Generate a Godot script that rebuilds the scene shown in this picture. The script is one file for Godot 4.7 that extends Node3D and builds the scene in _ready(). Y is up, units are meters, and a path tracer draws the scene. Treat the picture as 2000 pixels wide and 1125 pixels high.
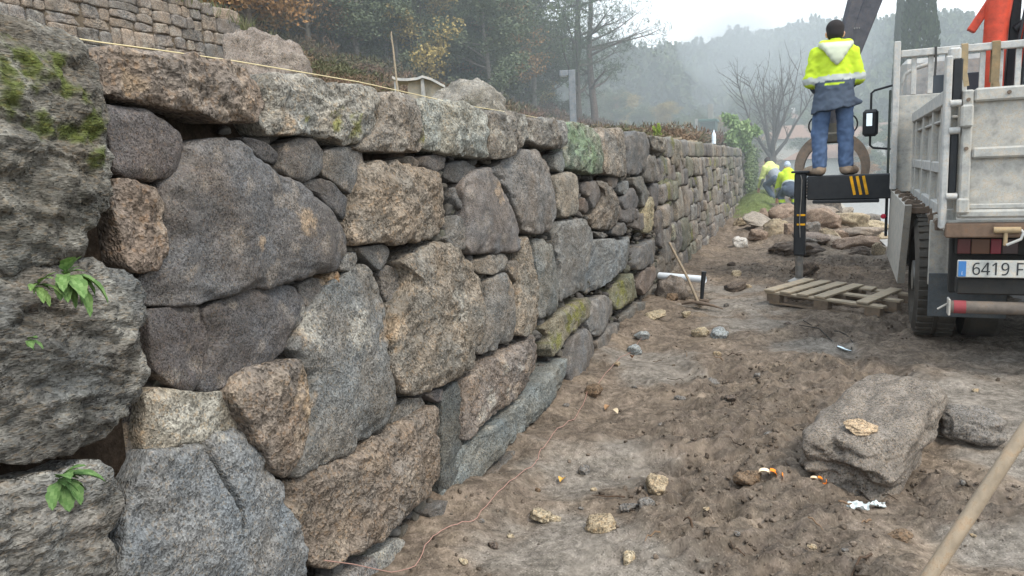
extends Node3D
# A dry stone wall being rebuilt beside a village road, with a crane truck, workmen and a wood behind.

# traced stones of the wall: [style, r, g, b, offset, dome, rounding, [s, y, s, y, ...]]  (s = metres along the wall, y = height)
const STONES := [
	[2, 0.178, 0.180, 0.180, 0.020, 0.020, 0.060, [1.356, 0.861, 1.435, 0.844, 1.521, 0.824, 1.649, 0.818, 1.682, 0.807, 1.728, 0.730, 1.777, 0.633, 1.828, 0.583, 1.827, 0.523, 1.861, 0.463, 1.891, 0.368, 1.894, 0.246, 1.878, 0.151, 1.192, 0.554, 1.223, 0.649, 1.277, 0.735, 1.304, 0.818]],
	[2, 0.239, 0.216, 0.178, 0.000, 0.020, 0.050, [1.392, 0.993, 1.434, 0.997, 1.523, 0.964, 1.659, 0.917, 1.682, 0.858, 1.692, 0.805, 1.539, 0.821, 1.373, 0.858, 1.367, 0.901]],
	[0, 0.062, 0.053, 0.049, -0.060, 0.010, 0.040, [1.392, 0.990, 1.446, 0.994, 1.446, 0.936, 1.415, 0.840, 1.309, 0.866, 1.335, 0.921]],
	[0, 0.091, 0.079, 0.074, -0.010, 0.030, 0.080, [1.438, 1.193, 1.526, 1.184, 1.604, 1.173, 1.623, 1.126, 1.616, 1.068, 1.585, 0.991, 1.548, 0.958, 1.486, 0.987, 1.433, 1.045, 1.438, 1.086, 1.434, 1.126]],
	[0, 0.092, 0.085, 0.083, 0.000, 0.030, 0.090, [1.609, 1.162, 1.687, 1.176, 1.795, 1.187, 1.935, 1.180, 2.021, 1.158, 2.063, 1.100, 2.054, 1.038, 1.969, 0.983, 1.863, 0.961, 1.740, 0.931, 1.598, 0.944, 1.563, 0.962, 1.596, 1.020, 1.620, 1.084]],
	[0, 0.111, 0.103, 0.099, 0.030, 0.050, 0.100, [1.600, 1.585, 1.669, 1.610, 1.768, 1.614, 1.849, 1.594, 1.952, 1.535, 2.094, 1.476, 2.222, 1.403, 2.299, 1.328, 2.320, 1.265, 2.285, 1.210, 2.215, 1.184, 2.056, 1.183, 1.902, 1.190, 1.720, 1.190, 1.580, 1.186, 1.461, 1.205, 1.416, 1.222, 1.408, 1.258, 1.448, 1.284, 1.497, 1.322, 1.517, 1.397, 1.517, 1.458, 1.535, 1.508, 1.583, 1.546]],
	[1, 0.169, 0.136, 0.112, 0.020, 0.020, 0.050, [1.377, 1.513, 1.422, 1.505, 1.497, 1.484, 1.516, 1.448, 1.501, 1.423, 1.503, 1.385, 1.494, 1.335, 1.464, 1.290, 1.410, 1.295, 1.367, 1.325, 1.367, 1.385, 1.364, 1.421, 1.349, 1.455]],
	[0, 0.110, 0.096, 0.091, 0.020, 0.060, 0.110, [1.387, 1.682, 1.430, 1.679, 1.498, 1.679, 1.566, 1.651, 1.610, 1.620, 1.614, 1.594, 1.587, 1.549, 1.554, 1.519, 1.488, 1.509, 1.422, 1.522, 1.386, 1.536, 1.379, 1.586, 1.377, 1.633]],
	[1, 0.194, 0.159, 0.132, 0.050, 0.030, 0.060, [1.357, 1.801, 1.430, 1.819, 1.538, 1.819, 1.715, 1.821, 1.880, 1.818, 1.919, 1.780, 1.918, 1.700, 1.887, 1.665, 1.761, 1.660, 1.648, 1.680, 1.528, 1.692, 1.443, 1.699, 1.393, 1.707, 1.361, 1.704, 1.354, 1.742, 1.349, 1.775]],
	[4, 0.237, 0.219, 0.190, 0.035, 0.030, 0.070, [1.959, 1.805, 2.099, 1.829, 2.238, 1.833, 2.324, 1.812, 2.491, 1.823, 2.609, 1.829, 2.664, 1.805, 2.631, 1.711, 2.561, 1.628, 2.476, 1.608, 2.342, 1.613, 2.237, 1.628, 2.109, 1.633, 1.972, 1.630, 1.934, 1.657, 1.942, 1.725, 1.938, 1.773]],
	[4, 0.191, 0.170, 0.147, 0.060, 0.030, 0.060, [2.642, 1.803, 2.767, 1.817, 2.877, 1.821, 2.918, 1.785, 2.926, 1.702, 2.931, 1.608, 2.882, 1.581, 2.731, 1.580, 2.630, 1.587, 2.520, 1.579, 2.440, 1.593, 2.495, 1.627, 2.583, 1.670]],
	[4, 0.247, 0.241, 0.210, 0.040, 0.040, 0.070, [2.989, 1.810, 3.220, 1.821, 3.512, 1.822, 3.704, 1.796, 3.766, 1.737, 3.717, 1.557, 3.639, 1.552, 3.385, 1.570, 3.159, 1.581, 3.014, 1.598, 2.981, 1.663]],
	[4, 0.186, 0.170, 0.150, 0.055, 0.040, 0.060, [3.767, 1.803, 4.037, 1.813, 4.250, 1.810, 4.386, 1.772, 4.357, 1.671, 4.211, 1.613, 4.007, 1.558, 3.733, 1.546, 3.708, 1.559, 3.748, 1.709]],
	[4, 0.167, 0.154, 0.138, 0.050, 0.040, 0.070, [4.464, 1.791, 4.769, 1.811, 5.181, 1.806, 5.244, 1.760, 5.180, 1.640, 4.937, 1.613, 4.555, 1.626, 4.426, 1.660]],
	[4, 0.146, 0.165, 0.127, 0.050, 0.030, 0.060, [5.283, 1.793, 5.411, 1.812, 5.883, 1.797, 6.199, 1.726, 6.260, 1.587, 6.222, 1.426, 5.923, 1.424, 5.467, 1.460, 5.225, 1.482, 5.178, 1.584, 5.258, 1.672]],
	[1, 0.204, 0.183, 0.158, 0.050, 0.020, 0.050, [6.358, 1.801, 6.691, 1.804, 7.489, 1.806, 7.496, 1.689, 7.302, 1.379, 6.861, 1.390, 6.339, 1.423, 6.340, 1.587]],
	[0, 0.127, 0.123, 0.119, 0.030, 0.030, 0.060, [7.714, 1.814, 8.402, 1.818, 8.623, 1.735, 8.533, 1.595, 8.330, 1.410, 7.736, 1.385, 7.531, 1.404]],
	[2, 0.167, 0.154, 0.138, 0.040, 0.030, 0.070, [8.456, 1.584, 8.917, 1.561, 9.260, 1.417, 9.026, 1.309, 8.525, 1.278, 8.225, 1.325, 8.260, 1.487]],
	[4, 0.193, 0.176, 0.151, 0.040, 0.030, 0.060, [8.589, 1.795, 9.844, 1.782, 10.273, 1.758, 10.185, 1.665, 9.599, 1.604, 8.893, 1.630, 8.674, 1.679]],
	[0, 0.087, 0.080, 0.077, -0.020, 0.020, 0.050, [1.895, 1.625, 1.978, 1.613, 2.044, 1.582, 2.052, 1.559, 2.023, 1.545, 1.978, 1.556, 1.915, 1.591]],
	[0, 0.105, 0.096, 0.089, 0.000, 0.050, 0.090, [2.068, 1.600, 2.137, 1.623, 2.222, 1.622, 2.270, 1.585, 2.276, 1.543, 2.230, 1.512, 2.149, 1.490, 2.073, 1.503, 2.035, 1.530, 2.051, 1.569]],
	[0, 0.138, 0.129, 0.120, 0.000, 0.030, 0.080, [2.296, 1.585, 2.398, 1.594, 2.519, 1.612, 2.542, 1.586, 2.527, 1.522, 2.494, 1.459, 2.428, 1.432, 2.341, 1.475, 2.282, 1.509, 2.279, 1.550]],
	[0, 0.088, 0.083, 0.081, -0.010, 0.030, 0.070, [2.146, 1.489, 2.258, 1.492, 2.317, 1.478, 2.400, 1.423, 2.420, 1.377, 2.406, 1.345, 2.353, 1.349, 2.297, 1.389, 2.217, 1.444, 2.155, 1.465]],
	[1, 0.194, 0.162, 0.130, 0.040, 0.050, 0.090, [2.479, 1.536, 2.614, 1.550, 2.775, 1.537, 2.999, 1.509, 3.139, 1.473, 3.182, 1.405, 3.226, 1.312, 3.189, 1.259, 3.023, 1.219, 2.787, 1.226, 2.542, 1.247, 2.367, 1.253, 2.346, 1.291, 2.367, 1.369, 2.403, 1.421, 2.450, 1.474]],
	[0, 0.130, 0.115, 0.101, -0.020, 0.010, 0.040, [2.812, 1.557, 2.958, 1.565, 3.045, 1.545, 3.013, 1.517, 2.886, 1.536]],
	[0, 0.117, 0.103, 0.094, 0.000, 0.030, 0.060, [3.046, 1.565, 3.156, 1.576, 3.250, 1.560, 3.227, 1.514, 3.137, 1.499, 3.026, 1.525]],
	[0, 0.080, 0.078, 0.076, -0.010, 0.030, 0.060, [3.304, 1.534, 3.486, 1.545, 3.635, 1.516, 3.618, 1.480, 3.492, 1.445, 3.346, 1.447, 3.272, 1.476]],
	[2, 0.146, 0.134, 0.123, -0.020, 0.020, 0.050, [3.355, 1.421, 3.436, 1.408, 3.470, 1.347, 3.448, 1.313, 3.385, 1.330, 3.337, 1.376]],
	[2, 0.155, 0.143, 0.129, -0.010, 0.020, 0.060, [3.341, 1.288, 3.414, 1.266, 3.434, 1.199, 3.401, 1.121, 3.320, 1.139, 3.223, 1.172, 3.190, 1.196, 3.289, 1.225]],
	[0, 0.155, 0.140, 0.131, 0.020, 0.040, 0.080, [3.448, 1.466, 3.579, 1.500, 3.739, 1.503, 3.845, 1.458, 3.970, 1.343, 4.099, 1.207, 4.178, 1.112, 4.173, 1.030, 4.016, 1.036, 3.710, 1.072, 3.420, 1.093, 3.388, 1.142, 3.413, 1.238, 3.420, 1.336, 3.378, 1.409]],
	[2, 0.174, 0.161, 0.149, 0.030, 0.030, 0.070, [3.822, 1.498, 3.996, 1.534, 4.226, 1.600, 4.611, 1.605, 4.683, 1.565, 4.846, 1.515, 4.851, 1.419, 4.885, 1.301, 4.823, 1.174, 4.687, 1.102, 4.462, 1.100, 4.195, 1.143, 4.140, 1.236, 4.045, 1.356, 3.910, 1.456]],
	[2, 0.210, 0.204, 0.187, 0.000, 0.020, 0.050, [5.003, 1.579, 5.273, 1.608, 5.289, 1.533, 5.162, 1.457, 4.998, 1.484]],
	[2, 0.239, 0.213, 0.178, 0.030, 0.030, 0.070, [4.936, 1.430, 5.206, 1.455, 5.472, 1.431, 5.546, 1.343, 5.504, 1.214, 5.369, 1.156, 4.997, 1.154, 4.911, 1.232, 4.930, 1.332]],
	[0, 0.143, 0.129, 0.120, 0.000, 0.020, 0.060, [5.733, 1.368, 6.196, 1.366, 6.281, 1.296, 6.176, 1.200, 5.969, 1.155, 5.916, 1.247, 5.755, 1.294]],
	[0, 0.125, 0.102, 0.088, -0.020, 0.020, 0.040, [5.764, 1.251, 5.895, 1.212, 5.906, 1.147, 5.771, 1.129, 5.705, 1.164]],
	[1, 0.165, 0.144, 0.123, 0.020, 0.040, 0.080, [6.104, 1.368, 6.407, 1.346, 6.755, 1.250, 6.864, 1.135, 6.773, 1.003, 6.461, 0.944, 6.028, 0.991, 5.907, 1.090, 6.195, 1.165, 6.266, 1.267]],
	[0, 0.136, 0.116, 0.101, 0.000, 0.010, 0.040, [6.535, 1.391, 6.991, 1.379, 6.874, 1.300, 6.719, 1.283, 6.552, 1.329]],
	[2, 0.183, 0.183, 0.178, 0.000, 0.020, 0.050, [6.983, 1.319, 7.489, 1.337, 7.456, 1.249, 7.218, 1.206, 7.001, 1.244]],
	[0, 0.132, 0.123, 0.119, 0.010, 0.030, 0.070, [7.307, 1.235, 7.646, 1.256, 7.850, 1.150, 7.758, 1.057, 7.431, 1.037, 7.104, 1.078, 7.044, 1.167]],
	[2, 0.155, 0.148, 0.134, 0.010, 0.020, 0.060, [7.642, 1.358, 8.089, 1.362, 8.218, 1.310, 8.540, 1.172, 8.391, 1.045, 8.051, 1.044, 7.986, 1.175, 7.666, 1.281]],
	[0, 0.143, 0.129, 0.120, 0.000, 0.020, 0.060, [7.000, 1.141, 7.843, 1.036, 7.891, 0.943, 7.554, 0.923, 7.094, 0.959, 6.946, 1.055]],
	[1, 0.274, 0.242, 0.166, 0.030, 0.020, 0.050, [8.250, 1.102, 8.552, 1.125, 8.736, 1.076, 8.622, 0.888, 8.329, 0.749, 8.055, 0.774, 8.057, 0.930]],
	[0, 0.148, 0.134, 0.123, 0.000, 0.020, 0.050, [7.728, 0.997, 8.239, 0.961, 8.241, 0.813, 7.911, 0.815, 7.328, 0.911]],
	[0, 0.112, 0.108, 0.104, 0.000, 0.020, 0.050, [6.741, 0.951, 7.149, 0.955, 7.262, 0.868, 6.945, 0.844, 6.635, 0.893]],
	[2, 0.168, 0.157, 0.143, 0.000, 0.010, 0.030, [5.957, 0.977, 6.375, 0.917, 6.541, 0.879, 6.111, 0.913]],
	[2, 0.150, 0.145, 0.136, 0.020, 0.030, 0.080, [2.073, 1.082, 2.232, 1.150, 2.371, 1.175, 2.460, 1.178, 2.520, 1.126, 2.553, 1.036, 2.566, 0.974, 2.538, 0.839, 2.530, 0.740, 2.522, 0.620, 2.483, 0.574, 2.366, 0.556, 2.192, 0.552, 2.011, 0.576, 1.891, 0.583, 1.863, 0.614, 1.954, 0.696, 2.000, 0.816, 2.009, 0.894, 1.969, 0.949, 1.942, 0.981, 2.017, 1.019, 2.052, 1.052]],
	[1, 0.158, 0.131, 0.109, 0.050, 0.040, 0.080, [1.630, 0.934, 1.705, 0.969, 1.819, 0.969, 1.927, 0.947, 1.952, 0.905, 1.946, 0.818, 1.913, 0.730, 1.871, 0.663, 1.815, 0.617, 1.775, 0.647, 1.723, 0.735, 1.671, 0.842, 1.640, 0.896]],
	[0, 0.100, 0.091, 0.084, -0.010, 0.010, 0.040, [2.047, 1.161, 2.113, 1.168, 2.196, 1.155, 2.195, 1.124, 2.131, 1.093, 2.083, 1.084, 2.059, 1.104]],
	[1, 0.226, 0.153, 0.096, 0.000, 0.010, 0.030, [2.209, 1.164, 2.262, 1.174, 2.284, 1.145, 2.269, 1.122, 2.206, 1.124]],
	[2, 0.168, 0.157, 0.143, 0.000, 0.010, 0.030, [2.293, 1.212, 2.391, 1.230, 2.406, 1.202, 2.374, 1.171, 2.284, 1.174]],
	[0, 0.121, 0.113, 0.105, 0.000, 0.020, 0.050, [2.421, 1.239, 2.607, 1.229, 2.637, 1.203, 2.615, 1.164, 2.547, 1.143, 2.484, 1.181, 2.433, 1.216]],
	[2, 0.149, 0.140, 0.131, -0.020, 0.010, 0.040, [2.581, 1.129, 2.657, 1.142, 2.791, 1.088, 2.779, 1.039, 2.685, 0.996, 2.633, 0.991, 2.602, 1.047]],
	[1, 0.177, 0.155, 0.129, 0.040, 0.050, 0.100, [2.765, 1.166, 2.925, 1.188, 3.053, 1.189, 3.210, 1.156, 3.388, 1.052, 3.486, 0.950, 3.493, 0.822, 3.421, 0.707, 3.297, 0.609, 3.223, 0.568, 3.090, 0.582, 2.877, 0.595, 2.693, 0.615, 2.596, 0.655, 2.540, 0.718, 2.540, 0.819, 2.564, 0.954, 2.617, 1.003, 2.723, 1.048, 2.721, 1.111, 2.671, 1.155]],
	[2, 0.179, 0.161, 0.139, 0.000, 0.020, 0.050, [3.468, 1.054, 3.661, 1.056, 3.885, 1.046, 3.939, 1.008, 3.852, 0.955, 3.671, 0.961, 3.550, 0.984]],
	[2, 0.154, 0.140, 0.124, 0.000, 0.010, 0.040, [3.951, 0.992, 4.109, 0.978, 4.101, 0.887, 4.035, 0.871, 3.944, 0.939]],
	[2, 0.167, 0.155, 0.140, 0.000, 0.030, 0.070, [3.630, 0.941, 3.909, 0.930, 4.008, 0.869, 4.035, 0.750, 4.004, 0.609, 3.881, 0.566, 3.653, 0.566, 3.427, 0.594, 3.546, 0.679, 3.600, 0.802]],
	[1, 0.209, 0.180, 0.146, 0.030, 0.020, 0.050, [4.143, 1.086, 4.248, 1.102, 4.335, 1.035, 4.331, 0.854, 4.307, 0.671, 4.250, 0.546, 4.090, 0.553, 3.906, 0.593, 3.980, 0.732, 4.036, 0.868, 4.111, 0.975]],
	[2, 0.156, 0.154, 0.142, 0.010, 0.020, 0.060, [4.444, 1.068, 4.656, 1.037, 4.840, 0.929, 4.864, 0.810, 4.813, 0.646, 4.729, 0.565, 4.517, 0.573, 4.394, 0.585, 4.430, 0.776, 4.435, 0.933]],
	[2, 0.169, 0.164, 0.154, 0.030, 0.020, 0.060, [4.931, 1.132, 5.223, 1.123, 5.637, 1.102, 5.763, 1.002, 5.666, 0.855, 5.568, 0.750, 5.416, 0.660, 5.268, 0.612, 4.998, 0.621, 4.820, 0.617, 4.826, 0.713, 4.866, 0.844, 4.826, 0.985, 4.850, 1.064]],
	[0, 0.119, 0.115, 0.109, -0.020, 0.010, 0.030, [4.805, 1.082, 4.982, 1.083, 4.927, 0.981, 4.843, 1.018]],
	[2, 0.171, 0.177, 0.177, 0.030, 0.020, 0.060, [5.785, 0.921, 6.179, 0.893, 6.870, 0.809, 7.454, 0.795, 7.537, 0.665, 7.415, 0.558, 7.004, 0.543, 6.451, 0.551, 6.140, 0.512, 5.783, 0.519, 5.568, 0.563, 5.537, 0.657, 5.656, 0.777]],
	[0, 0.139, 0.134, 0.130, 0.020, 0.020, 0.060, [7.674, 0.665, 8.603, 0.655, 8.681, 0.508, 8.503, 0.419, 8.010, 0.406, 7.558, 0.442, 7.505, 0.516]],
	[2, 0.172, 0.167, 0.118, 0.010, 0.020, 0.060, [6.549, 0.451, 7.447, 0.437, 7.593, 0.323, 7.460, 0.194, 6.979, 0.209, 6.553, 0.227, 6.459, 0.317]],
	[0, 0.164, 0.134, 0.116, 0.010, 0.020, 0.050, [7.812, 0.412, 8.551, 0.350, 8.526, 0.209, 8.210, 0.178, 7.767, 0.152, 7.638, 0.264]],
	[2, 0.184, 0.168, 0.128, 0.010, 0.020, 0.060, [4.466, 0.509, 4.731, 0.534, 5.179, 0.539, 5.614, 0.508, 5.723, 0.445, 5.551, 0.366, 5.053, 0.359, 4.738, 0.324, 4.588, 0.292, 4.552, 0.361, 4.607, 0.428]],
	[0, 0.168, 0.158, 0.148, 0.010, 0.020, 0.060, [5.697, 0.465, 6.107, 0.436, 6.418, 0.320, 6.390, 0.240, 6.090, 0.173, 5.747, 0.167, 5.543, 0.248, 5.508, 0.331]],
	[0, 0.149, 0.140, 0.133, 0.020, 0.020, 0.060, [5.048, 0.331, 5.427, 0.301, 5.581, 0.193, 5.548, 0.045, 5.243, 0.015, 4.933, 0.011, 4.872, 0.107, 4.962, 0.228]],
	[1, 0.176, 0.148, 0.128, 0.030, 0.030, 0.060, [3.180, 0.538, 3.526, 0.547, 3.829, 0.528, 4.233, 0.524, 4.369, 0.434, 4.462, 0.317, 4.395, 0.273, 4.112, 0.274, 3.675, 0.269, 3.315, 0.278, 3.103, 0.265, 3.106, 0.367, 3.151, 0.451]],
	[2, 0.097, 0.097, 0.090, -0.010, 0.020, 0.050, [2.984, 0.518, 3.111, 0.538, 3.199, 0.514, 3.196, 0.385, 3.146, 0.239, 3.097, 0.121, 3.001, 0.066, 2.917, 0.083, 2.902, 0.175, 2.945, 0.300, 2.974, 0.455]],
	[0, 0.130, 0.113, 0.105, -0.020, 0.010, 0.040, [2.845, 0.561, 2.930, 0.557, 3.015, 0.537, 2.981, 0.490, 2.923, 0.510]],
	[2, 0.166, 0.151, 0.133, -0.010, 0.010, 0.030, [2.522, 0.539, 2.597, 0.592, 2.695, 0.594, 2.804, 0.561, 2.833, 0.523, 2.675, 0.512, 2.576, 0.523]],
	[1, 0.164, 0.136, 0.112, 0.030, 0.030, 0.070, [1.862, 0.571, 1.990, 0.570, 2.202, 0.542, 2.382, 0.543, 2.582, 0.536, 2.764, 0.531, 2.853, 0.514, 2.852, 0.428, 2.829, 0.276, 2.797, 0.211, 2.671, 0.177, 2.496, 0.180, 2.298, 0.191, 2.127, 0.218, 2.000, 0.222, 1.916, 0.276, 1.894, 0.367, 1.865, 0.466]],
	[2, 0.164, 0.169, 0.159, 0.040, 0.020, 0.050, [4.282, 0.246, 4.709, 0.249, 4.805, 0.236, 4.716, 0.151, 4.575, 0.087, 4.353, 0.061, 4.010, 0.061, 3.702, 0.063, 3.368, 0.090, 3.250, 0.034, 3.054, 0.012, 2.929, 0.045, 2.918, 0.090, 3.042, 0.148, 3.066, 0.241, 3.337, 0.232, 3.709, 0.231]],
	[0, 0.155, 0.143, 0.131, 0.000, 0.020, 0.050, [5.715, 0.138, 6.132, 0.151, 6.590, 0.118, 6.649, -0.020, 6.171, -0.015, 5.762, 0.024]],
	[0, 0.143, 0.134, 0.121, 0.000, 0.020, 0.050, [6.723, 0.119, 7.370, 0.144, 8.053, 0.043, 8.268, -0.064, 7.438, -0.028, 6.827, 0.027]],
	[2, 0.193, 0.177, 0.156, 0.000, 0.020, 0.050, [7.848, 0.068, 8.586, 0.124, 9.311, 0.041, 9.421, -0.085, 8.680, -0.075]],
	[0, 0.121, 0.113, 0.105, 0.000, 0.010, 0.040, [2.708, 0.096, 2.886, 0.072, 2.959, 0.015, 2.868, 0.004, 2.743, 0.039]],
	[2, 0.122, 0.117, 0.109, 0.020, 0.020, 0.060, [2.574, 0.049, 2.751, 0.029, 2.902, -0.087, 2.921, -0.120, 2.752, -0.120, 2.578, -0.120, 2.515, -0.027]],
	[2, 0.240, 0.234, 0.216, 0.000, 0.010, 0.040, [2.253, 0.130, 2.464, 0.097, 2.533, 0.044, 2.492, -0.034, 2.306, 0.036]],
	[1, 0.146, 0.120, 0.098, 0.000, 0.010, 0.030, [2.968, 0.009, 3.068, -0.010, 3.107, -0.068, 2.997, -0.077, 2.942, -0.027]],
	[0, 0.130, 0.113, 0.097, 0.060, 0.020, 0.050, [3.217, 0.023, 3.598, 0.035, 4.021, -0.018, 4.098, -0.089, 3.900, -0.108, 3.493, -0.063, 3.154, -0.065, 3.000, 0.009]],
	[0, 0.141, 0.123, 0.107, 0.030, 0.010, 0.040, [4.223, -0.027, 4.527, -0.034, 4.644, 0.039, 4.765, 0.032, 4.712, -0.057, 4.396, -0.091, 4.222, -0.097]],
	[2, 0.168, 0.168, 0.134, 0.020, 0.020, 0.050, [9.459, 1.580, 9.973, 1.529, 10.182, 1.404, 9.970, 1.329, 9.400, 1.355]],
	[1, 0.178, 0.164, 0.136, 0.040, 0.020, 0.050, [10.401, 1.780, 11.312, 1.769, 11.341, 1.603, 11.201, 1.430, 10.464, 1.405, 10.210, 1.468]],
	[2, 0.160, 0.160, 0.109, 0.010, 0.020, 0.060, [9.335, 1.283, 9.953, 1.291, 10.531, 1.249, 10.597, 0.971, 10.013, 0.937, 9.352, 0.964]],
	[0, 0.143, 0.129, 0.120, 0.000, 0.020, 0.060, [9.095, 0.932, 9.728, 0.929, 10.086, 0.747, 10.235, 0.465, 10.020, 0.407, 9.059, 0.501, 9.000, 0.712]],
	[0, 0.127, 0.121, 0.119, 0.000, 0.010, 0.040, [8.694, 1.245, 9.194, 1.252, 9.236, 0.996, 8.992, 0.951, 8.643, 1.122]],
	[2, 0.166, 0.151, 0.133, 0.000, 0.020, 0.050, [8.747, 0.335, 9.474, 0.404, 10.438, 0.319, 10.560, 0.151, 9.776, 0.120, 8.961, 0.143, 8.695, 0.213]],
]
const OLD_STONES := [
	[3, 0.131, 0.122, 0.106, 0.050, 0.060, 0.120, [1.022, 1.820, 1.162, 1.837, 1.227, 1.825, 1.298, 1.818, 1.333, 1.802, 1.355, 1.766, 1.361, 1.722, 1.359, 1.676, 1.343, 1.630, 1.341, 1.607, 1.350, 1.562, 1.352, 1.516, 1.342, 1.487, 1.315, 1.459, 1.277, 1.434, 1.245, 1.414, 1.225, 1.349, 1.134, 1.353, 0.939, 1.385]],
	[3, 0.116, 0.110, 0.100, 0.050, 0.050, 0.080, [0.920, 1.369, 1.122, 1.338, 1.218, 1.342, 1.269, 1.336, 1.311, 1.307, 1.356, 1.279, 1.372, 1.240, 1.352, 1.171, 1.354, 1.121, 1.344, 1.084, 1.330, 1.029, 1.281, 0.995, 1.233, 0.966, 1.180, 0.956, 1.051, 0.973, 0.856, 1.032]],
	[3, 0.180, 0.167, 0.149, 0.050, 0.030, 0.050, [0.841, 0.985, 0.992, 0.931, 1.078, 0.917, 1.140, 0.920, 1.200, 0.897, 1.221, 0.866, 1.224, 0.824, 1.228, 0.804, 1.195, 0.777, 1.175, 0.739, 1.175, 0.691, 1.139, 0.591, 0.804, 0.788]],
]
# patches of moss, lichen and paler rock on the stones: [s, y, radius, kind]
const BLOTCHES := [
	[1.113, 1.730, 0.041, "moss"],
	[1.160, 1.750, 0.024, "moss"],
	[1.209, 1.740, 0.027, "moss"],
	[1.091, 1.671, 0.029, "moss"],
	[1.163, 1.622, 0.026, "moss"],
	[1.228, 1.622, 0.021, "moss"],
	[1.236, 1.696, 0.023, "moss"],
	[1.277, 1.629, 0.033, "moss"],
	[1.266, 1.688, 0.022, "moss"],
	[1.134, 1.755, 0.030, "moss"],
	[1.294, 1.570, 0.029, "moss"],
	[1.281, 1.603, 0.026, "moss"],
	[1.230, 1.758, 0.019, "moss"],
	[5.157, 0.477, 0.097, "moss2"],
	[4.944, 0.447, 0.073, "moss2"],
	[4.674, 0.384, 0.070, "moss2"],
	[5.306, 0.494, 0.064, "moss2"],
	[6.782, 0.377, 0.114, "moss2"],
	[6.592, 0.294, 0.069, "moss2"],
	[9.707, 1.126, 0.161, "moss2"],
	[9.625, 1.411, 0.086, "moss2"],
	[9.997, 0.290, 0.063, "moss2"],
	[2.922, 1.630, 0.046, "moss2"],
	[2.965, 1.705, 0.034, "moss2"],
	[2.318, 1.688, 0.038, "moss2"],
	[2.428, 1.666, 0.036, "moss2"],
	[2.152, 1.681, 0.023, "moss2"],
	[5.539, 1.659, 0.148, "lichen"],
	[5.808, 1.547, 0.116, "lichen"],
	[5.348, 1.721, 0.093, "lichen"],
	[2.055, 1.367, 0.041, "tan"],
	[1.821, 1.327, 0.020, "tan"],
	[2.002, 1.009, 0.025, "tan"],
	[2.040, 1.660, 0.053, "tan"],
	[1.445, 1.733, 0.026, "tan"],
	[1.939, 0.787, 0.061, "tan"],
	[1.934, 0.887, 0.040, "tan"],
	[2.551, 0.917, 0.076, "tan"],
	[1.354, 0.909, 0.031, "tan"],
	[2.197, 1.159, 0.027, "tan"],
	[3.821, 1.393, 0.069, "tan"],
	[3.954, 0.852, 0.082, "tan"],
	[3.398, 0.377, 0.053, "pale"],
	[3.285, 0.335, 0.042, "pale"],
	[3.607, 0.478, 0.041, "pale"],
	[3.614, 0.367, 0.036, "pale"],
	[3.835, 0.432, 0.032, "pale"],
	[3.397, 0.246, 0.039, "pale"],
	[1.457, 0.926, 0.074, "pale"],
	[1.576, 0.874, 0.053, "pale"],
	[3.125, 0.891, 0.090, "pale"],
	[2.297, 0.953, 0.087, "pale"],
	[2.319, 0.119, 0.043, "pale"],
	[2.061, 1.021, 0.058, "pale"],
]

var rng := RandomNumberGenerator.new()
var ns := FastNoiseLite.new()      # plain simplex, sampled in units of its own
var nr := FastNoiseLite.new()      # ridged
var taken := {}
var M := {}
const TEX := 1.6      # the grain textures are about 0.62 bright on average

# ------------------------------------------------------------------ helpers
func numbered(called: String) -> String:
	if not taken.has(called):
		taken[called] = 0
		return called
	taken[called] += 1
	return "%s_%03d" % [called, taken[called]]

func tag(o: Node, label := "", category := "", group := "", kind := "") -> Node:
	if label: o.set_meta("label", label)
	if category: o.set_meta("category", category)
	if group: o.set_meta("group", group)
	if kind: o.set_meta("kind", kind)
	return o

func thing(called: String, label: String, category: String, at := Vector3.ZERO, group := "") -> Node3D:
	var o := Node3D.new()
	o.name = numbered(called)
	add_child(o)
	o.position = at
	tag(o, label, category, group)
	return o

func put(called: String, mesh: Mesh, m: Material, parent: Node = null, at := Vector3.ZERO) -> MeshInstance3D:
	var o := MeshInstance3D.new()
	o.mesh = mesh
	o.material_override = m
	o.position = at
	if parent == null:
		o.name = numbered(called)
		add_child(o)
	else:
		o.name = called
		parent.add_child(o, true)
	return o

func lin(r: float, g: float, b: float) -> Color:      # sRGB 0..255 -> linear colour
	return Color(r / 255.0, g / 255.0, b / 255.0).srgb_to_linear()

func mesh_from(v: PackedVector3Array, idx: PackedInt32Array, col := PackedColorArray(), nrm := PackedVector3Array()) -> ArrayMesh:
	var n := nrm
	if n.is_empty():
		n.resize(v.size())
		for i in range(0, idx.size(), 3):
			var a := idx[i]
			var b := idx[i + 1]
			var c := idx[i + 2]
			var f := (v[c] - v[a]).cross(v[b] - v[a])
			n[a] += f
			n[b] += f
			n[c] += f
		for i in n.size():
			n[i] = n[i].normalized() if n[i].length_squared() > 1e-20 else Vector3.UP
	var arr := []
	arr.resize(Mesh.ARRAY_MAX)
	arr[Mesh.ARRAY_VERTEX] = v
	arr[Mesh.ARRAY_NORMAL] = n
	arr[Mesh.ARRAY_INDEX] = idx
	if not col.is_empty():
		arr[Mesh.ARRAY_COLOR] = col
	var m := ArrayMesh.new()
	m.add_surface_from_arrays(Mesh.PRIMITIVE_TRIANGLES, arr)
	return m

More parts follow.
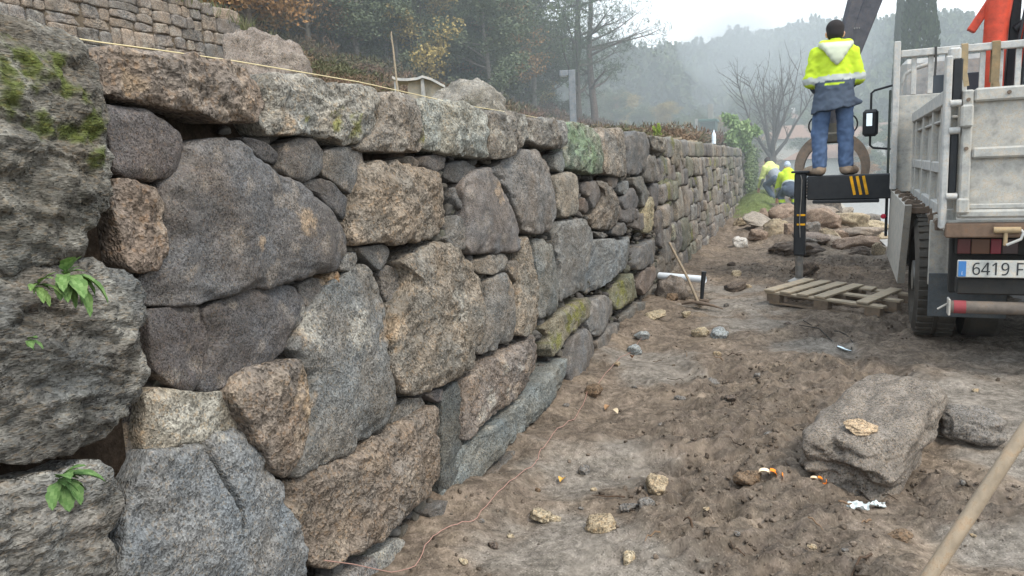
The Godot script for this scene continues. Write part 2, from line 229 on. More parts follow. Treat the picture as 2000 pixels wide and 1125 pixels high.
# collects hard-edged and swept shapes into one mesh
class MB:
	var v := PackedVector3Array()
	var n := PackedVector3Array()
	var c := PackedColorArray()
	var color := Color.WHITE
	var coloured := false
	func tri(a: Vector3, b: Vector3, d: Vector3) -> void:
		var f := (d - a).cross(b - a).normalized()
		v.append(a); v.append(b); v.append(d)
		n.append(f); n.append(f); n.append(f)
		c.append(color); c.append(color); c.append(color)
	func tri_n(a: Vector3, b: Vector3, d: Vector3, na: Vector3, nb: Vector3, nd: Vector3) -> void:
		v.append(a); v.append(b); v.append(d)
		n.append(na); n.append(nb); n.append(nd)
		c.append(color); c.append(color); c.append(color)
	func quad(a: Vector3, b: Vector3, d: Vector3, e: Vector3) -> void:
		tri(a, b, d)
		tri(a, d, e)
	func out_tri(a: Vector3, b: Vector3, d: Vector3, mid: Vector3) -> void:
		if (d - a).cross(b - a).dot((a + b + d) / 3.0 - mid) < 0.0:
			tri(a, d, b)
		else:
			tri(a, b, d)
	func out_quad(a: Vector3, b: Vector3, d: Vector3, e: Vector3, mid: Vector3) -> void:
		out_tri(a, b, d, mid)
		out_tri(a, d, e, mid)
	# a box with chamfered edges
	func box(mid: Vector3, size: Vector3, bevel := 0.006, basis := Basis.IDENTITY) -> void:
		var h := size / 2.0
		var b: float = minf(bevel, minf(h.x, minf(h.y, h.z)) * 0.6)
		var P := {}
		for sx in [-1, 1]:
			for sy in [-1, 1]:
				for sz in [-1, 1]:
					P[[sx, sy, sz, 0]] = mid + basis * Vector3(sx * h.x, sy * (h.y - b), sz * (h.z - b))
					P[[sx, sy, sz, 1]] = mid + basis * Vector3(sx * (h.x - b), sy * h.y, sz * (h.z - b))
					P[[sx, sy, sz, 2]] = mid + basis * Vector3(sx * (h.x - b), sy * (h.y - b), sz * h.z)
		for s in [-1, 1]:
			out_quad(P[[s, -1, -1, 0]], P[[s, 1, -1, 0]], P[[s, 1, 1, 0]], P[[s, -1, 1, 0]], mid)
			out_quad(P[[-1, s, -1, 1]], P[[1, s, -1, 1]], P[[1, s, 1, 1]], P[[-1, s, 1, 1]], mid)
			out_quad(P[[-1, -1, s, 2]], P[[1, -1, s, 2]], P[[1, 1, s, 2]], P[[-1, 1, s, 2]], mid)
			for t in [-1, 1]:
				out_quad(P[[s, t, -1, 0]], P[[s, t, 1, 0]], P[[s, t, 1, 1]], P[[s, t, -1, 1]], mid)
				out_quad(P[[s, -1, t, 0]], P[[s, 1, t, 0]], P[[s, 1, t, 2]], P[[s, -1, t, 2]], mid)
				out_quad(P[[-1, s, t, 1]], P[[1, s, t, 1]], P[[1, s, t, 2]], P[[-1, s, t, 2]], mid)
				for w in [-1, 1]:
					out_tri(P[[s, t, w, 0]], P[[s, t, w, 1]], P[[s, t, w, 2]], mid)
	func span(lo: Vector3, hi: Vector3, bevel := 0.006) -> void:
		box((lo + hi) / 2.0, (hi - lo).abs(), bevel)
	# a bar of rectangular section from a to b
	func bar(a: Vector3, b: Vector3, w: float, h: float, bevel := 0.004, up := Vector3.UP) -> void:
		var d := (b - a).normalized()
		var side := d.cross(up)
		if side.length() < 0.01:
			side = d.cross(Vector3.RIGHT)
		side = side.normalized()
		var u := side.cross(d).normalized()
		box((a + b) / 2.0, Vector3(w, h, a.distance_to(b)), bevel, Basis(side, u, -d))
	func tube(pts: Array, radii: Array, sides := 8, caps := true) -> void:
		var rings := []
		var last := Vector3.ZERO
		for i in pts.size():
			var d: Vector3
			if i == 0: d = pts[1] - pts[0]
			elif i == pts.size() - 1: d = pts[i] - pts[i - 1]
			else: d = pts[i + 1] - pts[i - 1]
			d = d.normalized()
			var s := d.cross(Vector3.UP if absf(d.y) < 0.95 else Vector3.RIGHT).normalized()
			if i > 0 and last.length() > 0.1:
				s = (last - d * last.dot(d)).normalized()
			last = s
			var u := s.cross(d).normalized()
			var ring := []
			for k in sides:
				var a := TAU * k / sides
				var nn := s * cos(a) + u * sin(a)
				ring.append([pts[i] + nn * radii[mini(i, radii.size() - 1)], nn])
			rings.append(ring)
		for i in rings.size() - 1:
			for k in sides:
				var p = rings[i][k]
				var q = rings[i][(k + 1) % sides]
				var r = rings[i + 1][(k + 1) % sides]
				var t = rings[i + 1][k]
				var mid: Vector3 = (pts[i] + pts[i + 1]) / 2.0
				if ((r[0] as Vector3) - p[0]).cross((q[0] as Vector3) - p[0]).dot((p[0] as Vector3) + r[0] - mid * 2.0) < 0.0:
					tri_n(p[0], r[0], q[0], p[1], r[1], q[1])
					tri_n(p[0], t[0], r[0], p[1], t[1], r[1])
				else:
					tri_n(p[0], q[0], r[0], p[1], q[1], r[1])
					tri_n(p[0], r[0], t[0], p[1], r[1], t[1])
		if caps:
			for e in [0, rings.size() - 1]:
				var inner: Vector3 = pts[1] if e == 0 else pts[e - 1]
				for k in range(1, sides - 1):
					out_tri(rings[e][0][0], rings[e][k][0], rings[e][k + 1][0], inner)
	func cyl(a: Vector3, b: Vector3, r: float, sides := 16, r2 := -1.0) -> void:
		tube([a, b], [r, r if r2 < 0.0 else r2], sides)
	# profile of [radius, along] turned about an axis
	func lathe(at: Vector3, axis: Vector3, profile: Array, sides := 32) -> void:
		var s := axis.cross(Vector3.UP if absf(axis.y) < 0.9 else Vector3.RIGHT).normalized()
		var u := s.cross(axis).normalized()
		for i in profile.size() - 1:
			for k in sides:
				var P := []
				var N := []
				for e in [[i, k], [i, k + 1], [i + 1, k + 1], [i + 1, k]]:
					var a: float = TAU * e[1] / sides
					var rad := s * cos(a) + u * sin(a)
					P.append(at + rad * profile[e[0]][0] + axis * profile[e[0]][1])
					var dr: float = profile[i + 1][0] - profile[i][0]
					var dl: float = profile[i + 1][1] - profile[i][1]
					N.append((rad * dl - axis * dr).normalized())
				tri_n(P[0], P[1], P[2], N[0], N[1], N[2])
				tri_n(P[0], P[2], P[3], N[0], N[2], N[3])
	func mesh() -> ArrayMesh:
		# make the winding agree with the normals
		for i in range(0, v.size(), 3):
			if (v[i + 2] - v[i]).cross(v[i + 1] - v[i]).dot(n[i] + n[i + 1] + n[i + 2]) < 0.0:
				var a := v[i + 1]; v[i + 1] = v[i + 2]; v[i + 2] = a
				var b := n[i + 1]; n[i + 1] = n[i + 2]; n[i + 2] = b
		var arr := []
		arr.resize(Mesh.ARRAY_MAX)
		arr[Mesh.ARRAY_VERTEX] = v
		arr[Mesh.ARRAY_NORMAL] = n
		if coloured:
			arr[Mesh.ARRAY_COLOR] = c
		var m := ArrayMesh.new()
		m.add_surface_from_arrays(Mesh.PRIMITIVE_TRIANGLES, arr)
		return m

# ------------------------------------------------------------------ textures and materials
func noise_bytes(size: int, freq: float, kind: int, sd: int, octaves := 1, cell := false) -> PackedByteArray:
	var f := FastNoiseLite.new()
	f.seed = sd
	f.noise_type = kind
	f.frequency = freq
	f.fractal_type = FastNoiseLite.FRACTAL_FBM if octaves > 1 else FastNoiseLite.FRACTAL_NONE
	f.fractal_octaves = octaves
	if cell:
		f.cellular_return_type = FastNoiseLite.RETURN_CELL_VALUE
	var im := f.get_seamless_image(size, size)
	im.convert(Image.FORMAT_L8)
	return im.get_data()

func colour_image(size: int, data: PackedByteArray) -> ImageTexture:
	return ImageTexture.create_from_image(Image.create_from_data(size, size, false, Image.FORMAT_RGB8, data))

func normal_image(size: int, data: PackedByteArray, strength: float) -> ImageTexture:
	var im := Image.create_from_data(size, size, false, Image.FORMAT_L8, data)
	im.convert(Image.FORMAT_RF)
	im.bump_map_to_normal_map(strength)
	return ImageTexture.create_from_image(im)

func std(color: Color, rough := 0.8, spec := 0.3) -> StandardMaterial3D:      # colour is linear
	var m := StandardMaterial3D.new()
	m.albedo_color = color.linear_to_srgb()
	m.roughness = rough
	m.metallic_specular = spec
	return m

func tri_map(m: StandardMaterial3D, metres: float, world := false) -> StandardMaterial3D:
	m.uv1_triplanar = true
	m.uv1_world_triplanar = world
	m.uv1_triplanar_sharpness = 4.0
	m.uv1_scale = Vector3.ONE / metres
	return m

func make_materials() -> void:
	var N := 1024
	var grain := noise_bytes(N, 0.16, FastNoiseLite.TYPE_CELLULAR, 3, 1, true)
	var grain2 := noise_bytes(N, 0.34, FastNoiseLite.TYPE_CELLULAR, 8, 1, true)
	var mid := noise_bytes(N, 0.03, FastNoiseLite.TYPE_SIMPLEX_SMOOTH, 5, 4)
	var broad := noise_bytes(N, 0.008, FastNoiseLite.TYPE_SIMPLEX_SMOOTH, 9, 4)
	var fine := noise_bytes(N, 0.12, FastNoiseLite.TYPE_SIMPLEX_SMOOTH, 15, 3)
	var alb := PackedByteArray()
	alb.resize(N * N * 3)
	var bump := PackedByteArray()
	bump.resize(N * N)
	var soil := PackedByteArray()
	soil.resize(N * N * 3)
	var sbump := PackedByteArray()
	sbump.resize(N * N)
	var grime := PackedByteArray()
	grime.resize(N * N * 3)
	for i in N * N:
		var g := int(grain[i])
		var h := int(grain2[i])
		var m := int(mid[i])
		var f := int(fine[i])
		var w := int(broad[i])
		# granite: dark mica, grey quartz, pale and ochre feldspar
		var val := 204 + (m - 128) * 22 / 128 + (f - 128) * 34 / 128 + (w - 128) * 24 / 128
		var warm := 0
		if g < 52: val -= 46
		elif g > 206: val += 30
		elif g > 176: warm = 14
		val += (h - 128) * 18 / 128
		alb[i * 3] = clampi(val + warm, 20, 255)
		alb[i * 3 + 1] = clampi(val + warm / 3, 20, 255)
		alb[i * 3 + 2] = clampi(val - warm / 2, 20, 255)
		bump[i] = clampi(128 + (g - 128) / 4 + (h - 128) / 6 + (m - 128) / 2 + (f - 128) / 2, 0, 255)
		var sv := 200 + (m - 128) * 40 / 128 + (f - 128) * 22 / 128 + (w - 128) * 34 / 128
		if h > 240: sv += 40
		if h < 12: sv -= 40
		soil[i * 3] = clampi(sv, 30, 255)
		soil[i * 3 + 1] = clampi(sv - 2, 30, 255)
		soil[i * 3 + 2] = clampi(sv - 5, 30, 255)
		sbump[i] = clampi(128 + (m - 128) + (f - 128) / 4 + (h - 128) / 12, 0, 255)
		var gv := 226 + (w - 128) * 38 / 128 + (m - 128) * 16 / 128
		if f > 190 and w > 132: gv -= 24
		# patches of rust and mud stain
		var stain := clampi((m + f / 2 + w - 352) / 2, 0, 9)
		grime[i * 3] = clampi(gv - stain, 30, 255)
		grime[i * 3 + 1] = clampi(gv - 2 - stain * 2, 30, 255)
		grime[i * 3 + 2] = clampi(gv - 6 - stain * 3, 30, 255)
	var t_granite := colour_image(N, alb)
	var t_granite_n := normal_image(N, bump, 8.0)
	var t_soil := colour_image(N, soil)
	var t_soil_n := normal_image(N, sbump, 5.0)
	var t_grime := colour_image(N, grime)
	var rock := std(Color(1, 1, 1), 0.92, 0.25)
	rock.vertex_color_use_as_albedo = true
	rock.albedo_texture = t_granite
	rock.normal_enabled = true
	rock.normal_texture = t_granite_n
	rock.normal_scale = 1.0
	M.rock = tri_map(rock, 0.9)
	var looks := []
	for e in [Vector3(1.7, 1.7, 1.7), Vector3(0.75, 0.75, 0.75), Vector3(1.1, 1.1, 1.1), Vector3(0.7, 1.9, 0.7), Vector3(0.9, 0.9, 0.9)]:
		var r: StandardMaterial3D = rock.duplicate()
		r.uv1_scale = e
		looks.append(r)
	looks[0].normal_scale = 0.8
	looks[3].normal_scale = 1.4
	looks[1].normal_scale = 1.2
	M.rocks = looks
	var earth := std(Color(1, 1, 1), 0.95, 0.2)
	earth.vertex_color_use_as_albedo = true
	earth.albedo_texture = t_soil
	earth.normal_enabled = true
	earth.normal_texture = t_soil_n
	earth.normal_scale = 1.0
	M.ground = tri_map(earth, 1.6, true)
	var fill := std(lin(66, 56, 48), 1.0, 0.1)
	fill.albedo_texture = t_soil
	fill.normal_enabled = true
	fill.normal_texture = t_soil_n
	M.fill = tri_map(fill, 0.8)
	M.t_grime = t_grime
	var mortar := std(lin(128, 116, 102), 1.0, 0.1)
	mortar.albedo_texture = t_soil
	mortar.normal_enabled = true
	mortar.normal_texture = t_soil_n
	M.mortar = tri_map(mortar, 0.5)
	M.t_soil = t_soil
	M.t_granite = t_granite
	M.t_granite_n = t_granite_n
	M.paint = worn(lin(186, 187, 185), 0.6)
	M.paint_pale = worn(lin(196, 198, 199), 0.55)
	M.paint_dust = worn(lin(188, 187, 183), 0.75)
	M.black = worn(lin(44, 47, 52), 0.5)
	M.rubber = worn(lin(84, 81, 77), 0.9)
	M.dark = worn(lin(52, 52, 52), 0.8)
	M.rust = worn(lin(128, 108, 94), 0.85)
	M.rust_grey = worn(lin(120, 106, 95), 0.7)
	M.steel = worn(lin(150, 150, 150), 0.4)
	M.steel.metallic = 0.5
	M.red_paint = worn(lin(214, 84, 62), 0.5)
	M.yellow = worn(lin(236, 178, 30), 0.6)
	M.glass_dark = std(lin(60, 70, 78), 0.15, 0.5)
	M.mirror = std(lin(190, 200, 205), 0.05, 0.5)
	M.mirror.metallic = 0.9
	M.wood = worn(lin(176, 164, 146), 0.9)
	M.wood.uv1_scale = Vector3(0.6, 2.5, 2.5)
	M.wood_dark = worn(lin(132, 118, 104), 0.9)
	M.handle = worn(lin(156, 142, 124), 0.7)
	M.pvc = std(lin(222, 228, 234), 0.35, 0.5)
	M.leaf = std(Color(1, 1, 1), 0.7, 0.3)
	M.leaf.vertex_color_use_as_albedo = true
	M.leaf.cull_mode = BaseMaterial3D.CULL_DISABLED
	M.leaf.backlight_enabled = true
	M.leaf.backlight = Color(0.42, 0.46, 0.26)
	M.needle = std(Color(1, 1, 1), 0.8, 0.2)
	M.needle.vertex_color_use_as_albedo = true
	M.needle.cull_mode = BaseMaterial3D.CULL_DISABLED
	M.needle.backlight_enabled = true
	M.needle.backlight = Color(0.2, 0.24, 0.14)
	M.bark = std(Color(1, 1, 1), 0.95, 0.15)
	M.bark.vertex_color_use_as_albedo = true
	M.bark.albedo_texture = t_soil
	M.bark.normal_enabled = true
	M.bark.normal_texture = t_soil_n
	tri_map(M.bark, 1.2)
	M.cloth = std(Color(1, 1, 1), 0.9, 0.2)
	M.cloth.vertex_color_use_as_albedo = true
	M.skin = std(lin(198, 152, 128), 0.6, 0.4)
	M.hair = std(lin(44, 40, 40), 0.8, 0.3)
	M.plain = std(Color(1, 1, 1), 0.8, 0.3)
	M.plain.vertex_color_use_as_albedo = true
	M.asphalt = worn(lin(168, 170, 172), 0.9)
	M.concrete = worn(lin(190, 184, 174), 0.95)

func worn(color: Color, rough: float) -> StandardMaterial3D:
	var m := std(color, rough, 0.35)
	m.albedo_texture = M.t_grime
	return tri_map(m, 0.9)

# ------------------------------------------------------------------ stones
func fbm(p: Vector3) -> float:
	return ns.get_noise_3dv(p)

func smooth_loop(poly: PackedVector2Array, rounds: int) -> PackedVector2Array:
	var q := poly
	for r in rounds:
		var o := PackedVector2Array()
		for i in q.size():
			var a := q[i]
			var b := q[(i + 1) % q.size()]
			o.append(a.lerp(b, 0.12))
			o.append(a.lerp(b, 0.88))
		q = o
	return q

func resample(poly: PackedVector2Array, count: int) -> PackedVector2Array:
	var total := 0.0
	for i in poly.size():
		total += poly[i].distance_to(poly[(i + 1) % poly.size()])
	var step := total / count
	var o := PackedVector2Array()
	var want := 0.0
	var run := 0.0
	for i in poly.size():
		var a := poly[i]
		var b := poly[(i + 1) % poly.size()]
		var d := a.distance_to(b)
		while want < run + d and o.size() < count:
			o.append(a.lerp(b, (want - run) / maxf(d, 1e-6)))
			want += step
		run += d
	while o.size() < count:
		o.append(poly[0])
	return o

func area_centre(poly: PackedVector2Array) -> Vector2:
	var a := 0.0
	var c := Vector2.ZERO
	for i in poly.size():
		var p := poly[i]
		var q := poly[(i + 1) % poly.size()]
		var w := p.cross(q)
		a += w
		c += (p + q) * w
	return c / (3.0 * a) if absf(a) > 1e-9 else poly[0]

const MOSS := Color(0.085, 0.10, 0.03)
const MOSS_DRY := Color(0.17, 0.17, 0.04)
const LICHEN := Color(0.2, 0.27, 0.17)
const TAN := Color(0.34, 0.25, 0.165)
const PALE := Color(0.38, 0.36, 0.315)

func wall_x(y: float) -> float:
	return -1.40 - 0.055 * y

# a wall stone: its face follows the outline, bulges, is rounded at the edge and runs back into the wall. Returns [mesh, centre]
func wall_stone(poly: PackedVector2Array, style: int, base: Color, off: float, dome: float, rnd: float, cell: float, sd: float, frame: Callable, blots: Array, back := 0.3, crack := PackedVector2Array()) -> Array:
	var outline := smooth_loop(poly, 1)
	var length := 0.0
	for i in outline.size():
		length += outline[i].distance_to(outline[(i + 1) % outline.size()])
	var count := clampi(int(length / cell), 14, 420)
	var area := area_centre(outline)
	outline = resample(outline, count)
	for i in count:
		var w := outline[i]
		var nn := ns.get_noise_2d(w.x * 9.0 + sd * 3.0, w.y * 9.0) * 0.010 + ns.get_noise_2d(w.x * 26.0, w.y * 26.0 + sd) * 0.005
		outline[i] = w + (w - area).normalized() * nn * clampf(length * 0.6, 0.3, 1.0)
	var c := area_centre(outline)
	var reach := 0.0
	for p in outline:
		reach += p.distance_to(c)
	reach /= count
	var rings := clampi(int(reach / cell * 1.15), 3, 70)
	var v := PackedVector3Array()
	var col := PackedColorArray()
	var idx := PackedInt32Array()
	var so := Vector3(sd * 7.31, sd * 3.7, sd * 5.13)
	var ts := [0.0]
	for k in rings:
		var t := float(k + 1) / rings
		ts.append(1.0 - pow(1.0 - t, 1.25) if rings > 5 else t)
	var rough: float = [0.55, 1.15, 0.8, 1.5, 1.1][style]
	var tilt := Vector2(0.93, -0.36)
	var gap := 0.002 if style == 4 else -0.006
	var flats := []
	var lr := RandomNumberGenerator.new()
	lr.seed = int(sd * 131.0) + 5
	for i in [2, 4, 4, 5, 4][style]:
		var fa := lr.randf_range(0.0, TAU)
		flats.append([Vector2(cos(fa), sin(fa)), lr.randf_range(0.25, 0.8), lr.randf_range(0.04, 0.22)])
	var o3: Vector3 = frame.call(c.x, c.y, 0.0)
	var size_f := clampf(reach / 0.25, 0.25, 1.0)
	rnd *= clampf(reach / 0.3, 0.35, 1.0)
	dome *= clampf(reach / 0.3, 0.4, 1.0)
	for k in range(ts.size()):
		var t: float = ts[k]
		var n_here := 1 if k == 0 else count
		for j in n_here:
			var rim := outline[j] if k > 0 else c
			var dir2 := (rim - c)
			var ln := dir2.length()
			var p2: Vector2 = c + dir2 * (t * (1.0 - gap / maxf(ln, 0.02)))
			var face := off + dome * 0.55 * (1.0 - t * t)
			for fl in flats:
				face = minf(face, off + dome * 0.4 + fl[2] * (reach * fl[1] - (p2 - c).dot(fl[0])))
			var depth: float = face - rnd * 0.22 * (1.0 - sqrt(maxf(0.0, 1.0 - pow(t, 24.0)))) - smoothstep(0.72, 1.0, t) * maxf(0.0, fbm(Vector3(p2.x, p2.y, 0.0) * 8.0 + so) + 0.05) * 0.045 * clampf(reach / 0.25, 0.2, 1.0)
			var q := Vector3(p2.x, p2.y, depth) + so
			var big := fbm(q * 3.2) * 0.018 * size_f
			var m1 := fbm(q * 11.0) * 0.012 * rough
			var m2 := fbm(q * 30.0 + Vector3(9, 1, 4)) * 0.0065 * rough
			var d := big + m1 + m2
			if style == 3:
				# layered, split along a slanting grain
				var al := (p2.x * tilt.x + p2.y * tilt.y)
				var ac := (-p2.x * tilt.y + p2.y * tilt.x)
				d += nr.get_noise_3d(al * 2.6 + sd, ac * 11.0, depth * 4.0) * 0.015 + nr.get_noise_3d(al * 9.0, ac * 34.0 + sd, depth * 9.0) * 0.007
			elif style == 1 or style == 4:
				d += (absf(fbm(q * 7.0 + Vector3(3, 3, 3))) - 0.25) * -0.022 * size_f
			if crack.size() > 1:
				var near := 1e9
				for e in crack.size() - 1:
					near = minf(near, p2.distance_to(Geometry2D.get_closest_point_to_segment(p2, crack[e], crack[e + 1])))
				var wob := 0.004 + 0.004 * absf(fbm(q * 20.0))
				if near < wob * 2.2:
					d -= 0.05 * (1.0 - near / (wob * 2.2))
			var edge := smoothstep(0.7, 1.0, t)
			var pr: Vector2 = p2 + (dir2 / maxf(ln, 1e-4)) * d * edge * 0.5
			var P: Vector3 = frame.call(pr.x, pr.y, depth + d * (1.0 - 0.6 * edge))
			v.append(P - o3)
			# colour of the rock: mineral patches, stains, lichen
			var cn := fbm(q * 2.1 + Vector3(40, 0, 0))
			var cf := fbm(q * 13.0 + Vector3(0, 30, 0))
			var k1 := base * (1.0 + 0.24 * cn + 0.11 * cf)
			var warm := fbm(q * 4.0 + Vector3(0, 0, 77))
			k1 = Color(k1.r * (1.0 + 0.10 * warm), k1.g, k1.b * (1.0 - 0.10 * warm))
			if style == 3 or style == 4:
				var lp := smoothstep(0.12, 0.42, fbm(q * 6.0 + Vector3(11, 5, 2)))
				k1 = k1.lerp(PALE * 0.95, lp * 0.40)
				var dp := smoothstep(0.15, 0.45, fbm(q * 5.0 + Vector3(61, 5, 2)))
				k1 = k1.lerp(base * 0.42, dp * 0.6)
			elif style == 1:
				var tp := smoothstep(0.1, 0.45, fbm(q * 5.0 + Vector3(21, 5, 2)))
				k1 = k1.lerp(Color(0.36, 0.29, 0.22), tp * 0.3)
			elif style == 0:
				var sp := smoothstep(0.32, 0.5, fbm(q * 8.0 + Vector3(31, 5, 2)))
				k1 = k1.lerp(Color(0.30, 0.255, 0.21), sp * 0.3)
			for b in blots:
				var dd: float = Vector2(pr.x, pr.y).distance_to(b[0]) / b[1]
				if dd < 1.6:
					var f := smoothstep(1.2, 0.25, dd + 1.1 * fbm(q * 13.0) + 0.7 * fbm(q * 42.0))
					k1 = k1.lerp(b[2], f * b[3])
			k1 *= TEX
			k1.a = 1.0
			col.append(k1)
	# sides running back
	for e in [[1.0, -0.06], [0.97, -0.14], [0.86, -back]]:
		for j in count:
			var dir2 := outline[j] - c
			var p2: Vector2 = c + dir2 * e[0]
			var q := Vector3(p2.x, p2.y, e[1]) + so
			var P: Vector3 = frame.call(p2.x, p2.y, off - rnd - 0.03 + e[1] + fbm(q * 6.0) * 0.012)
			v.append(P - o3)
			var k2 := base * (0.9 + 0.2 * fbm(q * 9.0))
			k2 *= TEX
			k2.a = 1.0
			col.append(k2)
	for j in count:
		idx.append_array([0, 1 + j, 1 + (j + 1) % count])
	for k in range(1, ts.size() + 2):
		for j in count:
			var a := 1 + (k - 1) * count + j
			var b := 1 + (k - 1) * count + (j + 1) % count
			idx.append_array([a, a + count, b, b, a + count, b + count])
	# orient so that the face looks out of the wall
	var out: Vector3 = frame.call(c.x, c.y, 1.0) - o3
	var test := (v[idx[2]] - v[idx[0]]).cross(v[idx[1]] - v[idx[0]])
	if test.dot(out) < 0.0:
		for i in range(0, idx.size(), 3):
			var w := idx[i + 1]
			idx[i + 1] = idx[i + 2]
			idx[i + 2] = w
	return [mesh_from(v, idx, col), o3]

# a free rock: a rounded block pushed about by noise
func rock_mesh(size: Vector3, sd: float, n: int, base: Color, rough := 1.0, block := 3.2, patch := Color(0, 0, 0, 0), ncuts := 8) -> ArrayMesh:
	var v := PackedVector3Array()
	var col := PackedColorArray()
	var idx := PackedInt32Array()
	var so := Vector3(sd * 4.7, sd * 2.3, sd * 9.1)
	var mean := (size.x + size.y + size.z) / 3.0
	var axes := [[Vector3.RIGHT, Vector3.UP, Vector3.BACK], [Vector3.LEFT, Vector3.BACK, Vector3.UP], [Vector3.UP, Vector3.BACK, Vector3.RIGHT], [Vector3.DOWN, Vector3.RIGHT, Vector3.BACK], [Vector3.BACK, Vector3.RIGHT, Vector3.UP], [Vector3.FORWARD, Vector3.UP, Vector3.RIGHT]]
	# a few random flats cut off the block give it facets
	var cuts := []
	var lr := RandomNumberGenerator.new()
	lr.seed = int(sd * 1000.0) + 17
	for i in ncuts:
		cuts.append([Vector3(lr.randf_range(-1, 1), lr.randf_range(-1, 1), lr.randf_range(-1, 1)).normalized(), lr.randf_range(0.62, 0.98)])
	for ax in axes:
		var start := v.size()
		for i in n + 1:
			for j in n + 1:
				var a := tan((float(i) / n - 0.5) * PI / 2.0)
				var b := tan((float(j) / n - 0.5) * PI / 2.0)
				var d: Vector3 = (ax[0] + ax[1] * a + ax[2] * b).normalized()
				var r := pow(pow(absf(d.x), block) + pow(absf(d.y), block) + pow(absf(d.z), block), -1.0 / block)
				var p := d * r
				for c in cuts:
					var over: float = p.dot(c[0]) - c[1]
					if over > 0.0:
						p -= c[0] * over * 0.9
				var q := p + so
				p += d * (fbm(q * 1.3) * 0.16 + fbm(q * 3.6) * 0.06 * rough + fbm(q * 9.0) * 0.03 * rough)
				v.append(p * size * 0.5)
				var k := base * (1.0 + 0.25 * fbm(q * 2.0 + Vector3(7, 0, 0)) + 0.18 * fbm(q * 7.0 + Vector3(0, 9, 0)))
				if patch.a > 0.0:
					k = k.lerp(patch, smoothstep(0.05, 0.4, fbm(q * 1.7 + Vector3(3, 8, 1))) * patch.a)
				k *= TEX
				k.a = 1.0
				col.append(k)
		for i in n:
			for j in n:
				var a := start + i * (n + 1) + j
				var tri := [a, a + 1, a + n + 2, a, a + n + 2, a + n + 1]
				var f := (v[tri[2]] - v[tri[0]]).cross(v[tri[1]] - v[tri[0]])
				if f.dot(v[tri[0]] + v[tri[2]]) < 0.0:
					tri = [a, a + n + 2, a + 1, a, a + n + 1, a + n + 2]
				idx.append_array(tri)
	# weld normals across the cube's edges
	var nrm := PackedVector3Array()
	nrm.resize(v.size())
	var acc := {}
	for i in range(0, idx.size(), 3):
		var f := (v[idx[i + 2]] - v[idx[i]]).cross(v[idx[i + 1]] - v[idx[i]])
		for e in 3:
			var key := (v[idx[i + e]] * 20000.0 / maxf(mean, 0.01)).round()
			acc[key] = acc.get(key, Vector3.ZERO) + f
	for i in v.size():
		nrm[i] = (acc[(v[i] * 20000.0 / maxf(mean, 0.01)).round()] as Vector3).normalized()
	return mesh_from(v, idx, col, nrm)

# ------------------------------------------------------------------ land
const RIDGE := [[-60.0, 0.13], [-30.0, 0.135], [-15.7, 0.138], [-10.6, 0.128], [-7.4, 0.124], [-5.0, 0.131], [-2.2, 0.143], [0.4, 0.149], [2.9, 0.147], [5.4, 0.148], [7.1, 0.145], [9.1, 0.142], [10.5, 0.137], [13.2, 0.126], [30.0, 0.11], [70.0, 0.08]]
# smoother, trodden and damp spots of the track: [x, z, radius]
const SMOOTH := [[-1.0, -5.7, 0.42], [-0.86, -5.3, 0.3], [-0.95, -3.55, 0.3], [-0.8, -3.75, 0.25], [-0.85, -2.75, 0.35], [-0.55, -2.65, 0.3], [1.15, -5.2, 0.6], [1.3, -4.3, 0.5], [-0.5, -8.1, 0.5], [-0.6, -9.2, 0.5], [0.2, -6.4, 0.3], [0.9, -3.2, 0.3], [-0.3, -7.2, 0.4]]
const CHURNED := [[0.15, -4.9, 0.45], [0.0, -3.75, 0.5], [-0.45, -3.9, 0.35], [-0.1, -5.2, 0.7], [0.3, -5.6, 0.5], [-0.2, -4.3, 0.6], [-0.25, -3.4, 0.55], [-0.15, -2.95, 0.45], [0.1, -2.7, 0.4], [0.75, -3.6, 0.35], [0.4, -7.0, 0.5], [0.9, -7.3, 0.5], [0.1, -10.5, 0.9], [0.6, -11.5, 0.9]]

func ridge(az: float) -> float:
	for i in RIDGE.size() - 1:
		if az <= RIDGE[i + 1][0]:
			return lerpf(RIDGE[i][1], RIDGE[i + 1][1], clampf((az - RIDGE[i][0]) / (RIDGE[i + 1][0] - RIDGE[i][0]), 0.0, 1.0))
	return RIDGE[-1][1]

func spot(list: Array, x: float, z: float) -> float:
	var best := 0.0
	for s in list:
		var d: float = Vector2(x - s[0], z - s[1]).length() / s[2]
		best = maxf(best, smoothstep(1.25, 0.55, d + 0.5 * ns.get_noise_2d(x * 3.0, z * 3.0)))
	return best

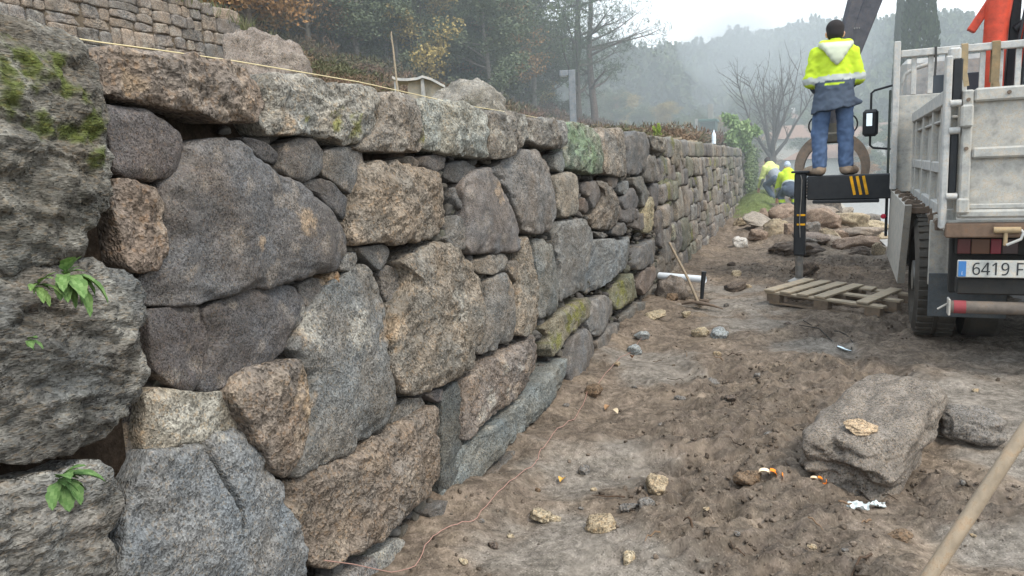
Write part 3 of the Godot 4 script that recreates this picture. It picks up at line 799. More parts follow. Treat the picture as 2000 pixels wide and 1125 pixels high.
func land(x: float, z: float) -> float:
	var far := Vector2(x, z).length()
	# the terrace and slope on the left, held by the wall
	var u := -x - 1.7
	var left := 1.73 + 0.05 * clampf(u, 0.0, 4.0) + 0.38 * clampf(u - 4.0, 0.0, 9.0) + 0.2 * maxf(0.0, u - 13.0)
	left = minf(left, 11.0 + 0.02 * u)
	left += ns.get_noise_2d(x * 0.3, z * 0.3) * clampf(u * 0.04, 0.0, 0.3)
	left = lerpf(left, left * 0.45 - 1.0, smoothstep(-40.0, -75.0, z) * smoothstep(-20.0, -8.0, x))
	var wide := 0.02 + 6.0 * smoothstep(-27.0, -40.0, z) + 5.0 * smoothstep(4.0, 10.0, z)
	var k := smoothstep(-1.66, -1.70 - wide, x)
	var low := 0.0
	if k < 1.0:
		low = -1.2 * smoothstep(-45.0, -85.0, z) + ns.get_noise_2d(x * 0.05, z * 0.05) * smoothstep(30.0, 80.0, far)
		if x > -1.8 and x < 3.4 and z < 1.0 and z > -30.0:
			var near := smoothstep(-14.0, -9.0, z)
			var edge := smoothstep(1.9 + 0.7 * near, 1.05 + 0.9 * near, x + 0.3 * ns.get_noise_2d(x * 1.3 + 50.0, z * 1.3))
			var sm := spot(SMOOTH, x, z) if z > -11.0 else 0.0
			var ch := spot(CHURNED, x, z) if z > -13.0 else 0.4
			var amp := (1.0 - 0.75 * sm + 0.9 * ch) * edge
			low += ns.get_noise_2d(x * 1.1, z * 1.1) * 0.05 * edge
			low += ns.get_noise_2d(x * 3.4 + 9.0, z * 3.4) * 0.028 * amp
			low += ns.get_noise_2d(x * 11.0, z * 11.0 + 5.0) * 0.011 * amp
			low += absf(ns.get_noise_2d(x * 24.0, z * 24.0 + 5.0)) * 0.008 * amp
			low += (0.5 - absf(ns.get_noise_2d(x * 6.5 + 31.0, z * 6.5)) * 1.6) * 0.034 * ch * edge
			# wheel ruts beside the lorry
			for rx in [0.35, 0.62]:
				low -= 0.022 * smoothstep(0.11, 0.03, absf(x - rx - 0.10 * sin(z * 0.8) - 0.02 * ns.get_noise_2d(x, z * 3.0))) * smoothstep(-8.5, -6.5, z) * smoothstep(-3.6, -5.4, z)
			low -= 0.02 * (1.0 - edge)
			low += 0.10 * smoothstep(-1.05, -1.42, x) * (0.6 + 0.4 * ns.get_noise_2d(x * 2.0, z * 2.0))
			# spoil heap under the rubble
			var hd := Vector2((x - 0.35) / 1.5, (z + 16.5) / 4.0).length()
			low += 0.26 * smoothstep(1.0, 0.1, hd)
			# bank under the grass by the end of the wall
			var gb := Vector2((x + 0.85) / 0.9, (z + 24.0) / 5.0).length()
			low += 0.5 * smoothstep(1.0, 0.1, gb)
	var h := lerpf(low, left, k)
	# the far hill
	if z < -90.0 or far > 120.0:
		var az := rad_to_deg(atan2(x, -z))
		var top := 1.5 + ridge(clampf(az, -60.0, 70.0)) * 340.0 - 11.5
		var rise := smoothstep(95.0, 340.0, far) * smoothstep(60.0, -60.0, z)
		h = lerpf(h, top + 4.0 * ns.get_noise_2d(x * 0.02, z * 0.02), rise)
		h -= 20.0 * smoothstep(350.0, 700.0, far)
	return h

func steps(list: Array) -> PackedFloat32Array:
	var o := PackedFloat32Array()
	for e in list:
		var a: float = e[0]
		while a < e[1] - 1e-4:
			o.append(a)
			a += e[2]
	o.append(list[-1][1])
	return o

func build_ground() -> void:
	var xs := steps([[-420.0, -300.0, 40.0], [-300.0, -60.0, 12.0], [-60.0, -16.0, 2.0], [-16.0, -3.0, 0.5], [-3.0, -1.72, 0.16], [-1.72, -1.64, 0.02], [-1.64, 1.6, 0.026], [1.6, 3.6, 0.1], [3.6, 12.0, 1.2], [12.0, 60.0, 4.0], [60.0, 300.0, 12.0], [300.0, 420.0, 40.0]])
	var zs := steps([[-440.0, -400.0, 40.0], [-400.0, -100.0, 10.0], [-100.0, -40.0, 3.0], [-40.0, -24.0, 0.5], [-24.0, -14.0, 0.14], [-14.0, -9.0, 0.06], [-9.0, -2.3, 0.026], [-2.3, 0.0, 0.08], [0.0, 6.0, 0.6], [6.0, 60.0, 6.0], [60.0, 160.0, 20.0]])
	var v := PackedVector3Array()
	var col := PackedColorArray()
	var idx := PackedInt32Array()
	var brown := Color(0.196, 0.158, 0.127)
	var grey := Color(0.262, 0.238, 0.212)
	var dark := Color(0.098, 0.082, 0.069)
	var ochre := Color(0.27, 0.215, 0.165)
	var nx := xs.size()
	for z in zs:
		for x in xs:
			v.append(Vector3(x, land(x, z), z))
			var k := Color(0.10, 0.105, 0.05)
			if x > -1.72 and z > -32.0 and x < 4.5 and z < 8.0:
				var n1 := ns.get_noise_2d(x * 0.9 + 20.0, z * 0.9)
				var n2 := ns.get_noise_2d(x * 5.0, z * 5.0 + 30.0)
				var n3 := ns.get_noise_2d(x * 19.0, z * 19.0 + 70.0)
				k = brown * (1.0 + 0.2 * n1 + 0.2 * n2 + 0.25 * n3)
				k = k.lerp(ochre, smoothstep(0.15, 0.5, ns.get_noise_2d(x * 1.6, z * 1.6 + 90.0)) * 0.5)
				if z > -13.0:
					k = k.lerp(grey * (1.0 + 0.12 * n2), spot(SMOOTH, x, z) * 0.8)
					k = k.lerp(dark * (1.0 + 0.3 * n3), spot(CHURNED, x, z) * smoothstep(-0.35, 0.2, n2 + 0.6 * n3) * 0.65)
				k = k.lerp(grey * 0.86, smoothstep(1.0, 1.7, x + 0.3 * n1) * 0.8)
				var gb := Vector2((x + 0.85) / 0.9, (z + 24.0) / 5.0).length()
				k = k.lerp(Color(0.17, 0.21, 0.08), smoothstep(1.0, 0.7, gb + 0.3 * n2))
			elif x <= -1.6 and z > -45.0 and x > -40.0:
				var n1 := ns.get_noise_2d(x * 0.8, z * 0.8)
				k = Color(0.15, 0.115, 0.075).lerp(Color(0.12, 0.13, 0.05), smoothstep(-0.2, 0.3, n1))
				k = k.lerp(Color(0.22, 0.10, 0.07), smoothstep(-5.0, -8.0, x) * 0.6)
			else:
				k = Color(0.07, 0.085, 0.045).lerp(Color(0.14, 0.14, 0.07), smoothstep(-0.2, 0.3, ns.get_noise_2d(x * 0.06, z * 0.06)))
			k *= 1.26
			k.a = 1.0
			col.append(k)
	for j in zs.size() - 1:
		for i in nx - 1:
			var a := j * nx + i
			idx.append_array([a, a + 1, a + nx, a + 1, a + nx + 1, a + nx])
	var m := mesh_from(v, idx, col)
	# front faces up
	var nn: Vector3 = m.surface_get_arrays(0)[Mesh.ARRAY_NORMAL][0]
	if nn.y < 0.0:
		for i in range(0, idx.size(), 3):
			var w := idx[i]
			idx[i] = idx[i + 1]
			idx[i + 1] = w
		m = mesh_from(v, idx, col)
	tag(put("ground", m, M.ground), "", "", "", "structure")

func build_road() -> void:
	# asphalt, its dusty near edge lost under the earth
	var v := PackedVector3Array()
	var idx := PackedInt32Array()
	for i in 60:
		var z := 3.0 - i * 1.3
		var bend := 0.0 if z > -30.0 else pow((-z - 30.0) * 0.06, 2.0)
		for x in [2.1 if z > -11.0 else 1.45, 4.2, 7.2]:
			v.append(Vector3(x + bend, 0.012 + land(x + bend, z) * (1.0 if z < -40.0 else 0.0), z))
		if i > 0:
			var a := i * 3
			for e in 2:
				idx.append_array([a + e - 3, a + e - 2, a + e, a + e - 2, a + e + 1, a + e])
	tag(put("road", mesh_from(v, idx), M.asphalt), "", "", "", "structure")
	var k := MB.new()
	for i in 16:
		var z := -15.0 - i * 1.5
		k.span(Vector3(1.02, -0.05, z - 1.49), Vector3(1.45, 0.05, z), 0.015)
	tag(put("kerb", k.mesh(), M.concrete), "", "", "", "structure")

# ------------------------------------------------------------------ the walls
func main_frame(s: float, y: float, d: float) -> Vector3:
	return Vector3(wall_x(y) + d, y, -s)

func upper_frame(s: float, y: float, d: float) -> Vector3:      # the coursed wall up the slope
	return Vector3(-8.0 + d, y, -s)

func blots_near(c: Vector2, r: float) -> Array:
	var o := []
	for b in BLOTCHES:
		if Vector2(b[0], b[1]).distance_to(c) < r + b[2] * 1.6:
			var k: Color = {"moss": MOSS, "moss2": MOSS_DRY, "lichen": LICHEN, "tan": TAN, "pale": PALE}[b[3]]
			o.append([Vector2(b[0], b[1]), b[2], k, {"moss": 0.95, "moss2": 0.75, "lichen": 0.7, "tan": 0.6, "pale": 0.55}[b[3]]])
	return o

func poly_of(a: Array) -> PackedVector2Array:
	var p := PackedVector2Array()
	for i in range(0, a.size(), 2):
		p.append(Vector2(a[i], a[i + 1]))
	return p

func stone_part(wall: Node3D, poly: PackedVector2Array, style: int, base: Color, off: float, dome: float, rnd: float, cell: float, sd: float, frame: Callable, count: int, blots := [], back := 0.3, crack := PackedVector2Array()) -> void:
	var r := wall_stone(poly, style, base, off, dome, rnd, cell, sd, frame, blots, back, crack)
	put("stone" if count == 0 else "stone_%03d" % count, r[0], M.rocks[style], wall, r[1])

func build_walls() -> void:
	var wall := thing("stone_wall", "long rough granite retaining wall of big irregular stones along the muddy track", "wall")
	var made := 0
	for S in STONES:
		var p := poly_of(S[7])
		var c := area_centre(p)
		var reach := 0.0
		for q in p:
			reach = maxf(reach, q.distance_to(c))
		var cell := clampf(0.0075 * (0.6 + c.x * 0.32), 0.0085, 0.03)
		var crack := PackedVector2Array()
		if made == 0:
			crack = PackedVector2Array([Vector2(1.523, 0.83), Vector2(1.56, 0.72), Vector2(1.61, 0.60), Vector2(1.60, 0.55)])
			cell = 0.0065
		stone_part(wall, p, S[0], Color(S[1], S[2], S[3]), S[4], S[5], S[6], cell, made + 1.0, main_frame, made, blots_near(c, reach), 0.3, crack)
		made += 1
	# the foot of the wall below the camera's frame, and the courses farther on
	var pal := [Color(0.185, 0.168, 0.155), Color(0.235, 0.207, 0.178), Color(0.215, 0.204, 0.19), Color(0.152, 0.142, 0.135), Color(0.25, 0.228, 0.195), Color(0.19, 0.186, 0.15)]
	for q in [[0.4, 0.0, 1.15, 0.02, 1.1, 0.45, 0.45, 0.5], [1.18, 0.0, 1.85, 0.0, 1.8, 0.2, 1.18, 0.42], [1.9, 0.0, 2.35, -0.02, 2.3, 0.12, 1.95, 0.16]]:
		stone_part(wall, poly_of(q), 2, pal[made % 6], 0.0, 0.03, 0.06, 0.03, made + 1.0, main_frame, made)
		made += 1
	var rest := []
	var stone_at := func(s: float, w: float, lo: float, hi: float) -> void:
		var j := func(): return rng.randf_range(-0.05, 0.05)
		rest.append([PackedVector2Array([Vector2(s + 0.004, lo + 0.006 + j.call() * 0.2), Vector2(s + w * 0.5, lo + 0.004 + j.call() * 0.3), Vector2(s + w - 0.006 + j.call() * 0.8, lo + 0.006), Vector2(s + w + j.call() * 0.6, (lo + hi) / 2.0 + j.call()), Vector2(s + w - 0.006 + j.call() * 0.8, hi - 0.006), Vector2(s + w * 0.45, hi - 0.003 + j.call() * 0.3), Vector2(s + 0.006 + absf(j.call()) * 0.5, hi - 0.006), Vector2(s + absf(j.call()) * 0.4, (lo + hi) / 2.0 + j.call())]), s])
	# the coping, then stretches of stones whose courses do not run through
	var sc := 9.3
	while sc < 27.0:
		var w := rng.randf_range(0.45, 1.0)
		stone_at.call(sc, w, 1.55 + 0.03 * ns.get_noise_1d(sc * 3.0), 1.81)
		sc += w + 0.006
	var s0 := 9.25
	while s0 < 27.0:
		var s1 := s0 + rng.randf_range(0.7, 1.5)
		var y := 0.0
		while y < 1.5:
			var h := rng.randf_range(0.17, 0.46)
			if 1.55 - y - h < 0.14: h = 1.55 - y
			var s := s0
			while s < s1 - 0.02:
				var w := rng.randf_range(0.22, 0.75)
				if s1 - s - w < 0.18: w = s1 - s
				if h > 0.3 and w > 0.3 and rng.randf() < 0.3:
					var hh := h * rng.randf_range(0.4, 0.6)
					stone_at.call(s, w, y, y + hh)
					stone_at.call(s, w * 0.55, y + hh, y + h)
					stone_at.call(s + w * 0.55, w * 0.45, y + hh, y + h)
				else:
					stone_at.call(s, w, y, y + h)
				s += w
			y += h
		s0 = s1
	rest.sort_custom(func(a, b): return a[1] < b[1])
	var far := MB.new()
	far.coloured = true
	for e in rest:
		var p: PackedVector2Array = e[0]
		var c := area_centre(p)
		var style: int = [0, 1, 2, 4][rng.randi() % 4]
		var base: Color = pal[rng.randi() % 6] * rng.randf_range(0.8, 1.12)
		var off := rng.randf_range(-0.03, 0.05)
		if made < 285:
			var bl := blots_near(c, 0.5)
			if rng.randf() < 0.12:
				bl.append([c + Vector2(0, rng.randf_range(-0.1, 0.1)), 0.14, MOSS_DRY, 0.7])
			stone_part(wall, p, style, base, off, 0.03, 0.06, 0.045, made + 1.0, main_frame, made, bl)
			made += 1
		else:
			var r := wall_stone(p, style, base, off, 0.03, 0.06, 0.09, made + e[1], main_frame, [], 0.2)
			var arr: Array = (r[0] as ArrayMesh).surface_get_arrays(0)
			for i in arr[Mesh.ARRAY_INDEX]:
				far.v.append(arr[Mesh.ARRAY_VERTEX][i] + r[1])
				far.n.append(arr[Mesh.ARRAY_NORMAL][i])
				far.c.append(arr[Mesh.ARRAY_COLOR][i])
	tag(put("far_stones", far.mesh(), M.rock, wall), "", "", "", "stuff")
	# small stones wedged in the joints
	var core := MB.new()
	core.span(Vector3(-1.95, -0.2, -27.3), Vector3(-1.58, 1.70, -0.2), 0.02)
	put("earth_core", core.mesh(), M.fill, wall)
	var chip := rock_mesh(Vector3(1.0, 0.6, 0.8), 231.0, 5, Color(0.62, 0.62, 0.62), 1.6, 3.5)
	var mm := MultiMesh.new()
	mm.transform_format = MultiMesh.TRANSFORM_3D
	mm.use_colors = true
	mm.mesh = chip
	mm.instance_count = 2400
	for i in 2400:
		var cs := 1.4 + 11.0 * pow(rng.randf(), 1.3)
		var cy := rng.randf_range(0.05, 1.72)
		var sz := rng.randf_range(0.03, 0.10)
		mm.set_instance_transform(i, Transform3D(Basis.from_euler(Vector3(rng.randf() * 0.6, rng.randf() * 6.0, rng.randf() * 0.6)).scaled(Vector3.ONE * sz), Vector3(wall_x(cy) - 0.045 - sz * 0.35, cy, -cs)))
		mm.set_instance_color(i, (pal[i % 6] as Color) * rng.randf_range(0.6, 1.1))
	var chips := MultiMeshInstance3D.new()
	chips.multimesh = mm
	chips.material_override = M.rock
	chips.name = "joint_chips"
	wall.add_child(chips)
	tag(chips, "", "", "", "stuff")

	var old := thing("old_stone_wall", "mossy older stretch of layered grey boulders at the near end of the granite wall", "wall")
	for i in OLD_STONES.size():
		var S: Array = OLD_STONES[i]
		var p := poly_of(S[7])
		stone_part(old, p, S[0], Color(S[1], S[2], S[3]), S[4], S[5], S[6], 0.0075, 200.0 + i, main_frame, i, blots_near(area_centre(p), 0.5), 0.35)
	for e in [[[0.2, 1.45, 0.95, 1.4, 1.0, 1.8, 0.2, 1.82], 3], [[0.15, 1.0, 0.85, 1.05, 0.9, 1.36, 0.2, 1.4], 4], [[0.1, 0.5, 0.8, 0.75, 0.82, 0.97, 0.1, 0.95], 5]]:
		stone_part(old, poly_of(e[0]), 3, Color(0.3, 0.28, 0.25), 0.05, 0.05, 0.08, 0.03, 210.0 + e[1], main_frame, e[1], [], 0.35)
	var c2 := MB.new()
	c2.span(Vector3(-1.62, 0.4, -1.36), Vector3(-1.50, 1.74, -0.2), 0.02)
	put("earth_core", c2.mesh(), M.fill, old)

	# the coursed wall higher up
	var up := thing("coursed_stone_wall", "weathered wall of squared tan stones higher up, behind the old boulders", "wall")
	var n := 0
	var up_stone := func(s: float, w: float, lo: float, hi: float) -> void:
		var j := func(): return rng.randf_range(-0.016, 0.016)
		var p := PackedVector2Array([Vector2(s + 0.003, lo + 0.003 + j.call()), Vector2(s + w * 0.5, lo + 0.003 + j.call() * 0.6), Vector2(s + w - 0.003 + j.call(), lo + 0.003 + j.call()), Vector2(s + w + j.call(), (lo + hi) * 0.5), Vector2(s + w - 0.003 + j.call(), hi - 0.003 + j.call()), Vector2(s + w * 0.5 + j.call(), hi - 0.002 + j.call()), Vector2(s + 0.003 + j.call(), hi - 0.003 + j.call())])
		var base: Color = [Color(0.27, 0.225, 0.185), Color(0.225, 0.2, 0.18), Color(0.245, 0.21, 0.178), Color(0.195, 0.18, 0.165)][rng.randi() % 4] * rng.randf_range(0.8, 1.15)
		stone_part(up, p, [1, 2, 2, 4][rng.randi() % 4], base, rng.randf_range(-0.012, 0.018), 0.006, 0.02, 0.035, 300.0 + n, upper_frame, n, [], 0.15)
	var u0 := 4.6
	while u0 < 9.9:
		var u1 := u0 + rng.randf_range(0.6, 1.2)
		var y := 2.25
		var top := 4.05 - 0.115 * (u0 - 8.4) + rng.randf_range(-0.06, 0.06)
		while y < top:
			var h := rng.randf_range(0.09, 0.24)
			var s := u0
			while s < u1 - 0.02:
				var w := rng.randf_range(0.14, 0.52)
				if u1 - s - w < 0.12: w = u1 - s
				if n < 290:
					up_stone.call(s, w, y, y + h)
					n += 1
				s += w
			y += h
		u0 = u1
	var c3 := MB.new()
	c3.span(Vector3(-8.5, 1.6, -10.1), Vector3(-8.022, 3.75, -4.0), 0.02)
	put("mortar_core", c3.mesh(), M.mortar, up)

# ------------------------------------------------------------------ plants
func rand_dir() -> Vector3:
	var z := rng.randf_range(-1.0, 1.0)
	var a := rng.randf_range(0.0, TAU)
	var r := sqrt(1.0 - z * z)
	return Vector3(r * cos(a), z, r * sin(a))

func leaf_quad(b: MB, p: Vector3, d: Vector3, side: Vector3, length: float, width: float) -> void:
	var nn := d.cross(side).normalized()
	var tip := p + d * length
	var mid := p + d * length * 0.5
	b.tri_n(p, mid + side * width, tip, nn, nn, nn)
	b.tri_n(p, tip, mid - side * width, nn, nn, nn)

# kinds: broad (leafy crown), sparse (half bare), pine, bare, cypress, shrub
func make_tree(kind: String, sd: int, leaf_a: Color, leaf_b: Color, bark: Color, amount := 1.0, leaf := 0.15) -> Node3D:
	rng.seed = sd
	var root := Node3D.new()
	var wood := MB.new()
	wood.coloured = true
	var crown := MB.new()
	crown.coloured = true
	var H := 10.0
	var lean := Vector3(rng.randf_range(-0.3, 0.3), 0, rng.randf_range(-0.3, 0.3))
	var trunk := []
	var radii := []
	var top := {"pine": 0.97, "bare": 0.32, "cypress": 0.95, "shrub": 0.5, "broad": 0.8, "sparse": 0.85}[kind] as float
	var r0 := {"pine": 0.17, "bare": 0.34, "cypress": 0.2, "shrub": 0.08, "broad": 0.16, "sparse": 0.15}[kind] as float
	for i in 9:
		var t := i / 8.0
		trunk.append(Vector3(lean.x * t + 0.16 * ns.get_noise_2d(t * 2.0, sd), H * top * t - 0.3 * (1.0 - t), lean.z * t + 0.16 * ns.get_noise_2d(t * 2.0, sd + 40.0)))
		radii.append(r0 * (1.0 - t * (0.85 if kind != "bare" else 0.25)) * (1.25 if i == 0 else 1.0))
	wood.color = bark * 1.5
	wood.tube(trunk, radii, 7)
	var tips := []
	var limbs := {"pine": 34, "bare": 9, "cypress": 8, "shrub": 12, "broad": 28, "sparse": 30}[kind] as int
	for i in limbs:
		var t: float = {"pine": rng.randf_range(0.16, 1.0), "bare": rng.randf_range(0.75, 1.0), "cypress": rng.randf_range(0.1, 0.8), "shrub": rng.randf_range(0.05, 0.8), "broad": rng.randf_range(0.12, 1.0), "sparse": rng.randf_range(0.18, 1.0)}[kind]
		var f := t * 8.0
		var k := mini(int(f), 7)
		var p: Vector3 = (trunk[k] as Vector3).lerp(trunk[k + 1], f - k)
		var a := TAU * (i * 0.382 + rng.randf() * 0.1)
		var rise := rng.randf_range(0.1, 0.7)
		var L := 2.0
		match kind:
			"pine":
				rise = rng.randf_range(-0.05, 0.45)
				L = (1.0 - t) * 3.0 + rng.randf_range(0.6, 1.5)
			"bare":
				rise = rng.randf_range(0.9, 2.6)
				L = rng.randf_range(4.0, 6.4)
			"cypress":
				rise = 2.5
				L = 0.8
			"shrub":
				rise = rng.randf_range(0.3, 1.8)
				L = rng.randf_range(2.0, 4.5)
			"broad":
				L = rng.randf_range(1.5, 3.2) * (1.25 - 0.7 * t)
			"sparse":
				rise = rng.randf_range(0.2, 1.0)
				L = rng.randf_range(1.2, 2.8) * (1.25 - 0.6 * t)
		var d := Vector3(cos(a), rise, sin(a)).normalized()
		var pts := [p]
		var here := p
		for e in 4:
			d = (d + rand_dir() * 0.16 + Vector3(0, 0.06 if kind != "bare" else 0.12, 0)).normalized()
			here += d * L / 4.0
			pts.append(here)
		var rr: float = radii[k] * (0.5 if kind != "bare" else 0.55)
		wood.tube(pts, [rr, rr * 0.75, rr * 0.5, rr * 0.32, rr * 0.12], 5, false)
		for e in [2, 3, 4]:
			tips.append(pts[e])
		if kind == "bare":
			# upright shoots and twigs
			for e in 16:
				var at := rng.randf_range(0.25, 1.0) * 4.0
				var kk := mini(int(at), 3)
				var q: Vector3 = (pts[kk] as Vector3).lerp(pts[kk + 1], at - kk)
				var td := (d * 0.5 + rand_dir() * 0.8 + Vector3.UP * 0.55).normalized()
				var tl := rng.randf_range(0.8, 2.6)
				var q2 := q + td * tl * 0.5 + rand_dir() * 0.1
				var q3 := q2 + (td + Vector3.UP * 0.3 + rand_dir() * 0.3).normalized() * tl * 0.5
				wood.tube([q, q2, q3], [0.032, 0.02, 0.006], 4, false)
				for g in 3:
					var s0 := q.lerp(q2, rng.randf()) if g < 1 else q2.lerp(q3, rng.randf())
					wood.tube([s0, s0 + (td + rand_dir() * 0.9).normalized() * rng.randf_range(0.3, 0.9)], [0.014, 0.004], 3, false)
		elif kind == "sparse" or kind == "pine":
			for e in 4:
				var q: Vector3 = pts[1 + (e % 3)]
				var e2 := q + (d + rand_dir() * 0.9).normalized() * rng.randf_range(0.4, 1.1)
				wood.tube([q, e2], [rr * 0.3, 0.008], 3, false)
				tips.append(e2)
	var nleaf := int({"pine": 5200, "bare": 0, "cypress": 9000, "shrub": 4500, "broad": 15000, "sparse": 6500}[kind] * amount)
	var cl := []
	match kind:
		"broad", "sparse", "pine", "shrub":
			for q in tips:
				for e in 2:
					cl.append([q + rand_dir() * rng.randf_range(0.0, 0.6), rng.randf_range(0.35, 0.85) if kind != "pine" else rng.randf_range(0.22, 0.5), rng.randf()])
	for i in nleaf:
		var p: Vector3
		var tone := rng.randf()
		var d := rand_dir()
		if kind == "cypress":
			var t := pow(rng.randf(), 0.8)
			var a := rng.randf_range(0.0, TAU)
			var w := (0.95 * sin(PI * clampf(0.12 + 0.88 * t, 0.0, 1.0)) + 0.12) * (0.82 + 0.25 * sin(a * 5.0 + t * 30.0) * 0.4 + 0.2 * rng.randf())
			p = Vector3(cos(a) * w, 0.3 + 9.7 * t, sin(a) * w)
			d = (Vector3(cos(a) * 0.4, 1.3, sin(a) * 0.4) + rand_dir() * 0.6).normalized()
		else:
			var c: Array = cl[rng.randi() % cl.size()]
			var off: Vector3 = rand_dir() * pow(rng.randf(), 0.45) * c[1]
			off.y *= 0.65
			p = c[0] + off
			tone = clampf(c[2] * 0.7 + rng.randf() * 0.3, 0.0, 1.0)
		crown.color = leaf_a.lerp(leaf_b, tone) * rng.randf_range(0.75, 1.25)
		var side := d.cross(rand_dir()).normalized()
		if kind == "pine":
			# a tuft of needles
			for e in 3:
				var nd := (d + rand_dir() * 0.7 + Vector3.UP * 0.3).normalized()
				leaf_quad(crown, p, nd, nd.cross(rand_dir()).normalized(), leaf * 1.5, leaf * 0.055)
		else:
			leaf_quad(crown, p, d, side, leaf * rng.randf_range(0.7, 1.3), leaf * 0.36)
	put("trunk", wood.mesh(), M.bark, root)
	if nleaf > 0:
		put("crown", crown.mesh(), M.needle if kind == "pine" or kind == "cypress" else M.leaf, root)
	return root

func plant_at(proto: Node3D, called: String, at: Vector3, height: float, turn: float, label: String, group: String, category := "tree", wide := 1.0) -> Node3D:
	var o: Node3D = proto.duplicate()
	o.name = numbered(called)
	add_child(o)
	o.position = at
	o.rotation.y = turn
	o.scale = Vector3(height / 10.0 * wide, height / 10.0, height / 10.0 * wide)
	tag(o, label, category, group)
	return o

# a point on the land seen towards an azimuth (degrees right of the wall's run) at a distance
func polar(az: float, dist: float) -> Vector3:
	var x := sin(deg_to_rad(az)) * dist
	var z := -cos(deg_to_rad(az)) * dist
	return Vector3(x, land(x, z), z)

# ------------------------------------------------------------------ bodies: tapered bones joined with a smooth minimum, meshed as surface nets
# bones: [a, b, radius a, radius b, flatness in z]
func body_mesh(bones: Array, cell: float, blend: float, paint: Callable, cut = null, folds := 0.0) -> ArrayMesh:
	var lo := Vector3.ONE * 1e9
	var hi := -lo
	for b in bones:
		var r: float = maxf(b[2], b[3]) + blend + cell * 2.0
		for e in [b[0], b[1]]:
			lo = lo.min(e - Vector3.ONE * r)
			hi = hi.max(e + Vector3.ONE * r)
	var nx := int((hi.x - lo.x) / cell) + 2
	var ny := int((hi.y - lo.y) / cell) + 2
	var nz := int((hi.z - lo.z) / cell) + 2
	var f := PackedFloat32Array()
	f.resize(nx * ny * nz)
	f.fill(1.0)
	for b in bones:
		var A: Vector3 = b[0]
		var B: Vector3 = b[1]
		var ra: float = b[2]
		var rb: float = b[3]
		var fz: float = b[4] if b.size() > 4 else 1.0
		var reach := maxf(ra, rb) + blend + cell * 2.0
		var l0 := ((A.min(B) - Vector3.ONE * reach - lo) / cell).floor()
		var l1 := ((A.max(B) + Vector3.ONE * reach - lo) / cell).ceil()
		var AB := B - A
		var len2 := maxf(AB.length_squared(), 1e-9)
		for k in range(maxi(0, int(l0.z)), mini(nz - 1, int(l1.z)) + 1):
			for j in range(maxi(0, int(l0.y)), mini(ny - 1, int(l1.y)) + 1):
				var at := (k * ny + j) * nx
				for i in range(maxi(0, int(l0.x)), mini(nx - 1, int(l1.x)) + 1):
					var p := lo + Vector3(i, j, k) * cell - A
					var t := clampf(p.dot(AB) / len2, 0.0, 1.0)
					var q := p - AB * t
					q.z /= fz
					var d := q.length() - lerpf(ra, rb, t)
					var o := f[at + i]
					var h := maxf(blend - absf(o - d), 0.0) / blend
					f[at + i] = minf(o, d) - h * h * blend * 0.25
	if cut != null:
		for k in nz:
			for j in ny:
				for i in nx:
					var at := (k * ny + j) * nx + i
					f[at] = maxf(f[at], cut.call(lo + Vector3(i, j, k) * cell))
	if folds > 0.0:
		for k in nz:
			for j in ny:
				for i in nx:
					var at := (k * ny + j) * nx + i
					if absf(f[at]) < 0.06:
						var p := lo + Vector3(i, j, k) * cell
						f[at] += folds * (absf(ns.get_noise_3d(p.x * 5.0 + p.y * 2.0, p.y * 7.0 - p.x * 2.0, p.z * 5.0)) * 2.0 - 0.6 + 0.4 * ns.get_noise_3dv(p * 16.0))
	var v := PackedVector3Array()
	var col := PackedColorArray()
	var cellv := {}
	var idx := PackedInt32Array()
	var corner := [0, 1, nx, nx + 1, nx * ny, nx * ny + 1, nx * ny + nx, nx * ny + nx + 1]
	for k in nz - 1:
		for j in ny - 1:
			for i in nx - 1:
				var at := (k * ny + j) * nx + i
				var first := f[at] < 0.0
				var mixed := false
				for c in 7:
					if (f[at + corner[c + 1]] < 0.0) != first:
						mixed = true
						break
				if not mixed:
					continue
				var sum := Vector3.ZERO
				var n := 0
				for e in [[0, 1], [2, 3], [4, 5], [6, 7], [0, 2], [1, 3], [4, 6], [5, 7], [0, 4], [1, 5], [2, 6], [3, 7]]:
					var a := f[at + corner[e[0]]]
					var b := f[at + corner[e[1]]]
					if (a < 0.0) != (b < 0.0):
						var pa := Vector3(e[0] & 1, (e[0] >> 1) & 1, (e[0] >> 2) & 1)
						var pb := Vector3(e[1] & 1, (e[1] >> 1) & 1, (e[1] >> 2) & 1)
						sum += pa.lerp(pb, a / (a - b))
						n += 1
				cellv[at] = v.size()
				var P := lo + (Vector3(i, j, k) + sum / n) * cell
				v.append(P)
				col.append(paint.call(P))
	for at in cellv:
		for e in [[1, nx, nx * ny], [nx, nx * ny, 1], [nx * ny, 1, nx]]:
			var a := f[at]
			var b := f[at + e[0]]
			if (a < 0.0) == (b < 0.0):
				continue
			var c1: int = at - e[1]
			var c2: int = at - e[2]
			var c3: int = at - e[1] - e[2]
			if not (cellv.has(c1) and cellv.has(c2) and cellv.has(c3)):
				continue
			var q := [cellv[at], cellv[c1], cellv[c3], cellv[c2]]
			if a < 0.0:
				q = [q[0], q[3], q[2], q[1]]
			idx.append_array([q[0], q[2], q[1], q[0], q[3], q[2]])
	# face outwards
	var away := 0.0
	var mid := (lo + hi) / 2.0
	for i in range(0, idx.size(), 30):
		var nn := (v[idx[i + 2]] - v[idx[i]]).cross(v[idx[i + 1]] - v[idx[i]])
		away += nn.dot(v[idx[i]] - mid)
	if away < 0.0:
		for i in range(0, idx.size(), 3):
			var w := idx[i]
			idx[i] = idx[i + 1]
			idx[i + 1] = w
	return mesh_from(v, idx, col)

func flat_paint(c: Color) -> Callable:
	return func(_p: Vector3) -> Color: return c

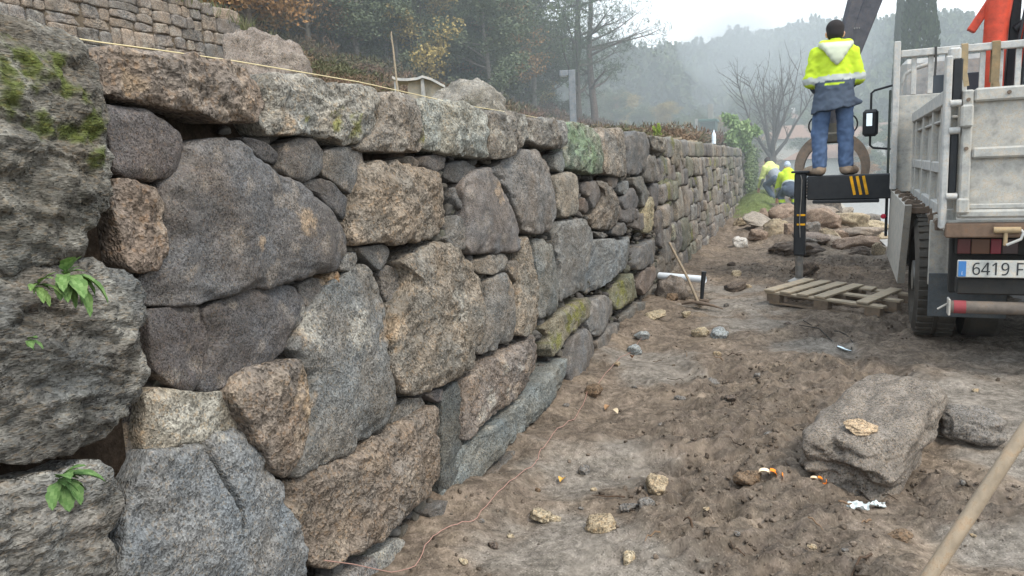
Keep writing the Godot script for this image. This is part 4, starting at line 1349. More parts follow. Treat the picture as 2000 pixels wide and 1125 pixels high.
func hand_bones(wrist: Vector3, dir: Vector3, thumb: Vector3) -> Array:
	# a palm and five unequal, bent fingers
	var d := dir.normalized()
	var t := (thumb - d * thumb.dot(d)).normalized()
	var curl := d.cross(t).normalized()
	var o := [[wrist, wrist + d * 0.085, 0.026, 0.034, 1.0]]
	for i in 4:
		var root := wrist + d * 0.085 + t * (0.030 - i * 0.020)
		var L: float = [0.072, 0.08, 0.074, 0.058][i]
		var k1 := root + d * L * 0.45 + curl * L * 0.12
		var k2 := k1 + (d * 0.6 + curl * 0.8) * L * 0.35
		var k3 := k2 + (d * 0.1 + curl) * L * 0.28
		o.append([root, k1, 0.0095, 0.009])
		o.append([k1, k2, 0.009, 0.0085])
		o.append([k2, k3, 0.0085, 0.0075])
	var tb := wrist + d * 0.03 + t * 0.026
	o.append([tb, tb + d * 0.035 + t * 0.03, 0.012, 0.0105])
	o.append([tb + d * 0.035 + t * 0.03, tb + d * 0.068 + t * 0.032 + curl * 0.012, 0.0105, 0.009])
	return o

const HIVIS := Color(0.48, 0.63, 0.045)
const NAVY := Color(0.075, 0.095, 0.13)
const DENIM := Color(0.075, 0.115, 0.20)
const REFLEX := Color(0.42, 0.45, 0.44)

func build_operator(at: Vector3) -> void:
	var o := thing("person", "man seen from behind in yellow hi-vis jacket and jeans standing on the black outrigger beam", "person", at)
	o.rotation.y = deg_to_rad(6.0)
	o.scale = Vector3(1.05, 1.0, 1.05)
	# he looks away from us: forward is -z, his left is -x
	var hipL := Vector3(-0.105, 0.88, 0.0)
	var hipR := Vector3(0.105, 0.88, 0.0)
	var kneeL := Vector3(-0.135, 0.48, -0.02)
	var kneeR := Vector3(0.130, 0.48, -0.02)
	var ankL := Vector3(-0.135, 0.09, 0.03)
	var ankR := Vector3(0.135, 0.09, 0.03)
	var shL := Vector3(-0.175, 1.37, 0.0)
	var shR := Vector3(0.175, 1.37, 0.0)
	var elL := Vector3(-0.235, 1.08, 0.0)
	var elR := Vector3(0.23, 1.09, 0.0)
	var wrL := Vector3(-0.15, 1.0, -0.24)
	var wrR := Vector3(0.14, 1.0, -0.24)
	var skin := M.skin as Material
	var body := [[Vector3(0, 0.92, 0), Vector3(0, 1.16, 0), 0.13, 0.12, 0.75], [Vector3(0, 1.16, 0), Vector3(0, 1.36, 0), 0.13, 0.15, 0.7], [Vector3(0, 1.38, 0), Vector3(0, 1.52, -0.01), 0.06, 0.055], [Vector3(0, 1.57, -0.01), Vector3(0, 1.63, -0.005), 0.078, 0.086], [Vector3(0, 1.52, -0.05), Vector3(0, 1.57, -0.05), 0.05, 0.06], [Vector3(0, 1.545, -0.095), Vector3(0, 1.58, -0.09), 0.014, 0.01], [Vector3(-0.082, 1.55, 0.0), Vector3(-0.085, 1.585, 0.005), 0.014, 0.018], [Vector3(0.082, 1.55, 0.0), Vector3(0.085, 1.585, 0.005), 0.014, 0.018],
		[hipL, kneeL, 0.08, 0.055], [kneeL, ankL, 0.053, 0.04], [hipR, kneeR, 0.08, 0.055], [kneeR, ankR, 0.053, 0.04], [shL, elL, 0.05, 0.042], [elL, wrL, 0.04, 0.03], [shR, elR, 0.05, 0.042], [elR, wrR, 0.04, 0.03]]
	body.append_array(hand_bones(wrL, Vector3(0.3, -0.2, -1), Vector3(0.6, 1, 0)))
	body.append_array(hand_bones(wrR, Vector3(-0.3, -0.2, -1), Vector3(-0.6, 1, 0)))
	put("body", body_mesh(body, 0.011, 0.012, flat_paint(Color.WHITE)), skin, o)
	var jacket := [[Vector3(0, 0.58, 0.005), Vector3(0, 1.02, 0.01), 0.245, 0.19, 0.74], [Vector3(0, 1.02, 0.01), Vector3(0, 1.32, 0.005), 0.195, 0.165, 0.78], [Vector3(-0.13, 1.35, 0.0), Vector3(0.13, 1.35, 0.0), 0.10, 0.10, 0.9], [Vector3(0, 1.37, 0.02), Vector3(0, 1.47, 0.02), 0.10, 0.075, 0.9], [shL, elL, 0.08, 0.078], [elL, wrL, 0.078, 0.05], [shR, elR, 0.08, 0.078], [elR, wrR, 0.078, 0.05], [Vector3(0.12, 0.84, 0.0), Vector3(0.27, 0.82, -0.05), 0.08, 0.03, 0.7]]
	var paint := func(p: Vector3) -> Color:
		var y := p.y + 0.10 * p.x * -0.6 + 0.012 * ns.get_noise_2d(p.x * 14.0, p.z * 14.0)
		var arm := absf(p.x) > 0.20 and p.z > -0.09
		var c := HIVIS
		if y < 1.055: c = NAVY
		elif y < 1.115: c = REFLEX
		elif y < 1.14 and false: c = NAVY
		if p.z < -0.14 and y < 1.06: c = NAVY
		if arm and y < 1.11 and y > 1.04: c = REFLEX
		if arm and y <= 1.04: c = HIVIS if y > 0.99 else NAVY
		if absf(p.y - 1.02 - 0.05 * p.x) < 0.010 and p.x > -0.12 and p.x < 0.08 and p.z > 0.05: c = HIVIS
		return c * (1.0 + 0.12 * ns.get_noise_3dv(p * 9.0))
	put("jacket", body_mesh(jacket, 0.013, 0.032, paint, func(p: Vector3) -> float: return 0.74 + 0.16 * p.x + 0.010 * sin(p.x * 30.0) - p.y, 0.011), M.cloth, o)
	var hood := [[Vector3(-0.13, 1.455, 0.075), Vector3(0.13, 1.455, 0.075), 0.045, 0.045], [Vector3(-0.10, 1.41, 0.125), Vector3(0.10, 1.41, 0.125), 0.038, 0.038], [Vector3(-0.07, 1.35, 0.145), Vector3(0.07, 1.35, 0.145), 0.034, 0.034], [Vector3(-0.035, 1.29, 0.155), Vector3(0.035, 1.29, 0.155), 0.03, 0.03], [Vector3(0, 1.40, 0.13), Vector3(0.0, 1.24, 0.16), 0.04, 0.02], [Vector3(-0.12, 1.46, 0.04), Vector3(-0.075, 1.50, -0.05), 0.04, 0.03], [Vector3(0.12, 1.46, 0.04), Vector3(0.075, 1.50, -0.05), 0.04, 0.03]]
	put("hood", body_mesh(hood, 0.012, 0.05, func(p: Vector3) -> Color: return (Color(0.52, 0.56, 0.43) if p.y < 1.478 and p.z > 0.03 else HIVIS) * (1.0 + 0.1 * ns.get_noise_3dv(p * 12.0))), M.cloth, o)
	var jeans := [[Vector3(-0.05, 0.90, 0.0), Vector3(0.05, 0.90, 0.0), 0.125, 0.125, 0.85], [hipL, kneeL, 0.10, 0.08], [kneeL, ankL + Vector3(0, 0.03, 0), 0.08, 0.076], [hipR, kneeR, 0.10, 0.08], [kneeR, ankR + Vector3(0, 0.03, 0), 0.08, 0.076]]
	put("jeans", body_mesh(jeans, 0.013, 0.03, func(p: Vector3) -> Color: return DENIM * (1.0 + 0.35 * ns.get_noise_3dv(p * 11.0) + 0.2 * sin(p.y * 60.0 + 14.0 * ns.get_noise_3dv(p * 4.0)) * smoothstep(0.35, 0.1, p.y)), null, 0.008), M.cloth, o)
	for s in [-1.0, 1.0]:
		var a := ankL if s < 0 else ankR
		var boot := [[a + Vector3(0, 0.06, 0), a + Vector3(0, -0.02, 0), 0.066, 0.064], [a + Vector3(0, -0.035, 0.03), a + Vector3(s * 0.11, -0.04, -0.15), 0.055, 0.05], [a + Vector3(0, -0.01, 0.0), a + Vector3(s * 0.08, -0.03, -0.11), 0.055, 0.05]]
		put("boot", body_mesh(boot, 0.011, 0.03, func(p: Vector3) -> Color: return (Color(0.25, 0.19, 0.14) if p.y > 0.02 else Color(0.1, 0.09, 0.08)) * (1.0 + 0.3 * ns.get_noise_3dv(p * 20.0))), M.cloth, o)
	var hair := [[Vector3(0, 1.585, 0.012), Vector3(0, 1.64, 0.006), 0.088, 0.092], [Vector3(0, 1.64, -0.03), Vector3(0, 1.65, -0.05), 0.075, 0.06]]
	put("hair", body_mesh(hair, 0.012, 0.03, flat_paint(Color.WHITE)), M.hair, o)

func build_bent_worker(at: Vector3, turn: float, label: String, vest: bool) -> void:
	var o := thing("person", label, "person", at, "workmen by the grass bank")
	o.rotation.y = turn
	# bending forward (-z) over the bank
	var hip := Vector3(0, 0.60, 0.16)
	var neck := Vector3(0, 0.95, -0.26) if vest else Vector3(0, 1.0, -0.12)
	var head := neck + Vector3(0, 0.10, -0.13) if vest else neck + Vector3(0, 0.15, -0.09)
	var reach := [[-1.0, Vector3(-0.2, 0.35, -0.5)], [1.0, Vector3(0.18, 0.38, -0.52)]]
	var body := [[hip, neck, 0.12, 0.13, 0.9], [neck, head, 0.055, 0.07], [head, head + Vector3(0, 0.06, 0.0), 0.085, 0.085], [head + Vector3(0, -0.02, -0.08), head + Vector3(0, 0.0, -0.09), 0.02, 0.016]]
	for e in reach:
		var sh: Vector3 = neck + Vector3(e[0] * 0.18, -0.03, 0.04)
		var el: Vector3 = sh.lerp(e[1], 0.5) + Vector3(e[0] * 0.04, -0.02, 0.06)
		body.append([sh, el, 0.048, 0.04])
		body.append([el, e[1], 0.038, 0.03])
		body.append_array(hand_bones(e[1], Vector3(0, -1, -0.3), Vector3(-e[0], 0, -0.4)))
	for s in [-1.0, 1.0]:
		body.append([hip + Vector3(s * 0.1, 0, 0), Vector3(s * 0.16, 0.44, -0.20), 0.08, 0.055])
		body.append([Vector3(s * 0.16, 0.44, -0.20), Vector3(s * 0.15, 0.09, 0.10), 0.053, 0.04])
	put("body", body_mesh(body, 0.016, 0.02, flat_paint(Color.WHITE)), M.skin, o)
	var top := [[hip + Vector3(0, -0.02, 0), neck, 0.175, 0.16, 0.9]]
	for e in reach:
		var sh: Vector3 = neck + Vector3(e[0] * 0.18, -0.03, 0.04)
		var el: Vector3 = sh.lerp(e[1], 0.5) + Vector3(e[0] * 0.04, -0.02, 0.06)
		top.append([sh, el, 0.085, 0.075])
		top.append([el, el.lerp(e[1], 0.85), 0.072, 0.05])
	var axis := (neck - hip).normalized()
	var length := hip.distance_to(neck)
	var paint := func(p: Vector3) -> Color:
		var t := (p - hip).dot(axis) / length
		if vest:
			return Color(0.62, 0.68, 0.25) if t > 0.55 else Color(0.30, 0.32, 0.35)
		return NAVY if t < 0.32 else (REFLEX if t < 0.42 else HIVIS)
	put("jacket", body_mesh(top, 0.02, 0.04, paint, null, 0.01), M.cloth, o)
	var legs := []
	for s in [-1.0, 1.0]:
		legs.append([hip + Vector3(s * 0.09, 0, 0), Vector3(s * 0.16, 0.44, -0.20), 0.12, 0.085])
		legs.append([Vector3(s * 0.16, 0.44, -0.20), Vector3(s * 0.15, 0.12, 0.12), 0.085, 0.075])
	put("trousers", body_mesh(legs, 0.02, 0.04, func(p: Vector3) -> Color: return (HIVIS if not vest and p.y < 0.34 and p.y > 0.26 else NAVY * 1.2)), M.cloth, o)
	for s in [-1.0, 1.0]:
		put("boot", body_mesh([[Vector3(s * 0.15, 0.1, 0.12), Vector3(s * 0.15, 0.05, 0.1), 0.06, 0.055], [Vector3(s * 0.15, 0.045, 0.12), Vector3(s * 0.17, 0.045, -0.06), 0.045, 0.04]], 0.016, 0.03, flat_paint(Color(0.06, 0.05, 0.05))), M.cloth, o)
	if not vest:
		put("cap", body_mesh([[head + Vector3(0, 0.075, 0.01), head + Vector3(0, 0.10, 0.0), 0.09, 0.08], [head + Vector3(0, 0.07, -0.05), head + Vector3(0, 0.05, -0.14), 0.06, 0.05]], 0.014, 0.02, flat_paint(Color(0.42, 0.48, 0.58))), M.cloth, o)
	else:
		put("hair", body_mesh([[head + Vector3(0, 0.05, 0.02), head + Vector3(0, 0.09, 0.0), 0.088, 0.085]], 0.014, 0.02, flat_paint(Color(0.07, 0.06, 0.06))), M.cloth, o)

# ------------------------------------------------------------------ the lorry (own axes: x to its right, -z forward, y up; origin under the rear left corner)
func build_truck() -> void:
	var t := thing("crane_truck", "dusty light grey tipper lorry with red crane parked on the right, seen from behind", "truck", Vector3(0.956, 0.0, -5.65))
	t.rotation.y = deg_to_rad(-4.15)
	var W := 2.36
	# bed floor and frame
	var b := MB.new()
	b.span(Vector3(0.0, 0.955, -3.80), Vector3(W, 1.04, -0.03), 0.01)
	put("bed_floor", b.mesh(), M.paint_dust, t)
	b = MB.new()
	b.span(Vector3(-0.01, 0.935, -0.028), Vector3(W + 0.01, 1.028, 0.045), 0.008)
	put("rear_sill", b.mesh(), M.rust, t)
	b = MB.new()
	for x in [0.72, 1.56]:
		b.span(Vector3(x, 0.62, -7.4), Vector3(x + 0.09, 0.90, -0.1), 0.01)
	for z in [-0.35, -1.2, -2.6, -3.7]:
		b.span(Vector3(0.1, 0.80, z - 0.05), Vector3(W - 0.1, 0.95, z + 0.05), 0.01)
	b.span(Vector3(0.05, 0.53, -0.32), Vector3(W - 0.05, 0.93, -0.24), 0.01)
	put("chassis", b.mesh(), M.dark, t)
	# side panels with ribs
	for s in [0, 1]:
		var x0: float = 0.0 if s == 0 else W
		var o: float = 1.0 if s == 0 else -1.0
		b = MB.new()
		b.span(Vector3(x0 + o * 0.045, 1.035, -3.76), Vector3(x0 + o * 0.065, 1.86, -0.10), 0.004)
		var side := put("side_panel", b.mesh(), M.paint, t)
		for f in [0.16, 0.67, 1.39, 2.36, 3.3, 3.72]:
			b = MB.new()
			b.span(Vector3(x0, 1.03, -f - 0.03), Vector3(x0 + o * 0.05, 1.88, -f + 0.03), 0.006)
			put("rib", b.mesh(), M.paint, side)
		for y in [[1.03, 1.11, 0.006], [1.33, 1.41, 0.003], [1.695, 1.715, 0.012], [1.80, 1.90, -0.012]]:
			b = MB.new()
			b.span(Vector3(x0 + o * y[2], y[0], -3.75), Vector3(x0 + o * 0.052, y[1], -0.1), 0.006)
			put("rail", b.mesh(), M.paint_pale, side)
		for f in [0.45, 1.0, 1.7, 2.5, 3.1]:
			b = MB.new()
			b.cyl(Vector3(x0 - o * 0.015, 1.0, -f - 0.06), Vector3(x0 - o * 0.015, 1.0, -f + 0.06), 0.022, 10)
			b.span(Vector3(x0 - o * 0.03, 0.94, -f - 0.025), Vector3(x0 + o * 0.03, 1.0, -f + 0.025), 0.005)
			put("hinge", b.mesh(), M.rust_grey, side)
	# corner posts
	for s in [0, 1]:
		var x0: float = 0.0 if s == 0 else W
		var o: float = 1.0 if s == 0 else -1.0
		b = MB.new()
		b.span(Vector3(x0 - o * 0.045, 0.99, -0.075), Vector3(x0 - o * 0.005, 2.08, 0.03), 0.008)
		b.span(Vector3(x0 - o * 0.03, 2.05, -0.07), Vector3(x0 + o * 0.04, 2.13, 0.02), 0.012)
		var post := put("corner_post", b.mesh(), M.paint_pale, t)
		b = MB.new()
		b.span(Vector3(x0 - o * 0.004, 1.80, -0.05), Vector3(x0 + o * 0.052, 2.06, 0.018), 0.008)
		b.span(Vector3(x0 - o * 0.004, 1.22, -0.05), Vector3(x0 + o * 0.045, 1.62, 0.012), 0.008)
		put("rubber_strip", b.mesh(), M.black, post)
		for y in [1.785, 1.615, 1.20]:
			b = MB.new()
			b.cyl(Vector3(x0 - o * 0.012, y, 0.02), Vector3(x0 + o * 0.05, y, 0.02), 0.022, 12)
			put("hinge_pin", b.mesh(), M.paint_pale, post)
		for y in [[1.63, 1.77], [1.09, 1.19]]:
			b = MB.new()
			b.span(Vector3(x0 + o * 0.046, y[0], 0.0), Vector3(x0 + o * 0.115, y[1], 0.085), 0.012)
			put("hinge_block", b.mesh(), M.paint, post)
	# tailgate
	b = MB.new()
	b.span(Vector3(0.055, 1.06, -0.02), Vector3(W - 0.055, 1.86, 0.012), 0.005)
	var gate := put("tailgate", b.mesh(), M.paint_dust, t)
	for y in [[1.785, 1.868, 0.05], [1.435, 1.505, 0.052], [1.06, 1.115, 0.062], [1.115, 1.15, 0.035]]:
		b = MB.new()
		b.span(Vector3(0.118 if y[0] > 1.2 else 0.06, y[0], 0.012), Vector3(W - 0.118, y[1], y[2]), 0.014)
		put("rail", b.mesh(), M.paint, gate)
	for x in [0.058, W - 0.118]:
		b = MB.new()
		b.span(Vector3(x, 1.115, 0.012), Vector3(x + 0.058, 1.862, 0.046), 0.01)
		put("stile", b.mesh(), M.paint, gate)
	# headboard: plate, posts, rail and slats
	var hz := -3.81
	b = MB.new()
	b.span(Vector3(-0.19, 1.06, hz - 0.04), Vector3(W + 0.19, 2.095, hz), 0.006)
	var hb := put("headboard", b.mesh(), M.paint, t)
	for x in [-0.205, W + 0.135]:
		b = MB.new()
		b.span(Vector3(x, 1.09, hz + 0.002), Vector3(x + 0.065, 2.66, hz + 0.075), 0.008)
		put("post", b.mesh(), M.paint_pale, hb)
	b = MB.new()
	b.span(Vector3(-0.14, 2.49, hz - 0.03), Vector3(W + 0.135, 2.565, hz + 0.04), 0.008)
	put("rail", b.mesh(), M.paint_pale, hb)
	var x := -0.005
	while x < W:
		b = MB.new()
		b.span(Vector3(x - 0.026, 2.096, hz - 0.03), Vector3(x + 0.026, 2.489, hz + 0.0), 0.005)
		put("slat", b.mesh(), M.paint_pale, hb)
		x += 0.158
	# white bent pipe behind the headboard
	b = MB.new()
	b.tube([Vector3(-0.12, 1.5, -4.0), Vector3(-0.115, 2.2, -4.0), Vector3(-0.08, 2.33, -4.0), Vector3(0.0, 2.38, -4.0), Vector3(0.14, 2.42, -4.0)], [0.02, 0.02, 0.02, 0.02, 0.024], 10)
	put("exhaust_pipe", b.mesh(), M.paint_pale, t)
	# dropped side board with its row of hinges
	b = MB.new()
	b.quad(Vector3(-0.185, 1.075, -4.05), Vector3(-0.185, 1.075, -1.15), Vector3(-0.20, 0.38, -1.62), Vector3(-0.20, 0.33, -4.05))
	b.quad(Vector3(-0.145, 0.33, -4.05), Vector3(-0.145, 0.38, -1.62), Vector3(-0.135, 1.075, -1.15), Vector3(-0.135, 1.075, -4.05))
	b.quad(Vector3(-0.185, 1.075, -1.15), Vector3(-0.135, 1.075, -1.15), Vector3(-0.145, 0.38, -1.62), Vector3(-0.20, 0.38, -1.62))
	b.quad(Vector3(-0.185, 1.075, -4.05), Vector3(-0.135, 1.075, -4.05), Vector3(-0.135, 1.075, -1.15), Vector3(-0.185, 1.075, -1.15))
	b.quad(Vector3(-0.20, 0.33, -4.05), Vector3(-0.20, 0.38, -1.62), Vector3(-0.145, 0.38, -1.62), Vector3(-0.145, 0.33, -4.05))
	var drop := put("dropped_side_board", b.mesh(), M.paint_dust, t)
	for f in [1.3, 1.75, 2.35, 3.1, 3.8]:
		b = MB.new()
		b.cyl(Vector3(-0.15, 1.085, -f - 0.05), Vector3(-0.15, 1.085, -f + 0.05), 0.03, 10)
		b.span(Vector3(-0.15, 1.0, -f - 0.02), Vector3(0.0, 1.05, -f + 0.02), 0.005)
		put("hinge", b.mesh(), M.rust_grey, drop)
	# wheels
	for w in [[0.05, 1.40, true], [W - 0.05, 1.40, true], [0.12, 5.9, false], [W - 0.12, 5.9, false]]:
		var left: bool = w[0] < 1.0
		var ax := Vector3.LEFT if left else Vector3.RIGHT
		var c := Vector3(w[0], 0.485, -w[1])
		b = MB.new()
		var hw := 0.15
		b.lathe(c, ax, [[0.30, -hw], [0.40, -hw - 0.005], [0.47, -hw + 0.02], [0.487, -hw + 0.06], [0.487, hw - 0.06], [0.47, hw - 0.02], [0.40, hw + 0.005], [0.31, hw], [0.28, hw - 0.04]], 48)
		for k in 40:
			var a := TAU * k / 40.0
			var d := Vector3(0, cos(a), sin(a))
			for e in [-0.075, 0.075]:
				b.box(c + d * 0.487 + ax * e, Vector3(0.12, 0.018, 0.05), 0.004, Basis(Vector3.RIGHT, d, Vector3.RIGHT.cross(d)))
		var wheel := put("wheel", b.mesh(), M.rubber, t)
		b = MB.new()
		b.lathe(c, ax, [[0.29, hw - 0.05], [0.27, hw - 0.07], [0.20, hw - 0.10], [0.12, hw - 0.06], [0.12, hw - 0.0], [0.0, hw + 0.01]], 32)
		for k in 10:
			var a := TAU * k / 10.0
			b.cyl(c + ax * (hw - 0.09) + Vector3(0, cos(a), sin(a)) * 0.165, c + ax * (hw - 0.055) + Vector3(0, cos(a), sin(a)) * 0.165, 0.014, 6)
		put("rim", b.mesh(), M.steel, wheel)
		if w[2]:
			b = MB.new()
			b.lathe(c - ax * 0.33, ax, [[0.30, -hw], [0.47, -hw + 0.02], [0.487, -hw + 0.06], [0.487, hw - 0.06], [0.47, hw - 0.02], [0.31, hw]], 40)
			put("inner_tyre", b.mesh(), M.rubber, wheel)
	b = MB.new()
	b.cyl(Vector3(0.2, 0.485, -1.45), Vector3(W - 0.2, 0.485, -1.45), 0.07, 12)
	b.lathe(Vector3(W / 2, 0.485, -1.45), Vector3.RIGHT, [[0.07, -0.25], [0.2, -0.12], [0.2, 0.12], [0.07, 0.25]], 20)
	put("axle", b.mesh(), M.dark, t)
	# mudguards, flaps
	for s in [0, 1]:
		var x0: float = -0.035 if s == 0 else W - 0.40
		b = MB.new()
		b.span(Vector3(x0, 0.50, -0.80), Vector3(x0 + 0.30, 0.985, -0.775), 0.006)
		b.span(Vector3(x0 + 0.12, 0.53, -0.774), Vector3(x0 + 0.15, 0.96, -0.76), 0.003)
		put("mudguard", b.mesh(), M.paint_dust, t)
		b = MB.new()
		b.span(Vector3(x0 + (0.0 if s == 0 else -0.02), 0.275, -0.70), Vector3(x0 + 0.50, 0.60, -0.688), 0.005)
		put("mud_flap", b.mesh(), worn(lin(92, 98, 104), 0.7), t)
	# rear lights, number plate, under-run bar
	b = MB.new()
	b.span(Vector3(0.075, 0.80, -0.22), Vector3(0.52, 0.915, -0.17), 0.008)
	var lamp := put("lamp_cluster", b.mesh(), M.dark, t)
	for e in [[0.085, 0.16, lin(92, 44, 44)], [0.165, 0.27, lin(104, 70, 52)], [0.275, 0.335, lin(132, 46, 58)], [0.34, 0.43, lin(70, 52, 52)]]:
		b = MB.new()
		b.span(Vector3(e[0], 0.808, -0.17), Vector3(e[1], 0.907, -0.16), 0.006)
		put("lens", b.mesh(), std(e[2], 0.25, 0.5), lamp)
	b = MB.new()
	b.span(Vector3(0.072, 0.672, -0.02), Vector3(0.592, 0.785, 0.0), 0.005)
	var plate := put("number_plate", b.mesh(), worn(lin(206, 208, 206), 0.5), t)
	b = MB.new()
	b.span(Vector3(0.078, 0.678, 0.0), Vector3(0.122, 0.779, 0.0025), 0.001)
	put("blue_band", b.mesh(), std(lin(70, 120, 176), 0.5), plate)
	lettering("E", Vector3(0.100, 0.700, 0.003), 0.020, std(lin(220, 226, 232), 0.5), plate, 0.5)
	lettering("6419 F", Vector3(0.295, 0.729, 0.001), 0.079, std(lin(52, 54, 56), 0.6), plate, 0.88)
	b = MB.new()
	b.span(Vector3(0.075, 0.555, -0.14), Vector3(0.60, 0.665, -0.03), 0.01)
	put("light_box", b.mesh(), M.dark, t)
	b = MB.new()
	b.cyl(Vector3(0.045, 0.468, -0.05), Vector3(W - 0.045, 0.468, -0.05), 0.042, 20)
	for xx in [0.5, W - 0.5]:
		b.span(Vector3(xx - 0.03, 0.468, -0.10), Vector3(xx + 0.03, 0.64, -0.04), 0.008)
	var bar := put("underrun_bar", b.mesh(), worn(lin(120, 112, 106), 0.7), t)
	b = MB.new()
	b.cyl(Vector3(0.065, 0.468, -0.05), Vector3(0.135, 0.468, -0.05), 0.0435, 20)
	put("red_band", b.mesh(), std(lin(138, 66, 70), 0.8), bar)
	b = MB.new()
	b.span(Vector3(0.03, 0.415, -0.10), Vector3(0.044, 0.525, 0.0), 0.004)
	b.bar(Vector3(-0.03, 0.45, -0.04), Vector3(0.03, 0.49, -0.04), 0.012, 0.012)
	put("end_plate", b.mesh(), M.paint_dust, bar)
	# tailgate catch
	b = MB.new()
	b.cyl(Vector3(0.255, 0.985, 0.06), Vector3(0.40, 0.985, 0.06), 0.02, 12)
	b.span(Vector3(0.31, 0.885, 0.048), Vector3(0.332, 0.975, 0.072), 0.005)
	var catch := put("tailgate_catch", b.mesh(), worn(lin(178, 158, 128), 0.8), t)
	b = MB.new()
	b.tube([Vector3(0.325, 0.892, 0.08), Vector3(0.40, 0.93, 0.085), Vector3(0.412, 0.97, 0.08), Vector3(0.40, 0.985, 0.07)], [0.009], 8)
	put("lever", b.mesh(), M.paint_pale, catch)
	# cab
	b = MB.new()
	b.span(Vector3(-0.07, 0.75, -6.95), Vector3(W + 0.07, 2.60, -5.02), 0.06)
	var cab := put("cab", b.mesh(), M.paint_pale, t)
	b = MB.new()
	b.span(Vector3(0.25, 1.75, -5.019), Vector3(W - 0.25, 2.38, -5.005), 0.02)
	put("rear_window", b.mesh(), M.glass_dark, cab)
	for xx in [-0.078, W + 0.064]:
		b = MB.new()
		b.span(Vector3(xx, 1.75, -6.75), Vector3(xx + 0.014, 2.40, -5.7), 0.006)
		put("side_window", b.mesh(), M.glass_dark, cab)
	b = MB.new()
	b.span(Vector3(0.1, 1.65, -6.964), Vector3(W - 0.1, 2.42, -6.949), 0.006)
	put("windscreen", b.mesh(), M.glass_dark, cab)
	b = MB.new()
	b.span(Vector3(-0.22, 1.1, -4.4), Vector3(-0.195, 2.2, -4.32), 0.006)
	put("grab_rail", b.mesh(), worn(lin(70, 80, 78), 0.6), t)
	# mirror
	b = MB.new()
	b.span(Vector3(-0.48, 1.72, -6.2), Vector3(-0.285, 2.085, -6.08), 0.035)
	var mirror := put("wing_mirror", b.mesh(), M.black, t)
	b = MB.new()
	b.span(Vector3(-0.435, 1.86, -6.08), Vector3(-0.36, 2.03, -6.074), 0.003)
	put("mirror_glass", b.mesh(), M.mirror, mirror)
	b = MB.new()
	b.tube([Vector3(-0.38, 2.08, -6.14), Vector3(-0.38, 2.30, -6.14), Vector3(-0.34, 2.335, -6.14), Vector3(-0.06, 2.40, -6.14)], [0.015], 8)
	b.tube([Vector3(-0.38, 1.73, -6.14), Vector3(-0.38, 1.60, -6.14), Vector3(-0.34, 1.565, -6.14), Vector3(-0.06, 1.53, -6.14)], [0.015], 8)
	put("mirror_arm", b.mesh(), M.black, mirror)
	# outrigger
	b = MB.new()
	b.span(Vector3(-1.06, 0.985, -4.12), Vector3(1.0, 1.262, -3.90), 0.012)
	b.span(Vector3(-1.0, 0.945, -4.13), Vector3(-0.3, 0.983, -3.885), 0.008)
	var beam := put("outrigger_beam", b.mesh(), M.black, t)
	for k in 3:
		b = MB.new()
		var bx := -0.60 + k * 0.065
		b.bar(Vector3(bx, 1.245, -3.897), Vector3(bx + 0.045, 1.035, -3.897), 0.03, 0.008, 0.002, Vector3.BACK)
		put("warning_stripe", b.mesh(), M.yellow, beam)
	b = MB.new()
	b.span(Vector3(-1.205, 0.33, -4.08), Vector3(-1.075, 1.30, -3.93), 0.015)
	b.span(Vector3(-1.24, 1.30, -4.10), Vector3(-1.04, 1.325, -3.91), 0.006)
	for k in 7:
		b.cyl(Vector3(-1.062, 1.02 + k * 0.035, -3.93), Vector3(-1.062, 1.02 + k * 0.035, -3.90), 0.01, 8)
	var leg := put("outrigger_leg", b.mesh(), M.black, t)
	b = MB.new()
	b.cyl(Vector3(-1.14, 0.05, -4.0), Vector3(-1.14, 0.34, -4.0), 0.045, 16)
	b.lathe(Vector3(-1.14, 0.0, -4.0), Vector3.UP, [[0.0, 0.06], [0.06, 0.055], [0.13, 0.02], [0.13, -0.02]], 20)
	put("ram", b.mesh(), M.steel, leg)
	b = MB.new()
	b.tube([Vector3(-1.135, 1.28, -3.925), Vector3(-1.12, 1.22, -3.92), Vector3(-1.125, 1.0, -3.92), Vector3(-1.14, 0.75, -3.92), Vector3(-1.13, 0.55, -3.92)], [0.006], 6)
	put("pipe", b.mesh(), M.steel, leg)
	for y in [0.80, 0.69]:
		b = MB.new()
		b.span(Vector3(-1.17, y, -3.929), Vector3(-1.078, y + 0.022, -3.925), 0.001)
		put("tape", b.mesh(), M.yellow, leg)
	b = MB.new()
	b.span(Vector3(-0.235, 0.55, -4.05), Vector3(-0.205, 0.99, -4.0), 0.006)
	put("bracket", b.mesh(), M.black, t)
	b = MB.new()
	b.lathe(Vector3(-0.25, 0.78, -4.0), Vector3.BACK, [[0.0, 0.03], [0.025, 0.02], [0.03, 0.0]], 12)
	put("marker_lamp", b.mesh(), std(lin(200, 50, 70), 0.3), t)
	# crane between cab and bed
	b = MB.new()
	b.span(Vector3(0.45, 0.95, -4.75), Vector3(1.55, 1.45, -4.1), 0.03)
	b.tube([Vector3(0.80, 1.4, -4.45), Vector3(0.80, 2.3, -4.45), Vector3(0.82, 2.85, -4.45), Vector3(0.86, 3.4, -4.45)], [0.12, 0.115, 0.12, 0.14], 16)
	put("crane_column", b.mesh(), M.red_paint, t)
	b = MB.new()
	b.bar(Vector3(0.58, 2.78, -4.5), Vector3(0.80, 3.15, -4.5), 0.10, 0.09, 0.01)
	b.bar(Vector3(1.06, 2.35, -4.4), Vector3(1.10, 3.3, -4.4), 0.05, 0.06, 0.01)
	b.bar(Vector3(0.9, 3.45, -4.45), Vector3(2.1, 4.4, -4.6), 0.2, 0.22, 0.02)
	put("crane_boom", b.mesh(), M.red_paint, t)
	b = MB.new()
	b.bar(Vector3(0.98, 2.0, -4.55), Vector3(1.0, 3.2, -4.55), 0.16, 0.1, 0.01)
